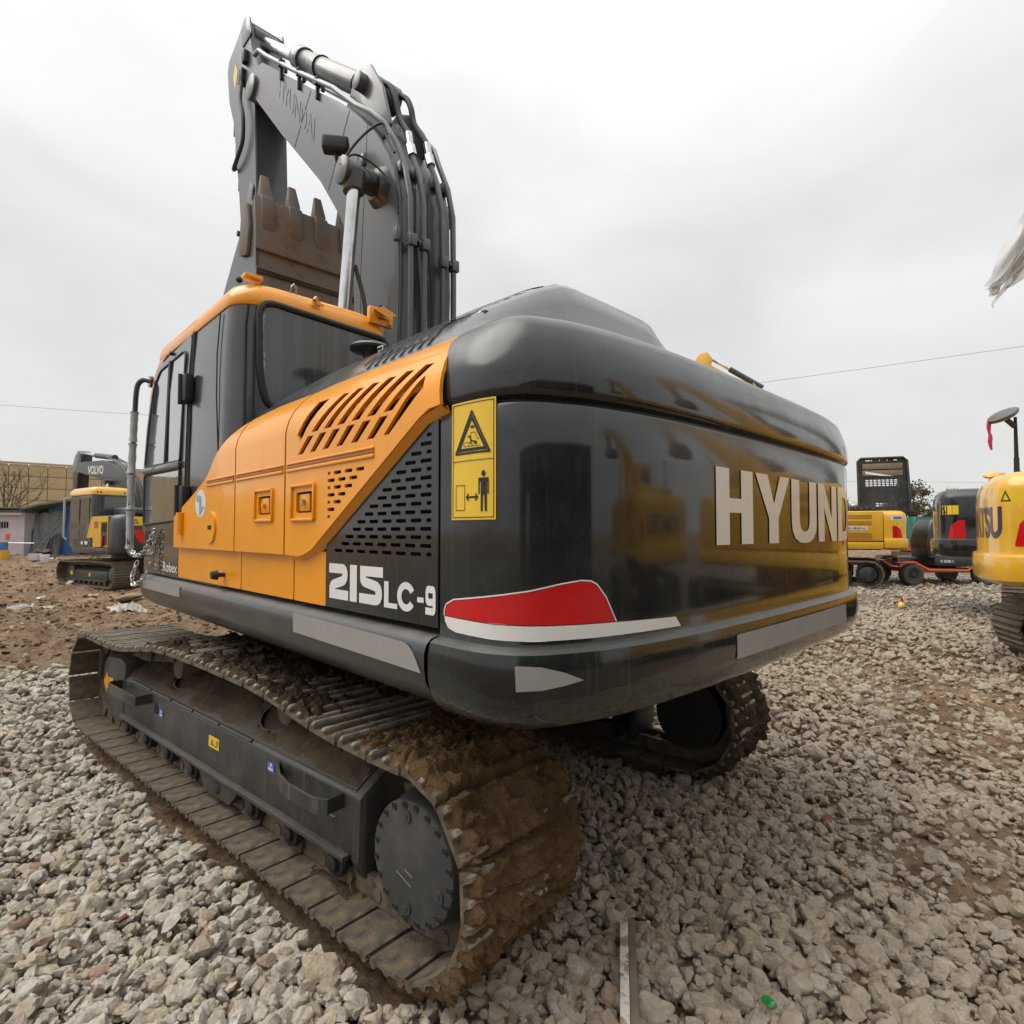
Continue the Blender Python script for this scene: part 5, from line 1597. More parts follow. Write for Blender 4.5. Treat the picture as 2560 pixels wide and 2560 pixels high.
def track_frame(sgn):
    """beam between sprocket and idler; built for the left side and mirrored for the right"""
    Y = lambda y: y * sgn + (.055 if sgn < 0 else 0)
    m = MB()
    sec = [(1.345, .215), (1.345, .452), (1.328, .470), (1.06, .640), (1.06, .215)]
    m.prism([(Y(a), b) for a, b in sec[:3]] + [(Y(1.315), .462), (Y(1.315), .215)], -1.40, 1.34, 'x')
    beam = m.build('track_frame', M['frame'], EX, basis=UB, bevel=.008)
    # sloping top plate with two oval clean-out holes
    loops = [[(-1.39, 0), (1.34, 0), (1.34, .325), (-1.39, .325)]]
    for cx in (.62, -.52):
        loops.append([(cx + .14 * cos(t), .17 + .10 * sin(t)) for t in np.linspace(0, 2 * pi, 20, endpoint=False)])
    map2d(shape2d(loops, .005), lambda x, v, t: (x, Y(1.328 - v * .83), .468 + v * .545 + t), 'top_plate', M['frame'], beam)
    m = MB(); m.box((-.03, Y(1.12), .36), (2.66, .30, .20)); m.build('beam_core', M['void'], beam)
    m = MB(); m.prism([(Y(1.345), .20), (Y(1.345), .452), (Y(1.325), .47), (Y(1.05), .645), (Y(1.05), .10), (Y(1.20), .09), (Y(1.30), .12)], -1.44, -1.385, 'x'); m.build('end_plate', M['frame'], beam, bevel=.012)
    m = MB(); m.bar((-1.38, Y(1.352), .208), (1.32, Y(1.352), .208), .05, .022); m.build('bottom_rail', M['frame'], beam, bevel=.005)
    for x0, x1 in ((1.20, .86), (.84, .52), (.50, .20), (.18, -.15), (-.17, -.52)):
        m = MB(); m.tube([(x0, Y(1.337), .463), (x1, Y(1.337), .463)], .010, 6); m.build('edge_weld', M['frame'], beam)
    # idler guard
    m = MB(); m.prism(round_poly([(1.33, .16), (1.33, .56), (1.42, .585), (1.72, .565), (1.79, .50), (1.79, .30), (1.66, .19), (1.45, .13)], .035), Y(1.352), Y(1.05)); ig = m.build('idler_guard', M['frame'], EX, basis=UB, bevel=.012)
    if sgn > 0:
        map2d(shape2d([[(1.77, .375), (1.685, .455), (1.685, .415), (1.56, .425), (1.56, .325), (1.685, .335), (1.685, .295)]]), lambda x, z, t: (x, 1.355, z), 'arrow_label', M['orange'], ig)
    # idler wheel
    m = MB(); m.cyl((1.77, Y(1.12), .388), (1.77, Y(1.27), .388), .25, .25, 28); m.cyl((1.77, Y(1.17), .388), (1.77, Y(1.22), .388), .275, .275, 28); m.cyl((1.77, Y(1.06), .388), (1.77, Y(1.33), .388), .07, .07, 14); m.build('idler', M['shoe'], EX, basis=UB, bevel=.008)
    # sprocket
    pts = []
    for k in range(42):
        a = 2 * pi * k / 42
        r = .305 if k % 2 else .262
        pts.append((-1.83 + r * cos(a), .385 + r * sin(a)))
    m = MB(); m.prism(pts, Y(1.165), Y(1.225)); m.build('sprocket', M['shoe'], EX, basis=UB, bevel=.006)
    # final drive hub with its ring of bolts
    m = MB()
    prof = [(1.03, .225), (1.30, .230), (1.33, .225), (1.36, .214), (1.398, .212), (1.407, .207), (1.410, .198), (1.410, .0005)]
    m.loft([[(-1.83 + r * cos(2 * pi * k / 40), Y(y), .375 + r * sin(2 * pi * k / 40)) for k in range(40)] for y, r in prof], True, True, False)
    hub = m.build('final_drive', M['hub'] if sgn > 0 else M['rubber'], EX, basis=UB, smooth=30)  # far-side drive coloured black to stand in for deep shade under the machine
    for k in range(20):
        a = 2 * pi * k / 20 + .1
        c = Vector((-1.83 + .193 * cos(a), Y(1.405), .375 + .193 * sin(a)))
        m = MB(); m.tube([c + Vector((.0125 * cos(q), sgn * .006, .0125 * sin(q))) for q in np.linspace(0, 2 * pi, 10, endpoint=False)], .0022, 4, closed=True); m.cyl(c - Vector((0, sgn * .01, 0)), c + Vector((0, sgn * .0062, 0)), .0115, .0115, 10); m.cyl(c, c + Vector((0, sgn * .0085, 0)), .005, .005, 6); m.build('hub_bolt', M['rubber'], hub)
    for a in (80, 200, 275):
        c = Vector((-1.83 + .155 * cos(radians(a)), Y(1.41), .375 + .155 * sin(radians(a))))
        m = MB(); m.cyl(c, c + Vector((0, sgn * .006, 0)), .022, .022, 14); m.cyl(c, c + Vector((0, sgn * .010, 0)), .009, .009, 6); m.build('drain_plug', M['hub'], hub)
    if sgn > 0:
        for a, b in (((-1.80, .345), (-1.84, .332)), ((-1.755, .325), (-1.835, .298))):
            m = MB(); m.tube([(a[0], 1.4115, a[1]), (b[0], 1.4115, b[1])], .0008, 4); m.build('scratch', M['silver_film'], hub)
    # bottom rollers, carrier rollers, guard
    for x in np.linspace(-1.28, 1.22, 8):
        m = MB(); m.cyl((x, Y(1.05), .150), (x, Y(1.345), .150), .060, .060, 12); m.cyl((x, Y(1.10), .150), (x, Y(1.29), .150), .085, .085, 16); m.cyl((x, Y(1.32), .150), (x, Y(1.365), .150), .035, .035, 8)
        m.box((x, Y(1.325), .185), (.13, .03, .06)); m.build('track_roller', M['rubber'], EX, basis=UB, bevel=.006)
    for x in (-.75, .55):
        m = MB(); m.cyl((x, Y(1.08), .66), (x, Y(1.30), .66), .075, .075, 16); m.box((x, Y(1.10), .58), (.10, .06, .12)); m.build('carrier_roller', M['shoe'], EX, basis=UB, bevel=.006)
    m = MB(); m.prism(round_poly([(-.05, .10), (.05, .20), (-.45, .20), (-.35, .10)], .02), Y(1.36), Y(1.33)); m.build('track_guard', M['frame'], EX, basis=UB, bevel=.004)
    if sgn > 0:
        # steps
        for pts, h in (([(1.375, 1.345, .415), (1.375, 1.435, .415), (1.33, 1.45, .415), (.85, 1.455, .418), (.82, 1.44, .418), (.815, 1.345, .42)], .062), ([(-.78, 1.345, .408), (-.93, 1.42, .410), (-1.05, 1.45, .412), (-1.27, 1.455, .415), (-1.335, 1.425, .418), (-1.33, 1.345, .42)], .060)):
            m = MB()
            L_ = [Vector(p) for p in pts]
            ins = [p + Vector((0, -.012, 0)) for p in L_]
            n = len(L_)
            vv = []
            for p in L_: vv += [p + Vector((0, 0, -h / 2)), p + Vector((0, 0, h / 2)), p + Vector((.0, -.012, h / 2)), p + Vector((0, -.012, -h / 2))]
            ff = []
            for i in range(n - 1):
                for k in range(4):
                    k2 = (k + 1) % 4
                    ff.append((i * 4 + k, i * 4 + k2, (i + 1) * 4 + k2, (i + 1) * 4 + k))
            ff += [(0, 1, 2, 3), ((n - 1) * 4 + 3, (n - 1) * 4 + 2, (n - 1) * 4 + 1, (n - 1) * 4)]
            m.add(vv, ff); m.build('step', M['frame'], beam)
        m = MB(); m.cyl((.735, 1.340, .372), (.735, 1.3475, .372), .034, .034, 18); m.build('access_hole', M['void'], beam)
        lb = map2d(shape2d([round_poly([(-.05, .330), (-.178, .330), (-.178, .392), (-.05, .392)], .005)]), lambda x, z, t: (x, 1.3475, z), 'caution_label', M['label'], beam)
        map2d(shape2d([[(-.075, .345), (-.118, .345), (-.0965, .375)], [(-.083, .349), (-.110, .349), (-.0965, .368)]]), lambda x, z, t: (x, 1.3495, z), 'label_print', M['ink'], lb)
        map2d(shape2d([stroke([(-.125, .345), (-.15, .345), (-.15, .370), (-.163, .378), (-.163, .350)], .004)]), lambda x, z, t: (x, 1.3495, z), 'label_print', M['ink'], lb)
        for x0, z0, w, h in ((.62, .335, .055, .05), (-.765, .372, .06, .045)):
            b_ = map2d(shape2d([[(x0, z0), (x0 + w, z0), (x0 + w, z0 + h), (x0, z0 + h)]]), lambda x, z, t: (x, 1.3475, z), 'blue_label', M['blue'], beam)
            map2d(shape2d([[(x0 + .008, z0 + .010), (x0 + w - .008, z0 + .010), (x0 + w - .008, z0 + .020), (x0 + .008, z0 + .020)], [(x0 + .02, z0 + .026), (x0 + .035, z0 + .026), (x0 + .035, z0 + .042), (x0 + .02, z0 + .042)]]), lambda x, z, t: (x, 1.3493, z), 'label_print', M['white'], b_)
        # scratched-through weld bead under the rear step
        _w = [(-.80 - k * .018, 1.350, .355 + .006 * sin(k * 1.9) - k * .0006) for k in range(28)]
        m = MB(); m.tube(_w, .0032, 5); m.build('weld_bead', M['steel'], beam)
        # dust and clods lying on the slope
        xs = np.linspace(-1.38, 1.33, 190); vs_ = np.linspace(.0, .325, 30)
        XX, VV = np.meshgrid(xs, vs_, indexing='ij')
        hh = -.006 + .050 * np.clip(fbm(XX * 5, VV * 7, 61, 5, .6) - .42, -.1, 1) + .012 * (fbm(XX * 34, VV * 34, 66, 3) - .5) + .006 + .05 * np.clip(fbm(XX * 11, VV * 11, 90, 3) - .62, 0, 1)
        for cx in (.62, -.52):
            rr = ((XX - cx) / .15) ** 2 + ((VV - .17) / .108) ** 2
            hh = np.where(rr < 1.0, -.03, hh)
        hh = hh * sstep(0, .03, VV) - .004 * (1 - sstep(0, .03, VV))
        m = MB().add(np.stack([XX, 1.328 - VV * .83, .474 + VV * .545 + hh], -1).reshape(-1, 3).tolist(), [(i * 30 + k, i * 30 + k + 1, (i + 1) * 30 + k + 1, (i + 1) * 30 + k) for i in range(189) for k in range(29)])
        m.build('settled_dirt', M['mud_dust'], beam, smooth=70)
    return beam
track_frame(1)
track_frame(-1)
m = MB(); m.box((0, 0, .62), (1.5, 1.3, .30)); m.bar((.75, .5, .60), (1.0, 1.10, .45), .35, .28); m.bar((-.75, .5, .60), (-1.0, 1.10, .45), .35, .28); m.bar((.75, -.5, .60), (1.0, -1.10, .45), .35, .28); m.bar((-.75, -.5, .60), (-1.0, -1.10, .45), .35, .28)
m.build('centre_frame', M['frame'], EX, basis=UB, bevel=.02)
m = MB(); m.cyl((0, 0, .74), (0, 0, 1.04), .62, .62, 40); m.build('slew_ring', M['frame'], EX, bevel=.01)
# ================================================================== other machines in the yard
def simple_track(root, yc, xr, xf, r, w, humps_z, n, mats, name='crawler_track', basis=None):
    """one belt with raised shoes, its chain hidden inside; small in the picture"""
    X, Z, L = track_path(xr, xf, r + .045, r, .045, [(xr + (xf - xr) * f, z) for f, z in humps_z], 400)
    m = MB()
    N = len(X)
    def at(s):
        u = (s / L * N) % N
        i = int(u); j = (i + 1) % N; f = u - i
        a, b = (i - 4) % N, (i + 5) % N
        t = Vector((X[b] - X[a], 0, Z[b] - Z[a])).normalized()
        return Vector((X[i] * (1 - f) + X[j] * f, 0, Z[i] * (1 - f) + Z[j] * f)), t, Vector((-t.z, 0, t.x))
    p_ = L / n
    for k in range(n):
        p, t, nn = at((k + .5) * p_)
        a, b = p - t * p_ * .49, p + t * p_ * .49
        prof = [(a - nn * .012), (b - nn * .012), (b + nn * .006)]
        for c in (.36, 0, -.36):
            q = p + t * c * p_
            prof += [q + t * .018 + nn * .008, q + nn * .035, q - t * .018 + nn * .008]
        prof.append(a + nn * .006)
        m.loft([[v + Vector((0, yc + y, 0)) for v in prof] for y in (-w / 2, w / 2)], True, True, True)
        for dy in (-.08, .08):
            m.bar(a - nn * .06 + Vector((0, yc + dy, 0)), b - nn * .06 + Vector((0, yc + dy, 0)), .04, .08, up=nn)
    return m.build(name, mats, root, basis=basis, smooth=25)

def lower_works(root, T, mats, rot=0.0):
    """tracks, frames, hubs, centre"""
    B = Matrix.Rotation(rot, 4, 'Z')
    hl, g, w, r = T['hl'], T['gauge'] / 2, T['w'], T['r']
    for s in (1, -1):
        simple_track(root, s * g, -hl, hl, r, w, ((.08, 2 * r + .03), (.3, 2 * r + .05), (.5, 2 * r + .045), (.7, 2 * r + .03), (.92, 2 * r + .02)), T.get('n', 44), mats['shoe'], basis=B)
        m = MB(); m.prism([(s * (g + .15), .20), (s * (g + .15), r + .10), (s * (g - .12), r + .26), (s * (g - .12), .20)], -hl + .40, hl - .45, 'x'); fr = m.build('track_frame', mats['frame'], root, basis=B, bevel=.015)
        m = MB(); m.bar((-hl + .42, s * (g + .16), .19), (hl - .46, s * (g + .16), .19), .05, .03); m.build('bottom_rail', mats['frame'], fr)
        m = MB(); m.prism(round_poly([(hl - .44, .14), (hl - .44, 2 * r - .10), (hl - .05, 2 * r - .10), (hl + .02, r), (hl - .12, .16)], .04), s * (g + .155), s * (g - .12)); m.build('idler_guard', mats['frame'], root, basis=B, bevel=.012)
        m = MB(); m.loft([[(-hl + q * cos(2 * pi * k / 28), s * (g + y), r + .045 + q * sin(2 * pi * k / 28)) for k in range(28)] for y, q in ((-.14, r * .68), (.10, r * .68), (.14, r * .62), (.205, r * .60), (.215, r * .54), (.215, .01))], True, True, False); hb = m.build('final_drive', mats['frame'], root, basis=B)
        m = MB(); m.cyl((-hl, s * (g - .04), r + .045), (-hl, s * (g + .04), r + .045), r * .86, r * .86, 30); m.cyl((hl, s * (g - .07), r + .045), (hl, s * (g + .07), r + .045), r * .80, r * .80, 28); m.build('wheels', mats['frame'], root, basis=B)
        m = MB()
        for x in np.linspace(-hl + .5, hl - .5, 7): m.cyl((x, s * (g - .14), .16), (x, s * (g + .17), .16), .07, .07, 10)
        m.build('track_rollers', mats['frame'], root, basis=B)
        if s > 0 and 'sticker' in mats:
            m = MB(); m.box((.0, g + .152, .34), (.10, .004, .09)); m.build('caution_label', mats['sticker'], fr)
            m = MB(); m.box((hl - .30, g + .158, .36), (.14, .004, .10)); m.build('arrow_label', mats['sticker'], fr)
    m = MB(); m.box((0, 0, .62), (1.4, 2 * g - .25, .28)); m.build('centre_frame', mats.get('centre', mats['frame']), root, basis=B, bevel=.02)
    m = MB(); m.cyl((0, 0, .74), (0, 0, T['z0'] + .02), .58, .58, 32); m.build('slew_ring', mats.get('centre', mats['frame']), root)

def cw_body(root, T, mat, name='counterweight'):
    """rounded counterweight: half-plan swept up a profile"""
    R, W, z0, z1, xs = T['tail'], T['wid'] / 2, T['z0'], T['z1'], T['seam']
    half = [(xs, W), (xs - .10, W), (-(R - .30) + .06, W - .02), (-(R - .20), W - .10), (-(R - .12), W - .25), (-(R - .05), W * .6), (-R + .005, W * .3), (-R, 0)]
    P3 = make_plan(half, 4)
    prof = T['cwprof']
    rings = [[cw_at(s, d, z0 + (z1 - z0) * f, P3) for s in P3[1]] for d, f in prof]
    m = MB().loft(rings, closed=False)
    n = len(P3[1])
    m.f.append(tuple(range(n))); m.f.append(tuple((len(prof) - 1) * n + k for k in range(n)))
    m.f.append(tuple(i * n for i in range(len(prof)))); m.f.append(tuple(i * n + n - 1 for i in range(len(prof))))
    o = m.build(name, mat, root, smooth=45)
    return o, P3
def decal_on(P3, bm, name, mat, parent, d, step=.06, lift=.004):
    xs = [v.co.x for v in bm.verts]
    slice2d(bm, np.arange(min(xs) + step, max(xs), step))
    return map2d(bm, lambda x, y, z: cw_at(x, d - lift, y, P3), name, mat, parent)

def boom_set(root, T, mats, yc, lettering=None):
    w = T['bw'] / 2
    boom = map2d(shape2d([T['boom']], w), lambda x, z, t: (x, yc + t, z), 'boom', mats['boom'], root)
    m = MB(); m.prism(T['arm'], yc + w * .8, yc - w * .8); arm = m.build('arm', mats['boom'], root, bevel=.015)
    (a, b) = T['armcyl']
    m = MB(); A, B_ = Vector((a[0], yc, a[1])), Vector((b[0], yc, b[1])); m.cyl(A, A.lerp(B_, .6), .09, .09, 14); c = m.build('arm_cylinder', M['dark_satin'], root)
    m = MB(); m.cyl(A.lerp(B_, .6), B_, .055, .055, 12); m.build('cylinder_rod', M['chrome'], c)
    (a, b) = T['boomcyl']
    for s in (1, -1):
        m = MB(); A, B_ = Vector((a[0], yc + s * (w + .12), a[1])), Vector((b[0], yc + s * (w + .12), b[1])); m.cyl(A, A.lerp(B_, .55), .085, .085, 14); m.cyl((B_.x, yc + s * w * .9, B_.z), (B_.x, yc + s * (w + .20), B_.z), .085, .085, 14); c = m.build('boom_cylinder', mats['boom'], root)
        m = MB(); m.cyl(A.lerp(B_, .5), B_, .05, .05, 12); m.build('cylinder_rod', M['chrome'], c)
    for y in T.get('pipes', ()):
        m = MB(); m.tube([(x, yc + y, z) for x, z in T['pipe']], .022, 6); m.build('steel_pipe', mats['boom'], root)
    if 'bucket' in T:
        m = MB(); m.prism(T['bucket'], yc + .5, yc - .5); m.build('bucket', M['bucket'], root, bevel=.02)
    return boom

# ------------------------------------------------------------------ yellow and grey excavator by the sheds (left)
VO = thing('excavator', 'small yellow-roofed grey excavator on bare soil in front of the blue shed', 'excavator')
VT = dict(hl=1.42, gauge=1.99, w=.60, r=.33, n=40, z0=.94, z1=1.98, wid=2.46, tail=2.05, seam=-1.45, bw=.42,
          cwprof=[(.6, 0), (.12, 0), (.03, .02), (0, .06), (0, .2), (0, .5), (.01, .75), (.03, .88), (.07, .95), (.14, .985), (.3, 1.0), (.6, 1.0)],
          boom=[(.1, 1.5), (.45, 1.5), (.75, 2.0), (1.3, 2.75), (2.2, 3.15), (4.4, 3.55), (4.55, 3.70), (4.35, 3.86), (2.2, 3.78), (1.05, 3.45), (.45, 2.85), (.1, 2.2)],
          arm=[(4.2, 4.15), (4.45, 4.28), (4.75, 4.12), (4.95, 3.8), (4.75, 1.9), (4.62, 1.85), (4.45, 3.4), (4.25, 3.7)],
          armcyl=((1.9, 3.86), (4.35, 4.16)), boomcyl=((.95, 1.3), (1.55, 3.05)),
          pipes=(.14, .05, -.05, -.14), pipe=[(-.02, 2.1), (.32, 2.9), (.92, 3.48), (1.4, 3.68), (2.2, 3.90)])
vm = dict(shoe=M['shoe'], frame=M['frame'], boom=M['dark_satin'], sticker=M['label'])
lower_works(VO, VT, vm, radians(3))
vcw, VP3 = cw_body(VO, VT, M['dark_satin'])
_n = VP3[1][-1]
decal_on(VP3, shape2d([[(.62, 1.69), (1.12, 1.69), (1.12, 1.92), (.62, 1.92)]]), 'warning_label', M['label'], vcw, 0)
decal_on(VP3, shape2d([[(.72, 1.74), (.86, 1.74), (.79, 1.87)], [(.75, 1.76), (.83, 1.76), (.79, 1.835)]]), 'label_print', M['ink'], vcw, 0, lift=.007)
decal_on(VP3, shape2d([round_poly([(.72, 1.58), (1.30, 1.58), (1.30, 1.18), (1.05, 1.18), (.86, 1.26)], .05), round_poly([(1.02, 1.50), (1.30, 1.50), (1.30, 1.30), (1.08, 1.30)], .03)]), 'red_reflector', M['red'], vcw, 0)
m = MB(); m.box((-.2, 0, 1.02), (2.6, 2.44, .17)); m.build('deck', M['dark_satin'], VO, bevel=.03)
m = MB(); m.box((-.85, .12, 1.5), (1.2, 2.14, .90)); m.build('engine_house', M['dark_satin'], VO, bevel=.03)
for y in (.55, .0):
    m = MB(); m.box((-.95, y, 2.06), (.9, .5, .24)); m.build('engine_hood', M['dark_satin'], VO, bevel=.07, seg=3)
# yellow side doors
vd = panel([[(-1.44, 1.12), (-1.44, 1.93), (-.92, 1.93), (-.80, 1.93), (-.36, 1.93), (-.06, 1.40), (-.06, 1.36), (-.46, 1.36), (-.46, 1.12)]], lambda x, z: 1.232, 'side_door', M['yellow'], VO, th=.02)
panel([[(-1.40, 1.16), (-1.02, 1.16), (-1.02, 1.78), (-1.40, 1.78)]], lambda x, z: 1.238, 'rear_grille', M['dark_satin'], vd, th=.008)
panel([[(-1.36, 1.52), (-1.06, 1.52), (-1.06, 1.74), (-1.36, 1.74)]], lambda x, z: 1.243, 'grille_opening', M['void'], vd, th=.006)
panel([[(-.82, 1.62), (-.56, 1.62), (-.56, 1.80), (-.82, 1.80)]], lambda x, z: 1.237, 'pressed_panel', M['dark_groove'], vd, th=.004)
m = MB(); m.tube(catmull([(-1.18, 1.26, 1.42), (-1.20, 1.265, 1.25), (-1.15, 1.26, 1.12)], 4), .028, 6); tag(m.build('red_rag', M['magenta'], vd), None)
# cab
_ring = lambda z, a, b, c, d, r: cab_ring(z, a, b, c, d, r, r, 4)
m = MB(); m.loft([_ring(1.10, -.30, 1.30, .25, 1.22, .09), _ring(1.6, -.30, 1.42, .25, 1.22, .09), _ring(2.3, -.30, 1.38, .25, 1.21, .09), _ring(2.60, -.28, 1.28, .27, 1.19, .09)], True, True, True); vc = m.build('cab_shell', M['cabgrey'], VO, smooth=40)
m = MB(); m.loft([_ring(2.55, -.34, 1.30, .22, 1.24, .10), _ring(2.66, -.34, 1.30, .22, 1.24, .10), _ring(2.75, -.28, 1.22, .28, 1.18, .12), _ring(2.78, -.15, 1.1, .4, 1.05, .14)], True, True, True); vr = m.build('cab_roof', M['yellow'], VO, smooth=50)
for y in (1.10, 1.02, .44, .36):
    m = MB(); m.cyl((-.335, y, 2.62), (-.348, y, 2.62), .022, .022, 10); m.build('roof_bolt', M['rubber'], vr)
m = MB(); m.prism(round_poly([(.33, 1.72), (1.09, 1.72), (1.09, 2.50), (.33, 2.50)], .08), -.305, -.31, 'x'); w_ = m.build('rear_window', M['glass'], vc)
m = MB(); m.box((-.318, .55, 1.98), (.01, .32, .40)); m.build('seat_back', M['void'], w_, bevel=.004)
for pl_, nm in (([(-.16, 1.75), (-.16, 2.46), (.45, 2.46), (.45, 1.75)], 'side_window'), ([(.55, 1.75), (.55, 2.46), (1.20, 2.42), (1.30, 1.75)], 'door_window'), ([(.55, 1.2), (.55, 1.62), (1.28, 1.62), (1.24, 1.2)], 'lower_door_window')):
    panel([round_poly(pl_, .05)], lambda x, z: 1.228, nm, M['glass'], vc, th=.006)
m = MB(); m.tube([(1.42, 1.24, 1.30), (1.46, 1.30, 1.36), (1.46, 1.30, 2.45), (1.40, 1.24, 2.5)], .03, 8); m.build('handrail', M['wrap'], VO)
m = MB(); m.box((.45, 1.225, 1.22), (.95, .02, .2)); vp = m.build('lower_panel', M['dark_satin'], VO)
for x, w__ in ((-.02, .20), (.28, .12)):
    m = MB(); m.box((x, 1.237, 1.22), (w__, .004, .09)); m.build('maker_plate', M['white'], vp)
bo = boom_set(VO, VT, vm, -.12)
map2d(fit2d(text2d('VOLVO', .03), 0, 0, 1, 1), lambda u, v, t: (3.45 - 1.25 * u, -.12 + .213, 3.345 + (1 - u) * .06 + .27 * v), 'lettering', M['white'], bo, recalc=False)
VO.location = (16.1, -1.5, 0.03); VO.rotation_euler = (0, 0, radians(10.5))

# ------------------------------------------------------------------ yellow excavators
KT0 = dict(hl=1.83, gauge=2.38, w=.70, r=.36, n=46, z0=1.085, z1=2.20, wid=2.71, tail=2.75, seam=-2.0, bw=.46,
          cwprof=[(.6, 0), (.14, 0), (.04, .015), (-.02, .05), (-.03, .10), (-.03, .24), (-.02, .265), (.015, .275), (.02, .30), (.02, .5), (.02, .75), (.03, .86), (.06, .93), (.12, .98), (.22, 1.0), (.6, 1.01)],
          boom=[(.2, 1.6), (.6, 1.6), (.95, 3.2), (1.25, 4.8), (1.9, 5.8), (2.95, 6.85), (3.05, 7.05), (2.95, 7.25), (2.7, 7.22), (1.4, 6.35), (.75, 5.5), (.3, 3.6)],
          arm=[(2.55, 7.40), (2.7, 7.62), (2.95, 7.60), (3.2, 7.2), (3.6, 4.2), (3.4, 4.15), (2.85, 6.7), (2.6, 7.0)],
          armcyl=((1.0, 6.3), (2.68, 7.5)), boomcyl=((1.25, 1.4), (1.25, 4.9)),
          pipes=(.15, -.15), pipe=[(.10, 2.4), (.22, 3.6), (.66, 5.56), (1.3, 6.45)],
          bucket=[(2.9, 4.9), (2.75, 4.2), (2.95, 3.7), (3.3, 3.6), (3.6, 3.9), (3.5, 4.3), (3.2, 4.6)])
KMATS = dict(shoe=M['shoe'], frame=M['blackpaint'], boom=M['yellow'], centre=M['redorange'])
def yard_excavator(label, hood_open, slew=0.0, body=None, word='KOMATSU', wordmat=None, mats=None, T=None, side_text=True, shift=0.0):
    body = body or M['yellow']; wordmat = wordmat or M['purple']; km = mats or KMATS; KT = T or KT0
    K = thing('excavator', label, 'excavator')
    lower_works(K, KT, km, slew)
    c, P3 = cw_body(K, KT, body)
    n = P3[1][-1]
    mid = n / 2
    decal_on(P3, fit2d(text2d(word, .03), mid - .85 + shift, 1.50, mid + .85 + shift, 1.84), 'lettering', wordmat, c, .02, .05)
    for a, sg in ((.32, 1), (n - .32, -1)):
        decal_on(P3, shape2d([round_poly([(a - .11 * sg, 1.42), (a + .15 * sg, 1.42), (a + .10 * sg, 1.66), (a - .02 * sg, 1.76), (a - .11 * sg, 1.76)][::sg], .02)]), 'red_reflector', M['red'], c, .02)
    decal_on(P3, shape2d([[(n - .62, 1.86), (n - .30, 1.86), (n - .30, 2.02), (n - .62, 2.02)]]), 'warning_label', M['label'], c, .025, lift=.006)
    decal_on(P3, shape2d([[(n - .60, 1.885), (n - .49, 1.885), (n - .545, 2.0)], [(n - .58, 1.897), (n - .51, 1.897), (n - .545, 1.975)]]), 'label_print', M['ink'], c, .025, lift=.009)
    decal_on(P3, shape2d([round_poly([(.17, 1.93), (.47, 1.93), (.47, 2.04), (.17, 2.04)], .01)]), 'maker_plate', M['white'], c, .025, lift=.006)
    decal_on(P3, shape2d([[(.24, 1.95), (.45, 1.95), (.45, 2.02), (.24, 2.02)]]), 'plate_print', M['blue'], c, .025, lift=.009)
    # side bodies with louvres
    for s in (1, -1):
        m = MB(); m.box((-.72, s * 1.25, 1.76), (2.54, .18, .86)); sd = m.build('side_door', body, K, bevel=.03, seg=3)
        m = MB(); m.bar((-1.98, s * 1.33, 1.20), (1.3, s * 1.33, 1.20), .10, .20); m.build('deck_skirt', body, K, bevel=.02)
        for z0, z1 in ((1.98, 2.10), (1.80, 1.92), (1.38, 1.58)):
            for z in np.arange(z0, z1, .042):
                m = MB(); m.box((-1.28, s * 1.342, z), (.85, .012, .018)); m.build('louvre_slat', M['void'] if body != M['yellow'] else M['dark_groove'], sd)
        if s > 0 and side_text:
            m = MB(); m.box((-1.10, 1.343, 1.69), (.98, .006, .11)); nm = m.build('name_strip', M['white'], sd)
            map2d(fit2d(text2d('国争&工品通顺品', .012), 0, 0, 1, 1), lambda u, v, t: (-.66 - .9 * u, 1.3475, 1.655 + .07 * v), 'strip_lettering', M['ink'], nm, recalc=False)
    m = MB(); m.box((-.3, 0, 1.16), (3.3, 2.5, .18)); m.build('deck', M['blackpaint'], K, bevel=.02)
    m = MB(); m.box((-.95, 0, 1.68), (2.1, 2.34, .86)); m.build('engine_house', body, K, bevel=.04)
    m = MB(); m.box((.75, -.85, 1.70), (1.2, .8, .85)); m.build('toolbox', body, K, bevel=.04)
    m = MB(); m.loft([_ring(1.25, -.15, 1.62, .32, 1.32, .09), _ring(1.8, -.15, 1.72, .32, 1.32, .09), _ring(2.5, -.15, 1.64, .32, 1.31, .09), _ring(2.98, -.10, 1.45, .36, 1.27, .12)], True, True, True); kc = m.build('cab_shell', body, K, smooth=40)
    m = MB(); m.prism(round_poly([(.42, 2.1), (1.2, 2.1), (1.2, 2.82), (.42, 2.82)], .08), -.155, -.165, 'x'); m.build('rear_window', M['glass'], kc)
    for pl_ in ([(.0, 2.05), (.0, 2.8), (.65, 2.8), (.65, 2.05)], [(.75, 1.5), (.75, 2.8), (1.45, 2.75), (1.58, 1.5)]):
        panel([round_poly(pl_, .05)], lambda x, z: 1.328, 'side_window', M['glass'], kc, th=.008)
    if hood_open:
        # engine hood propped upright: black inside, with vents and two tan insulation mats
        H = [round_poly([(-.68, 2.28), (.62, 2.28), (.62, 3.72), (.52, 3.84), (-.58, 3.84), (-.68, 3.72)], .10)]
        for r_ in range(4):
            for q in range(8):
                x0 = -.40 + q * .105; z0 = 3.02 + r_ * .052
                H.append(rrect(x0, z0, x0 + .08, z0 + .034, .008, 2))
        for r_ in range(2):
            for q in range(5):
                x0 = -.36 + q * .11; z0 = 2.42 + r_ * .06
                H.append(rrect(x0, z0, x0 + .09, z0 + .036, .008, 2))
        for q, ln in ((-.42, .09), (-.18, .03), (.02, .03), (.22, .04), (.28, .12)): H.append(rrect(q, 3.77, q + ln, 3.80, .008, 2))
        bm = shape2d(H, .02)
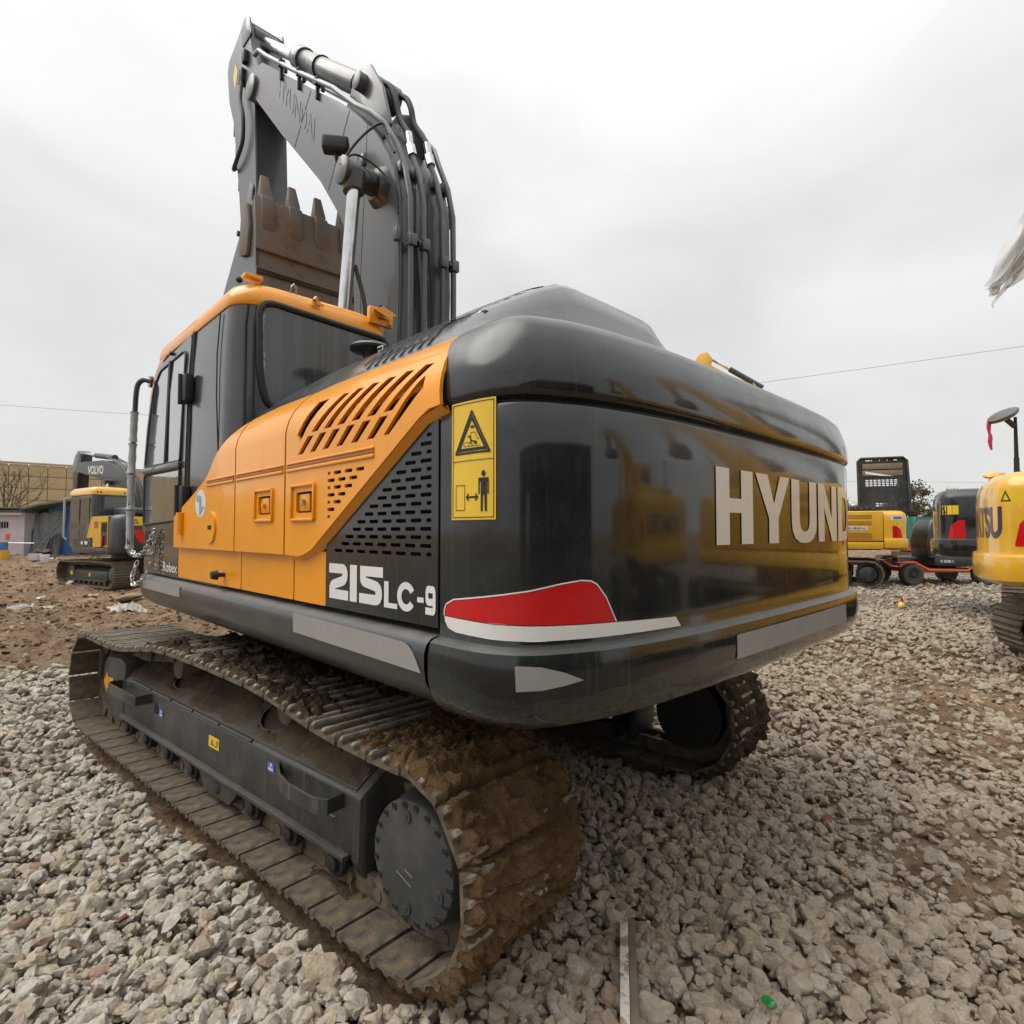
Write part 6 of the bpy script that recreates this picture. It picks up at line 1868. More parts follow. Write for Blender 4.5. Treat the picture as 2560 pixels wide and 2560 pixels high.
        hd = map2d(bm, lambda x, z, t: (-2.12 + x * .99, .72 - .10 * (z - 2.2) / 1.6 + t, z - .08), 'open_hood', M['blackpaint'], K)
        for z in (3.52, 3.32):
            m = MB(); m.box((-2.14, .70, z), (1.02, .012, .165)); m.build('insulation_mat', M['tan'], hd, bevel=.004)
        m = MB(); m.add([(-2.42, .715, 3.22), (-1.69, .715, 3.38), (-1.71, .72, 3.30), (-2.07, .73, 3.24)], [(0, 1, 2, 3)]); m.build('peeled_foil', M['white'], hd)
        m = MB(); m.tube([(-2.81, .77, 2.2), (-2.79, .73, 3.0), (-2.77, .68, 3.68), (-2.67, .67, 3.77), (-1.59, .67, 3.77), (-1.51, .68, 3.68), (-1.51, .73, 3.0), (-1.51, .77, 2.2)], .035, 8); m.build('hood_rim', M['blackpaint'], hd)
        m = MB(); m.box((-1.35, .72, 2.24), (1.1, .70, .18)); eb = m.build('engine_cover', M['blackpaint'], K, bevel=.02)
        for k in range(7):
            m = MB(); m.cyl((-1.8 + k * .15, 1.075, 2.26 + .02 * (k % 2)), (-1.8 + k * .15, 1.09, 2.26 + .02 * (k % 2)), .018, .018, 8); m.build('cover_bolt', M['steel'], eb)
        m = MB(); m.cyl((-1.33, 1.0, 2.2), (-1.33, 1.0, 2.38), .05, .045, 12); m.sphere((-1.33, 1.0, 2.36), .075, 12, 8, (1.3, 1, .8)); m.build('filler_cap', M['steel'], K)
        m = MB(); m.tube([(-.60, 1.18, 2.2), (-.60, 1.18, 2.72), (-.54, 1.18, 2.78), (-.3, 1.18, 2.78)], .022, 8); m.build('grab_rail', M['steel'], K)
    else:
        m = MB(); m.box((-1.2, 0, 2.24), (1.5, 2.0, .26)); m.build('engine_hood', body, K, bevel=.08, seg=3)
    boom_set(K, KT, km, -.1)
    return K
M['tan'] = plain('tan_felt', (0.28, 0.21, 0.13, 1), 0.95, bump=.2, bscale=30)
KB = yard_excavator('yellow excavator in the distance with its black engine hood propped wide open', True, radians(-12))
# small yellow lid on the rear deck
m = MB(); m.loft([[(-2.45 + q * 1.5 * cos(2 * pi * k / 16), -.15 + q * sin(2 * pi * k / 16), z) for k in range(16)] for q, z in ((.10, 2.18), (.12, 2.22), (.11, 2.27), (.04, 2.31))], True, True, True); m.build('mirror_mount', M['yellow'], KB)
def gpos(px, depth, z=0.0):
    """point of the yard at a bearing (picture column) and a distance in front of the viewer"""
    l = (px - 1280.0) / 1438.62 * depth
    return Vector((CAM.x + FX * depth + RX * l, CAM.y + FY * depth + RY * l, z))
def gh(p): return float(ground_h(np.array([p.x]), np.array([p.y]))[0])
def on_ground(px, depth, dz=0.0):
    p = gpos(px, depth); p.z = gh(p) + dz; return p
IMG_RIGHT = atan2(RY, RX)                       # azimuth of the picture's right-hand direction

KB.location = (3.04, -16.9, -0.04); KB.rotation_euler = (0, 0, radians(26))
# near yellow excavator at the right edge
KN = yard_excavator('shiny yellow excavator cut off by the right edge, with a mirror on its rear deck', False, radians(20), T=dict(KT0, z0=1.0), side_text=False, shift=.42)
KN.location = (-5.3, -7.05, -0.02); KN.rotation_euler = (0, 0, radians(188))
def local_to(K, w):
    a = -K.rotation_euler.z
    d = Vector(w) - Vector(K.location)
    return Vector((d.x * cos(a) - d.y * sin(a), d.x * sin(a) + d.y * cos(a), d.z))
def at_view(px, py, depth):
    p = gpos(px, depth)
    # small pitch of the viewer folded in
    v = (1330.0 - py) / 1438.62 * depth
    p.z = CAM.z + v
    return p
_b = at_view(2546, 1180, 6.9)
lm = lambda px, py, d=6.9: local_to(KN, at_view(px, py, d))
m = MB(); m.tube([lm(2546, 1190), lm(2546, 1142), lm(2546, 1041)], [.032, .022, .016], 8); m.bar(lm(2546, 1182), lm(2546, 1144), .07, .05); mir = m.build('mirror_post', M['rubber'], KN)
m = MB(); m.bar(lm(2544, 1065), lm(2518, 1042), .03, .05); m.build('mirror_arm', M['rubber'], mir)
_c = lm(2516, 1036)
_e1, _e2 = (lm(2557, 1022) - lm(2475, 1052)) / 2, (local_to(KN, at_view(2516, 1036, 7.25)) - _c) * 0.35 + Vector((0, 0, .05))
_e3 = _e1.cross(_e2).normalized()
m = MB(); m.loft([[_c + _e1 * q * cos(t) + _e2 * q * sin(t) + _e3 * z for t in np.linspace(0, 2 * pi, 24, endpoint=False)] for q, z in ((.9, -.03), (1.0, -.012), (1.0, .012), (.92, .02))], True, True, True); m.build('mirror_head', M['dark_satin'], mir)
m = MB(); m.loft([[lm(2494, 1187) + (lm(2530, 1187) - lm(2494, 1187)) * q * cos(t) + (local_to(KN, at_view(2494, 1187, 7.15)) - lm(2494, 1187)) * q * sin(t) + Vector((0, 0, z)) for t in np.linspace(0, 2 * pi, 20, endpoint=False)] for q, z in ((.7, -.045), (1.0, -.02), (.95, .0), (.6, .035), (.1, .045))], True, True, True); m.build('deck_lid', M['yellow'], KN)
_rb = [at_view(2496, 1042, 6.88), at_view(2481, 1052, 6.87), at_view(2479, 1075, 6.87), at_view(2482, 1090, 6.87), at_view(2481, 1105, 6.87), at_view(2484, 1124, 6.87)]
m = MB(); m.tube(catmull(_rb, 4), [.012 + .012 * abs(sin(k * .33)) for k in range(21)], 6); tag(m.build('ribbon', M['magenta']), 'crimson ribbon tied to the mirror of the yellow excavator', 'ribbon')

K2 = copy_tree(KN)
K2.location = (-10.6, -5.6, 0.0); K2.rotation_euler = (0, 0, radians(182))
K2['label'] = 'second yellow excavator past the right edge, seen only mirrored in the counterweight'
# black excavator behind the near yellow one
HT = dict(KT0); HT['z1'] = 2.32
HY = yard_excavator('glossy black excavator half hidden behind the near yellow one', False, radians(84), M['dark'], 'HYUNDAI', M['white_film'], dict(shoe=M['shoe'], frame=M['frame'], boom=M['boom']), HT, False)
HY.location = (-4.05, -11.95, 0.0); HY.rotation_euler = (0, 0, radians(186))

# ------------------------------------------------------------------ orange and black wheeled excavator
WX = thing('wheeled_excavator', 'orange and black wheeled excavator standing between the yellow machines', 'excavator')
for x in (1.36, -.76):
    for y in (.72, -.72):
        m = MB()
        prof = [(.10, .17), (.13, .20), (.14, .26), (.12, .295), (.08, .305), (-.08, .305), (-.12, .295), (-.14, .26), (-.13, .20), (-.10, .17)]
        m.loft([[(x + r * cos(2 * pi * k / 28), y + o, .30 + r * sin(2 * pi * k / 28)) for k in range(28)] for o, r in prof], True, True, True)
        ty = m.build('wheel', M['tyre'], WX, smooth=40)
        m = MB(); m.loft([[(x + r * cos(2 * pi * k / 20), y + o * (1 if y > 0 else -1), .30 + r * sin(2 * pi * k / 20)) for k in range(20)] for o, r in ((.09, .175), (.125, .165), (.10, .12), (.10, .06), (.13, .05), (.13, .005))], True, True, True); m.build('rim', M['hub'], ty)
m = MB(); m.box((.3, 0, .42), (1.8, 1.1, .14)); ch = m.build('chassis', M['redorange'], WX, bevel=.02)
for s in (1, -1):
    m = MB(); m.tube([(1.74, s * .78, .52), (1.62, s * .78, .66), (1.32, s * .78, .66), (.88, s * .78, .44), (-.25, s * .78, .42), (-.48, s * .78, .62), (-1.1, s * .78, .66)], .045, 6); m.bar((1.72, s * .70, .64), (1.22, s * .70, .665), .26, .03); m.bar((-.55, s * .70, .66), (-1.1, s * .70, .66), .26, .03); m.build('fender_rail', M['redorange'], ch, bevel=.008)
m = MB(); m.cyl((0, 0, .45), (0, 0, .60), .42, .42, 24); m.build('slew_ring', M['rubber'], WX)
m = MB(); m.prism(round_poly([(.72, .56), (.74, .80), (-.3, .86), (-1.25, .86), (-1.30, .62), (-1.1, .55)], .05), .82, -.82); wb = m.build('body', M['blackpaint'], WX, bevel=.02)
m = MB(); m.box((-.75, 0, 1.12), (.95, 1.55, .55)); m.build('engine_cover', M['blackpaint'], WX, bevel=.08, seg=3)
m = MB(); m.box((-.85, .825, .76), (.55, .02, .19)); m.box((-.75, .837, .77), (.08, .004, .07)); m.build('orange_panel', M['redorange'], wb)
m = MB(); m.loft([_ring(.80, -.05, .88, .02, .80, .06), _ring(1.3, -.05, .92, .02, .80, .06), _ring(1.76, -.03, .82, .03, .78, .08), _ring(1.92, .02, .70, .09, .72, .10)], True, True, True); wc = m.build('cab_shell', M['blackpaint'], WX, smooth=40)
for pl_, nm in (([(.02, 1.16), (.02, 1.70), (.70, 1.72), (.82, 1.2)], 'door_window'), ([(.08, .88), (.08, 1.04), (.80, 1.06), (.78, .88)], 'lower_door_window')):
    panel([round_poly(pl_, .06)], lambda x, z: .806, nm, M['glass'], wc, th=.006)
map2d(fit2d(text2d('新源重工', .02), 0, 0, 1, 1), lambda u, v, t: (.58 - .42 * u, .826, .655 + .085 * v), 'lettering', M['white'], wb, recalc=False)
map2d(fit2d(text2d('75', .03), 0, 0, 1, 1), lambda u, v, t: (-1.02 - .13 * u, .826, .60 + .07 * v), 'lettering', M['white'], wb, recalc=False)
WX.location = on_ground(2345, 17.6, -.02); WX.rotation_euler = (0, 0, IMG_RIGHT + pi)

# ------------------------------------------------------------------ teal machine further back
TL = thing('excavator', 'small teal excavator with brown tracks far behind the wheeled machine', 'excavator')
TT = dict(hl=1.0, gauge=1.5, w=.4, r=.27, n=34, z0=.8)
lower_works(TL, TT, dict(shoe=M['shoe'], frame=M['mud_dust']))
m = MB(); m.box((-.25, -.1, 1.08), (1.9, 1.6, .55)); m.build('body', M['redorange'], TL, bevel=.06)
m = MB(); m.loft([_ring(1.0, -.4, .75, .0, .85, .08), _ring(2.0, -.4, .8, .0, .85, .08), _ring(2.25, -.35, .7, .05, .8, .1)], True, True, True); tc_ = m.build('cab_shell', M['teal'], TL)
panel([round_poly([(-.30, 1.35), (-.30, 2.0), (.6, 2.0), (.65, 1.35)], .06)], lambda x, z: .858, 'side_window', M['glass'], tc_, th=.006)
m = MB(); m.prism([(.3, 1.2), (.6, 1.2), (1.15, 2.5), (.45, 3.55), (.25, 3.45), (.75, 2.5)], -.1, -.35); m.build('boom', M['dark_satin'], TL, bevel=.02)
m = MB(); m.prism([(.25, 3.5), (.5, 3.6), (1.9, 2.3), (1.8, 2.15)], -.12, -.32); m.build('arm', M['dark_satin'], TL, bevel=.02)
TL.location = on_ground(2290, 25, 0); TL.rotation_euler = (0, 0, IMG_RIGHT + pi + .1)

M['workshop'] = plain('brown_brick_wall', (0.085, 0.062, 0.048, 1), 0.85, var=.3, bscale=6)
# ================================================================== sheds and wall on the left
_p0, _p1 = gpos(-260, 42), gpos(780, 62)
_dir = (_p1 - _p0); _len = _dir.length; _az = atan2(_dir.y, _dir.x)
WB = thing('warehouse', 'long beige panelled warehouse wall behind the sheds', 'building', (_p0.x, _p0.y, 0.2), _az)
m = MB(); m.box((_len / 2, .25 + 4.0, 3.35), (_len, 8.4, 6.7)); core = m.build('wall_core', M['joint'], WB)
m = MB(); m.box((-13.0, 4.25, 3.4), (26.0, 8.4, 6.8)); m.build('side_wing', M['panel_beige'], WB)
pw, ph = 1.22, .98
_pm = MB().box((0, 0, 0), (pw - .05, .06, ph - .05)).mesh('wall_panel', bevel=.012, seg=1)
_pm.materials.append(M['panel_beige'])
_cols = int(_len / pw)
for c in range(_cols):
    for r in range(7):
        o = bpy.data.objects.new('wall_panel', _pm)
        COL.objects.link(o); o.parent = WB
        o.location = ((c + .5) * pw, .03 + random.uniform(-.006, .006), (r + .5) * ph)
m = MB(); m.box((_len / 2, .1, 6.95), (_len, .5, .12)); m.build('roof_edge', M['panel_beige'], WB)

# whitewashed hut with its tin roof
SD = 29.0
HU = thing('hut', 'pinkish whitewashed hut with low tin roof beside the grey tarpaulin', 'shed', on_ground(22, SD), IMG_RIGHT)
def sx(px): return (px - 22) / 1438.62 * SD
m = MB(); m.box((sx(-20), 1.4, .95), (sx(57) - sx(-97), 2.6, 2.35)); hw = m.build('wall', M['hutpink'], HU)
m = MB(); m.box((sx(-20), 1.3, 2.20), (sx(62) - sx(-100), 3.1, .14)); m.box((sx(-20), 1.2, 2.36), (sx(60) - sx(-100), 3.2, .07)); m.build('roof', M['roofsheet'], HU, bevel=.01)
m = MB(); m.box((sx(-20), -.02 + .0, 2.10), (sx(60) - sx(-98), .25, .16)); m.build('fascia', M['white'], HU)
m = MB(); m.box((sx(4), .09, 1.52), (.5, .06, .30)); wd = m.build('window', M['void'], HU)
for k in range(4):
    m = MB(); m.bar((sx(4) - .2 + k * .13, .05, 1.37), (sx(4) - .2 + k * .13, .05, 1.67), .02, .02); m.build('window_bar', M['steel'], wd)
m = MB(); m.box((sx(16), .085, .92), (.18, .03, .28)); m.build('meter_box', M['redorange'], HU)
m = MB(); m.tube([(sx(-40), -.3, .62), (sx(60), -.3, .60), (sx(100), -.3, .59)], .03, 6); m.build('water_pipe', M['steel'], HU)

# tarpaulin-covered shed
SH = thing('shed', 'tarpaulin-covered lean-to shed with sloping dark roof and blue sheets', 'shed', on_ground(110, SD + .4), IMG_RIGHT)
def sq(px): return (px - 110) / 1438.62 * SD
m = MB(); m.prism([(sq(56), 2.20), (sq(120), 2.52), (sq(400), 3.35), (sq(400), 3.45), (sq(120), 2.62), (sq(56), 2.30)], -.6, 4.5); m.build('roof', M['roofsheet'], SH)
m = MB(); m.prism([(sq(60), -.4), (sq(400), -.4), (sq(400), 3.36), (sq(120), 2.52), (sq(60), 2.22)], .6, 4.2); m.build('wall', M['tarp_dark'], SH)
for x0, x1, z1 in ((142, 152, 1.75), (152, 161, 2.55), (161, 170, 2.55), (170, 179, 2.60), (179, 188, 2.6), (330, 342, 3.0), (342, 354, 3.0), (105, 140, 2.42), (120, 160, 2.6)):
    m = MB()
    n = 12
    top = [(sq(x0) + (sq(x1) - sq(x0)) * k / n, .45 - (.10 if z1 < 2.3 else 0) + .03 * (k % 2), z1) for k in range(n + 1)]
    zb = -.1 if z1 != 2.42 else 1.7
    bot = [(a[0] + (-.12 if z1 < 2.3 else 0), a[1] - .1, zb) for a in top]
    m.add(top + bot, [(k, k + 1, k + n + 2, k + n + 1) for k in range(n)])
    m.build('blue_sheet', M['blueboard'], SH, smooth=0)
def cloth_sheet(name, mat, parent, x0, x1, ztop0, ztop1, zbot, y0, flare, seed, nx=40, nz=26, amp=.10, label=None):
    vv = []
    for i in range(nx):
        u = i / (nx - 1)
        for k in range(nz):
            v = k / (nz - 1)
            zt = ztop0 + (ztop1 - ztop0) * u - .10 * abs(sin(u * 9))
            z = zt + (zbot - zt) * v
            w = amp * v ** .6 * (sin(u * 23 + seed) * .5 + sin(u * 41 + seed * 2 + v * 3) * .3 + (float(vnoise(u * 7, v * 3, seed)) - .5))
            vv.append((x0 + (x1 - x0) * u + flare * v * (u - .5), y0 - .35 * v * v + w, z))
    m = MB().add(vv, [(i * nz + k, i * nz + k + 1, (i + 1) * nz + k + 1, (i + 1) * nz + k) for i in range(nx - 1) for k in range(nz - 1)])
    return m.build(name, mat, parent, smooth=60)
TA = cloth_sheet('tarpaulin', M['tarp'], None, sq(63), sq(154), 2.12, 2.42, -.12, .35, -.45, 3)
TA.location = SH.location; TA.rotation_euler = SH.rotation_euler
tag(TA, 'grey tarpaulin hanging in folds over the shed front', 'tarpaulin')
TB = cloth_sheet('tarpaulin', M['tarp_dark'], None, sq(50), sq(70), 2.1, 2.1, -.2, .25, .55, 8, 16, 18, .12)
TB.location = SH.location; TB.rotation_euler = SH.rotation_euler
tag(TB, 'narrow dark tarpaulin strip between the hut and the grey sheet', 'tarpaulin')
TC = cloth_sheet('tarpaulin', M['tarp_dark'], None, sq(122), sq(146), .95, 1.25, -.15, .12, .5, 12, 18, 16, .15)
TC.location = SH.location; TC.rotation_euler = SH.rotation_euler
tag(TC, 'crumpled dark tarpaulin heap at the foot of the shed near the blue sheets', 'tarpaulin')
# ladder
LD = thing('ladder', 'grey metal ladder leaning against the grey tarpaulin', 'ladder', on_ground(110, SD - .6), IMG_RIGHT)
a, b = Vector((sq(74), -.2, -.05)), Vector((sq(130), .55, 2.15))
for o in (0, .26):
    m = MB(); m.bar(a + Vector((o, 0, 0)), b + Vector((o * .8, 0, 0)), .05, .07); m.build('rail', M['roofsheet'], LD)
for k in range(9):
    f = .06 + .11 * k
    p = a.lerp(b, f)
    m = MB(); m.bar(p + Vector((-.04, -.03, 0)), p + Vector((.30, -.03, 0)), .05, .05); m.build('rung', M['roofsheet'], LD)

# barrels, tubs and buckets
def drum(name, px, dep, r, h, mat, label, cat, group=None, taper=1.0, rim=None):
    t = thing(name, label, cat, on_ground(px, dep, -.02), 0, group)
    m = MB(); m.loft([[(q * cos(2 * pi * k / 20), q * sin(2 * pi * k / 20), z) for k in range(20)] for q, z in ((r * taper * .94, 0), (r * taper, .02), (r * (1 + taper) / 2, h * .33), (r * (1 + taper) / 2 * 1.03, h * .36), (r, h * .66), (r * 1.03, h * .69), (r, h * .97), (r * 1.04, h), (r * .96, h * 1.0), (r * .9, h * .8))], True, True, True)
    m.build('drum_body', mat, t)
    if rim:
        m = MB(); m.tube([(r * 1.04 * cos(q), r * 1.04 * sin(q), h) for q in np.linspace(0, 2 * pi, 20, endpoint=False)], .015, 6, closed=True); m.build('rim', rim, t)
    return t
drum('barrel', 4, 27.5, .26, .75, M['blueboard'], 'blue barrel in front of the hut at the left edge', 'barrel')
drum('barrel', 14, 26.8, .17, .42, M['yellow'], 'small yellow barrel beside the blue one', 'barrel')
drum('bucket', 115, 24.5, .16, .33, M['plastic_white'], 'white plastic bucket standing by the shed ladder', 'bucket', None, .85, M['white'])
drum('tub', 108, 26.5, .32, .34, M['rubber'], 'black rubber tub with a warped lid near the shed', 'tub', None, .9, M['rubber'])
lid = MB(); lid.loft([[(q * cos(2 * pi * k / 18), q * sin(2 * pi * k / 18) * .7, z + .10 * cos(2 * pi * k / 18) ** 2 * -1) for k in range(18)] for q, z in ((.45, .0), (.44, .03), (.2, .07), (.02, .08))], True, True, True)
o = lid.build('lid', M['mud_dust']); o.location = on_ground(108, 26.5, .42); tag(o, 'warped greenish lid lying on the black tub', 'lid')
drum('basin', 125, 25.3, .30, .16, M['plastic_white'], 'shallow white basin behind the white bucket', 'basin', None, .8, M['white'])
bx = thing('crate', 'stained pinkish crate left of the white bucket', 'crate', on_ground(90, 24.6), IMG_RIGHT + .2)
for y in (.14, -.14):
    m = MB(); m.box((0, y, .16), (.36, .02, .30)); m.build('side', M['hutpink'], bx)
for x in (.18, -.18):
    m = MB(); m.box((x, 0, .16), (.02, .30, .30)); m.build('side', M['hutpink'], bx)
m = MB(); m.box((0, 0, .02), (.36, .30, .02)); m.build('base', M['hutpink'], bx)

# workshop behind the viewer: it shows only as the dark mass mirrored in the counterweight
WS = thing('workshop', 'dark brown workshop behind the viewer, seen only as a reflection in the counterweight', 'building', (-13.5, 18.0, 0.0), radians(-96))
m = MB(); m.box((11.0, -3.0, 2.6), (22.0, 6.0, 5.4)); ww = m.build('wall', M['workshop'], WS)
m = MB(); m.prism([(-6.6, 5.2), (.5, 5.2), (-3.0, 6.6)], -.4, 22.4, 'x'); m.build('roof', M['roofsheet'], WS)
for k in range(5):
    m = MB(); m.box((2.4 + 4.2 * k, .02, 3.2), (1.6, .08, 1.2)); wf = m.build('window', M['glass'], WS, bevel=.01)
    m = MB(); m.bar((2.4 + 4.2 * k, .07, 2.6), (2.4 + 4.2 * k, .07, 3.8), .06, .04); m.bar((1.6 + 4.2 * k, .07, 3.2), (3.2 + 4.2 * k, .07, 3.2), .06, .04); m.build('frame', M['white'], wf)
m = MB(); m.box((6.6, .02, 1.3), (2.6, .08, 2.6)); m.build('roller_door', M['steel'], WS, bevel=.01)
# ================================================================== trees
def branch(m, p, d, L, r, depth, rnd):
    if depth == 0 or r < .004: return
    q = p + d * L
    mid = p.lerp(q, .5) + Vector((rnd.uniform(-1, 1), rnd.uniform(-1, 1), rnd.uniform(-.3, .3))) * L * .06
    m.tube([p, mid, q], [r, r * .85, r * .68], 5, False)
    for _ in range(rnd.choice((2, 2, 3))):
        nd = (d + Vector((rnd.gauss(0, .42), rnd.gauss(0, .42), rnd.gauss(.08, .25)))).normalized()
        branch(m, p.lerp(q, rnd.uniform(.55, 1.0)), nd, L * rnd.uniform(.62, .85), r * rnd.uniform(.5, .68), depth - 1, rnd)
def bare_tree(px, dep, h, seed, label):
    t = thing('bare_tree', label, 'tree', on_ground(px, dep))
    rnd = random.Random(seed)
    m = MB(); branch(m, Vector((0, 0, -.2)), Vector((.03, 0, 1)), h * .38, h * .016, 1, rnd); m.build('trunk', M['bark'], t)
    m = MB()
    for _ in range(5): branch(m, Vector((0, 0, h * rnd.uniform(.22, .36))), Vector((rnd.gauss(0, .45), rnd.gauss(0, .45), 1)).normalized(), h * .24, h * .009, 5, rnd)
    m.build('crown', M['bark'], t)
    return t
bare_tree(6, 33, 6.2, 4, 'leafless grey tree in front of the beige wall at the left edge')
def leafy_tree(px, dep, h, w, seed, label, n=2600):
    t = thing('tree', label, 'tree', on_ground(px, dep), 0, 'trees beyond the machines')
    rnd = random.Random(seed)
    m = MB(); m.tube([(0, 0, -.3), (.1, 0, h * .25), (0, .1, h * .5)], [h * .035, h * .028, h * .018], 8)
    cl = []
    for _ in range(13):
        a = rnd.uniform(0, 6.28); rr = rnd.uniform(.1, .75) * w
        c = Vector((rr * cos(a), rr * sin(a), h * rnd.uniform(.45, .9))); cl.append((c, rnd.uniform(.28, .5) * w))
        m.tube([(0, 0, h * rnd.uniform(.25, .45)), c * .6 + Vector((0, 0, h * .16)), c], [h * .014, h * .009, h * .004], 5)
    m.build('trunk', M['bark'], t)
    vv, ff = [], []
    for _ in range(n):
        c, r = rnd.choice(cl)
        p = c + Vector((rnd.gauss(0, .5), rnd.gauss(0, .5), rnd.gauss(0, .36))) * r
        s = rnd.uniform(.08, .18) * w * .40
        u = Vector((rnd.gauss(0, 1), rnd.gauss(0, 1), rnd.gauss(0, 1))).normalized(); v = u.orthogonal().normalized()
        k = len(vv)
        vv += [p - u * s, p + v * s * .6, p + u * s, p - v * s * .6]; ff.append((k, k + 1, k + 2, k + 3))
    MB().add(vv, ff).build('crown', M['leaf'], t, smooth=0)
    return t
leafy_tree(2282, 52, 6.3, 2.0, 1, 'brown-green tree rising right of the propped hood')
leafy_tree(2122, 60, 5.6, 2.0, 2, 'green tree low between the dark excavator and the propped hood')
leafy_tree(2406, 70, 7.0, 2.2, 3, 'distant tree top above the black excavator')
leafy_tree(2330, 66, 4.6, 1.6, 5, 'small distant tree behind the teal machine')

# ================================================================== overhead cables
def cable(a, b, sag, label):
    P_ = [Vector(a).lerp(Vector(b), t) - Vector((0, 0, sag * 4 * t * (1 - t))) for t in np.linspace(0, 1, 24)]
    m = MB(); m.tube(P_, .010, 5); tag(m.build('overhead_cable', M['hose']), label, 'cable')
cable(at_view(620, 1116, 34), at_view(3300, 752, 34), .3, 'thin overhead cable sloping up to the right across the sky')
cable(at_view(-600, 955, 40), at_view(900, 1060, 40), .4, 'thin overhead cable low in the sky on the left')
cable(at_view(1700, 1196, 60), at_view(3200, 1206, 60), .2, 'faint overhead cable just above the distant trees')

M['mud_tan'] = _mud('tan_clay_lump', (0.20, 0.14, 0.08, 1), (0.40, 0.31, 0.19, 1), .95, 4, .6)
# ================================================================== litter in the yard
def rag(px, dep, w, d, seed, label, mat=None, h=.34):
    p = on_ground(px, dep, -.01)
    nx, ny = 46, 24
    xs, ys = np.linspace(-1, 1, nx), np.linspace(-1, 1, ny)
    XX, YY = np.meshgrid(xs, ys, indexing='ij')
    edge = 1 - (XX ** 2 + YY ** 2) ** .5 + (fbm(XX * 2.4, YY * 2.4, seed, 4, .6) - .5) * 1.5
    z = h * (1.6 * np.abs(fbm(XX * 3, YY * 3, seed + 5, 5, .65) - .5) + .12) * sstep(0, .5, edge)
    ok = edge > 0
    vid = -np.ones((nx, ny), int); vv = []
    for i in range(nx):
        for k in range(ny):
            if ok[i, k]: vid[i, k] = len(vv); vv.append((XX[i, k] * w / 2, YY[i, k] * d / 2, z[i, k]))
    ff = [(vid[i, k], vid[i + 1, k], vid[i + 1, k + 1], vid[i, k + 1]) for i in range(nx - 1) for k in range(ny - 1) if ok[i, k] and ok[i + 1, k] and ok[i, k + 1] and ok[i + 1, k + 1]]
    m = MB().add(vv, ff)
    o = m.build('rag', mat or M['cloth'], None, smooth=30)
    o.location = p; o.rotation_euler = (0, 0, IMG_RIGHT)
    return tag(o, label, 'rag')
rag(318, 11.6, 1.15, .55, 3, 'large crumpled white rag on the soil beside the deck corner')
rag(58, 11.8, .75, .5, 9, 'crumpled pale rag on the soil at the far left')
rag(118, 12.2, .42, .3, 15, 'small pale scrap of cloth on the soil right of the left rag', h=.10)
rag(240, 14.0, .36, .25, 22, 'little white scrap of plastic by the small excavator track', h=.10)
def loose_rock(px, dep, s, seed, mat, label, name='rock', cat='rock', sc=(1, 1, 1)):
    me = rock_mesh(seed, 14, 2, .08).copy(); me.materials.clear(); me.materials.append(mat)
    o = link(name, me, mat); o.location = on_ground(px, dep, s * .22); o.scale = (s * sc[0], s * sc[1], s * sc[2]); o.rotation_euler = (.1, .1, seed * 1.3)
    return tag(o, label, cat)
loose_rock(325, 12.9, .50, 301, M['mud_tan'], 'tan boulder behind the large white rag', sc=(1.2, .9, .5))
loose_rock(180, 16.0, .24, 302, M['stone'], 'pale stone at the front of the small excavator track')
loose_rock(108, 13.6, .22, 303, M['plastic_white'], 'flat grey-white disc lying on the soil left of the small excavator', 'disc', 'disc', (1.0, 1.0, .25))
loose_rock(331, 2.33, .062, 304, M['brickred'], 'red brick fragment in the gravel left of the near track', 'brick_fragment', 'brick', (1.3, .8, .7))
loose_rock(398, 1.84, .030, 305, M['brickred'], 'dull red brick crumb near the bottom left of the gravel', 'brick_fragment', 'brick')
loose_rock(2052, 3.2, .10, 306, M['brickred'], 'reddish stone in the gravel to the right below the counterweight', 'brick_fragment', 'brick', (1.4, .8, .6))
loose_rock(895, 2.02, .045, 307, M['brickred'], 'small red brick chip at the foot of the mud-caked track', 'brick_fragment', 'brick')
# soil clods and rubble on the bare ground
M['clod'] = _mud('soil_clod', (0.10, 0.06, 0.032, 1), (0.26, 0.175, 0.10, 1), .95, 3.0, .6)
clod_col = bpy.data.collections.new('clod_shapes')
for i in range(6):
    me = rock_mesh(400 + i, 16, 2, .16); me.materials.clear(); me.materials.append(M['clod'] if i < 4 else M['mud_tan'])
    clod_col.objects.link(bpy.data.objects.new('clod_%d' % i, me))
def _clods():
    out = []
    for r0, r1, dens, s0, s1 in ((3.5, 8, 170, .02, .075), (8, 16, 75, .03, .13), (16, 34, 14, .05, .2)):
        a0, a1 = YAW - radians(55), YAW + radians(62)
        m_ = int((a1 - a0) / 2 * (r1 * r1 - r0 * r0) * dens)
        r = np.sqrt(rng.uniform(r0 * r0, r1 * r1, m_)); a = rng.uniform(a0, a1, m_)
        x, y = CAM.x + r * np.cos(a), CAM.y + r * np.sin(a)
        k = rng.uniform(0, 1, m_) < (1 - gravel_mask(x, y)) * (.35 + .9 * fbm(x * .8, y * .8, 55))
        ux, uy = uc_xy(x, y); k &= ~((np.abs(ux) < 2.15) & (np.abs(np.abs(uy) - 1.195) < .34))
        x, y = x[k], y[k]
        s = s0 + (s1 - s0) * rng.uniform(0, 1, len(x)) ** 2.4
        out.append(np.stack([x, y, ground_h(x, y) + s * .1, s], 1))
    return np.concatenate(out)
_c = _clods(); _m = len(_c)
cl = gn_scatter('soil_clods', _c[:, :3], np.stack([rng.uniform(-.5, .5, _m), rng.uniform(-.5, .5, _m), rng.uniform(0, 6.28, _m)], 1), np.repeat(_c[:, 3:4], 3, 1) * np.array([1.1, 1, .7]), rng.integers(0, 6, _m), clod_col, ground)
tag(cl, kind='stuff')

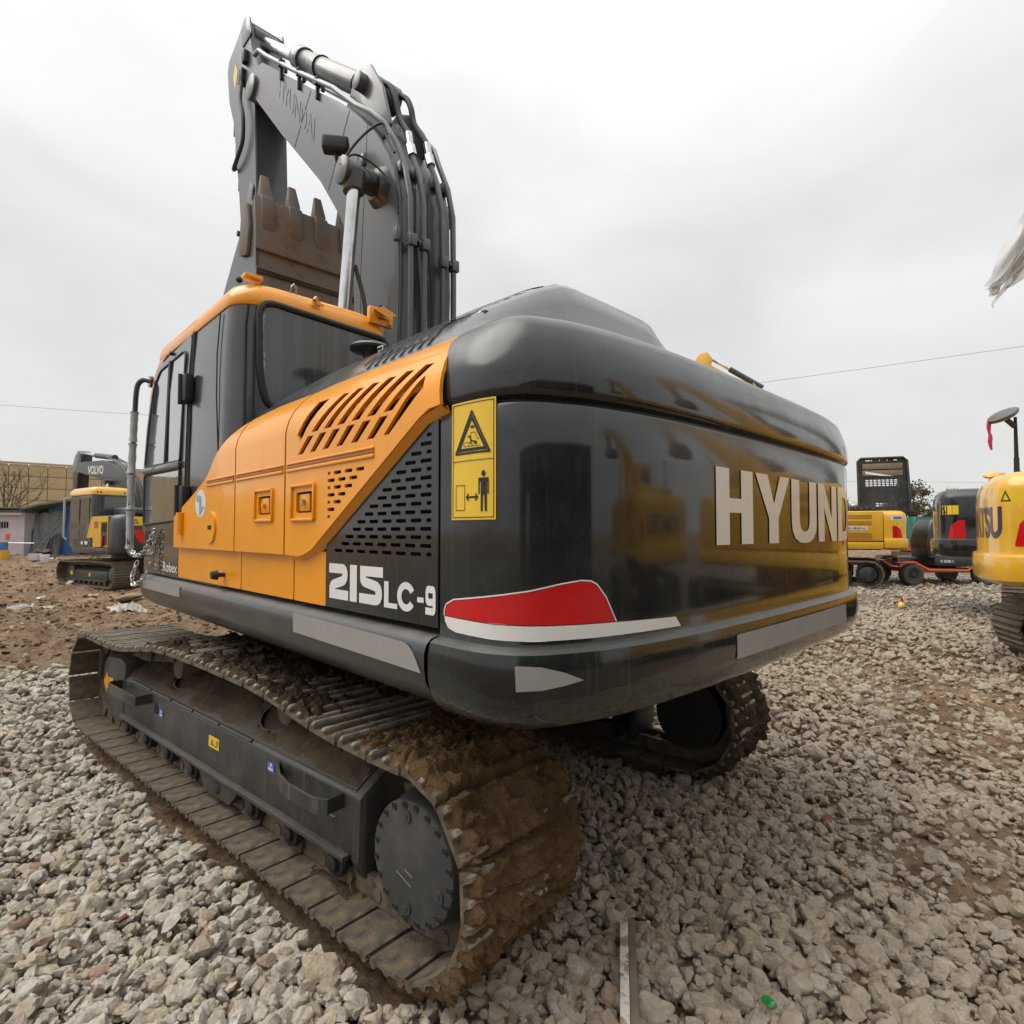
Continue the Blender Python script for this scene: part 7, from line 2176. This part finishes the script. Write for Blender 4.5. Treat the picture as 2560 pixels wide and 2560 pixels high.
# flaking painted stick, green scrap, jug
_a, _b = on_ground(1553, 2.27, .06), on_ground(1558, 1.25, .055)
ST = thing('wooden_stick', 'white-flaked wooden stick lying in the gravel at the bottom edge', 'stick', _a)
_d = (_b - _a)
m = MB(); m.bar((0, 0, 0), _d, .030, .018); m.build('painted_face', M['plank'], ST, bevel=.002)
_off = Vector((RX, RY, 0)) * .030
m = MB(); m.bar(_off + Vector((0, 0, -.004)), _d * .96 + _off + Vector((0, 0, -.004)), .026, .016); m.build('bare_edge', M['wood'], ST, bevel=.002)
m = MB()
rr = random.Random(3)
m.loft([[(q * cos(t) * (1 + .3 * sin(3 * t + z * 40)), z, q * sin(t) * .8) for t in np.linspace(0, 2 * pi, 12, endpoint=False)] for q, z in ((.006, 0), (.016, .006), (.020, .025), (.014, .04), (.021, .055), (.017, .07), (.006, .078))], True, True, True)
o = m.build('crushed_bottle', M['greenbottle'], None, smooth=30); o.location = on_ground(1893, 1.93, .035); o.rotation_euler = (.3, .2, 1.0); o.scale = (.75, .75, .75); tag(o, 'small crushed green plastic bottle among the stones at lower right', 'bottle')
J = thing('jug', 'yellowish jug with red cap standing on the distant gravel', 'jug', on_ground(2250, 11.9, -.02), 0, None, .8)
m = MB(); m.loft([[(q * cos(2 * pi * k / 16), q * sin(2 * pi * k / 16), z) for k in range(16)] for q, z in ((.07, 0), (.085, .02), (.085, .11), (.07, .14), (.03, .165), (.028, .19))], True, True, True); m.build('jug_body', M['label'], J)
m = MB(); m.cyl((0, 0, .19), (0, 0, .27), .032, .026, 12); m.box((.03, 0, .28), (.06, .03, .025)); m.build('cap', M['red'], J)

# torn plastic film snagged on a rope in the upper right corner
PLF = thing('plastic_film', 'torn clear plastic film fluttering at the upper right edge', 'plastic film', at_view(2600, 500, 6.0))
_o = Vector(PLF.location)
def strip(pts, ws, seed, nx=9, amp=.05):
    P_ = catmull([at_view(a, b, 6.0) - _o for a, b in pts], 5)
    W_ = np.interp(np.linspace(0, 1, len(P_)), np.linspace(0, 1, len(ws)), ws)
    vv = []
    V_ = Vector((FX, FY, 0))
    for i, p in enumerate(P_):
        t = (P_[min(i + 1, len(P_) - 1)] - P_[max(i - 1, 0)]).normalized()
        sd = t.cross(V_).normalized()
        for k in range(nx):
            u = k / (nx - 1) - .5
            vv.append(p + sd * u * W_[i] + V_ * amp * (sin(u * 14 + seed + i * .3) + sin(u * 31 + seed * 2 + i * .2) * .6))
    MB().add(vv, [(i * nx + k, i * nx + k + 1, (i + 1) * nx + k + 1, (i + 1) * nx + k) for i in range(len(P_) - 1) for k in range(nx - 1)]).build('film_strip', M['sheet'], PLF, smooth=60)
strip([(2660, 500), (2600, 585), (2545, 640), (2508, 690), (2490, 706)], [.45, .40, .27, .15, .04], 1)
strip([(2640, 540), (2575, 625), (2537, 672), (2515, 703), (2504, 728)], [.35, .28, .16, .08, .04], 4)
strip([(2600, 600), (2560, 668), (2535, 705), (2500, 748), (2499, 762)], [.2, .10, .05, .03, .012], 7, 5, .01)
strip([(2620, 560), (2572, 660), (2556, 695), (2530, 712)], [.3, .2, .05, .02], 9, 7, .03)
m = MB(); m.tube([at_view(2652, 512, 6.0) - _o, at_view(2760, 330, 6.2) - _o, at_view(3100, 150, 6.6) - _o], .012, 5); m.build('rope', M['hose'], PLF)
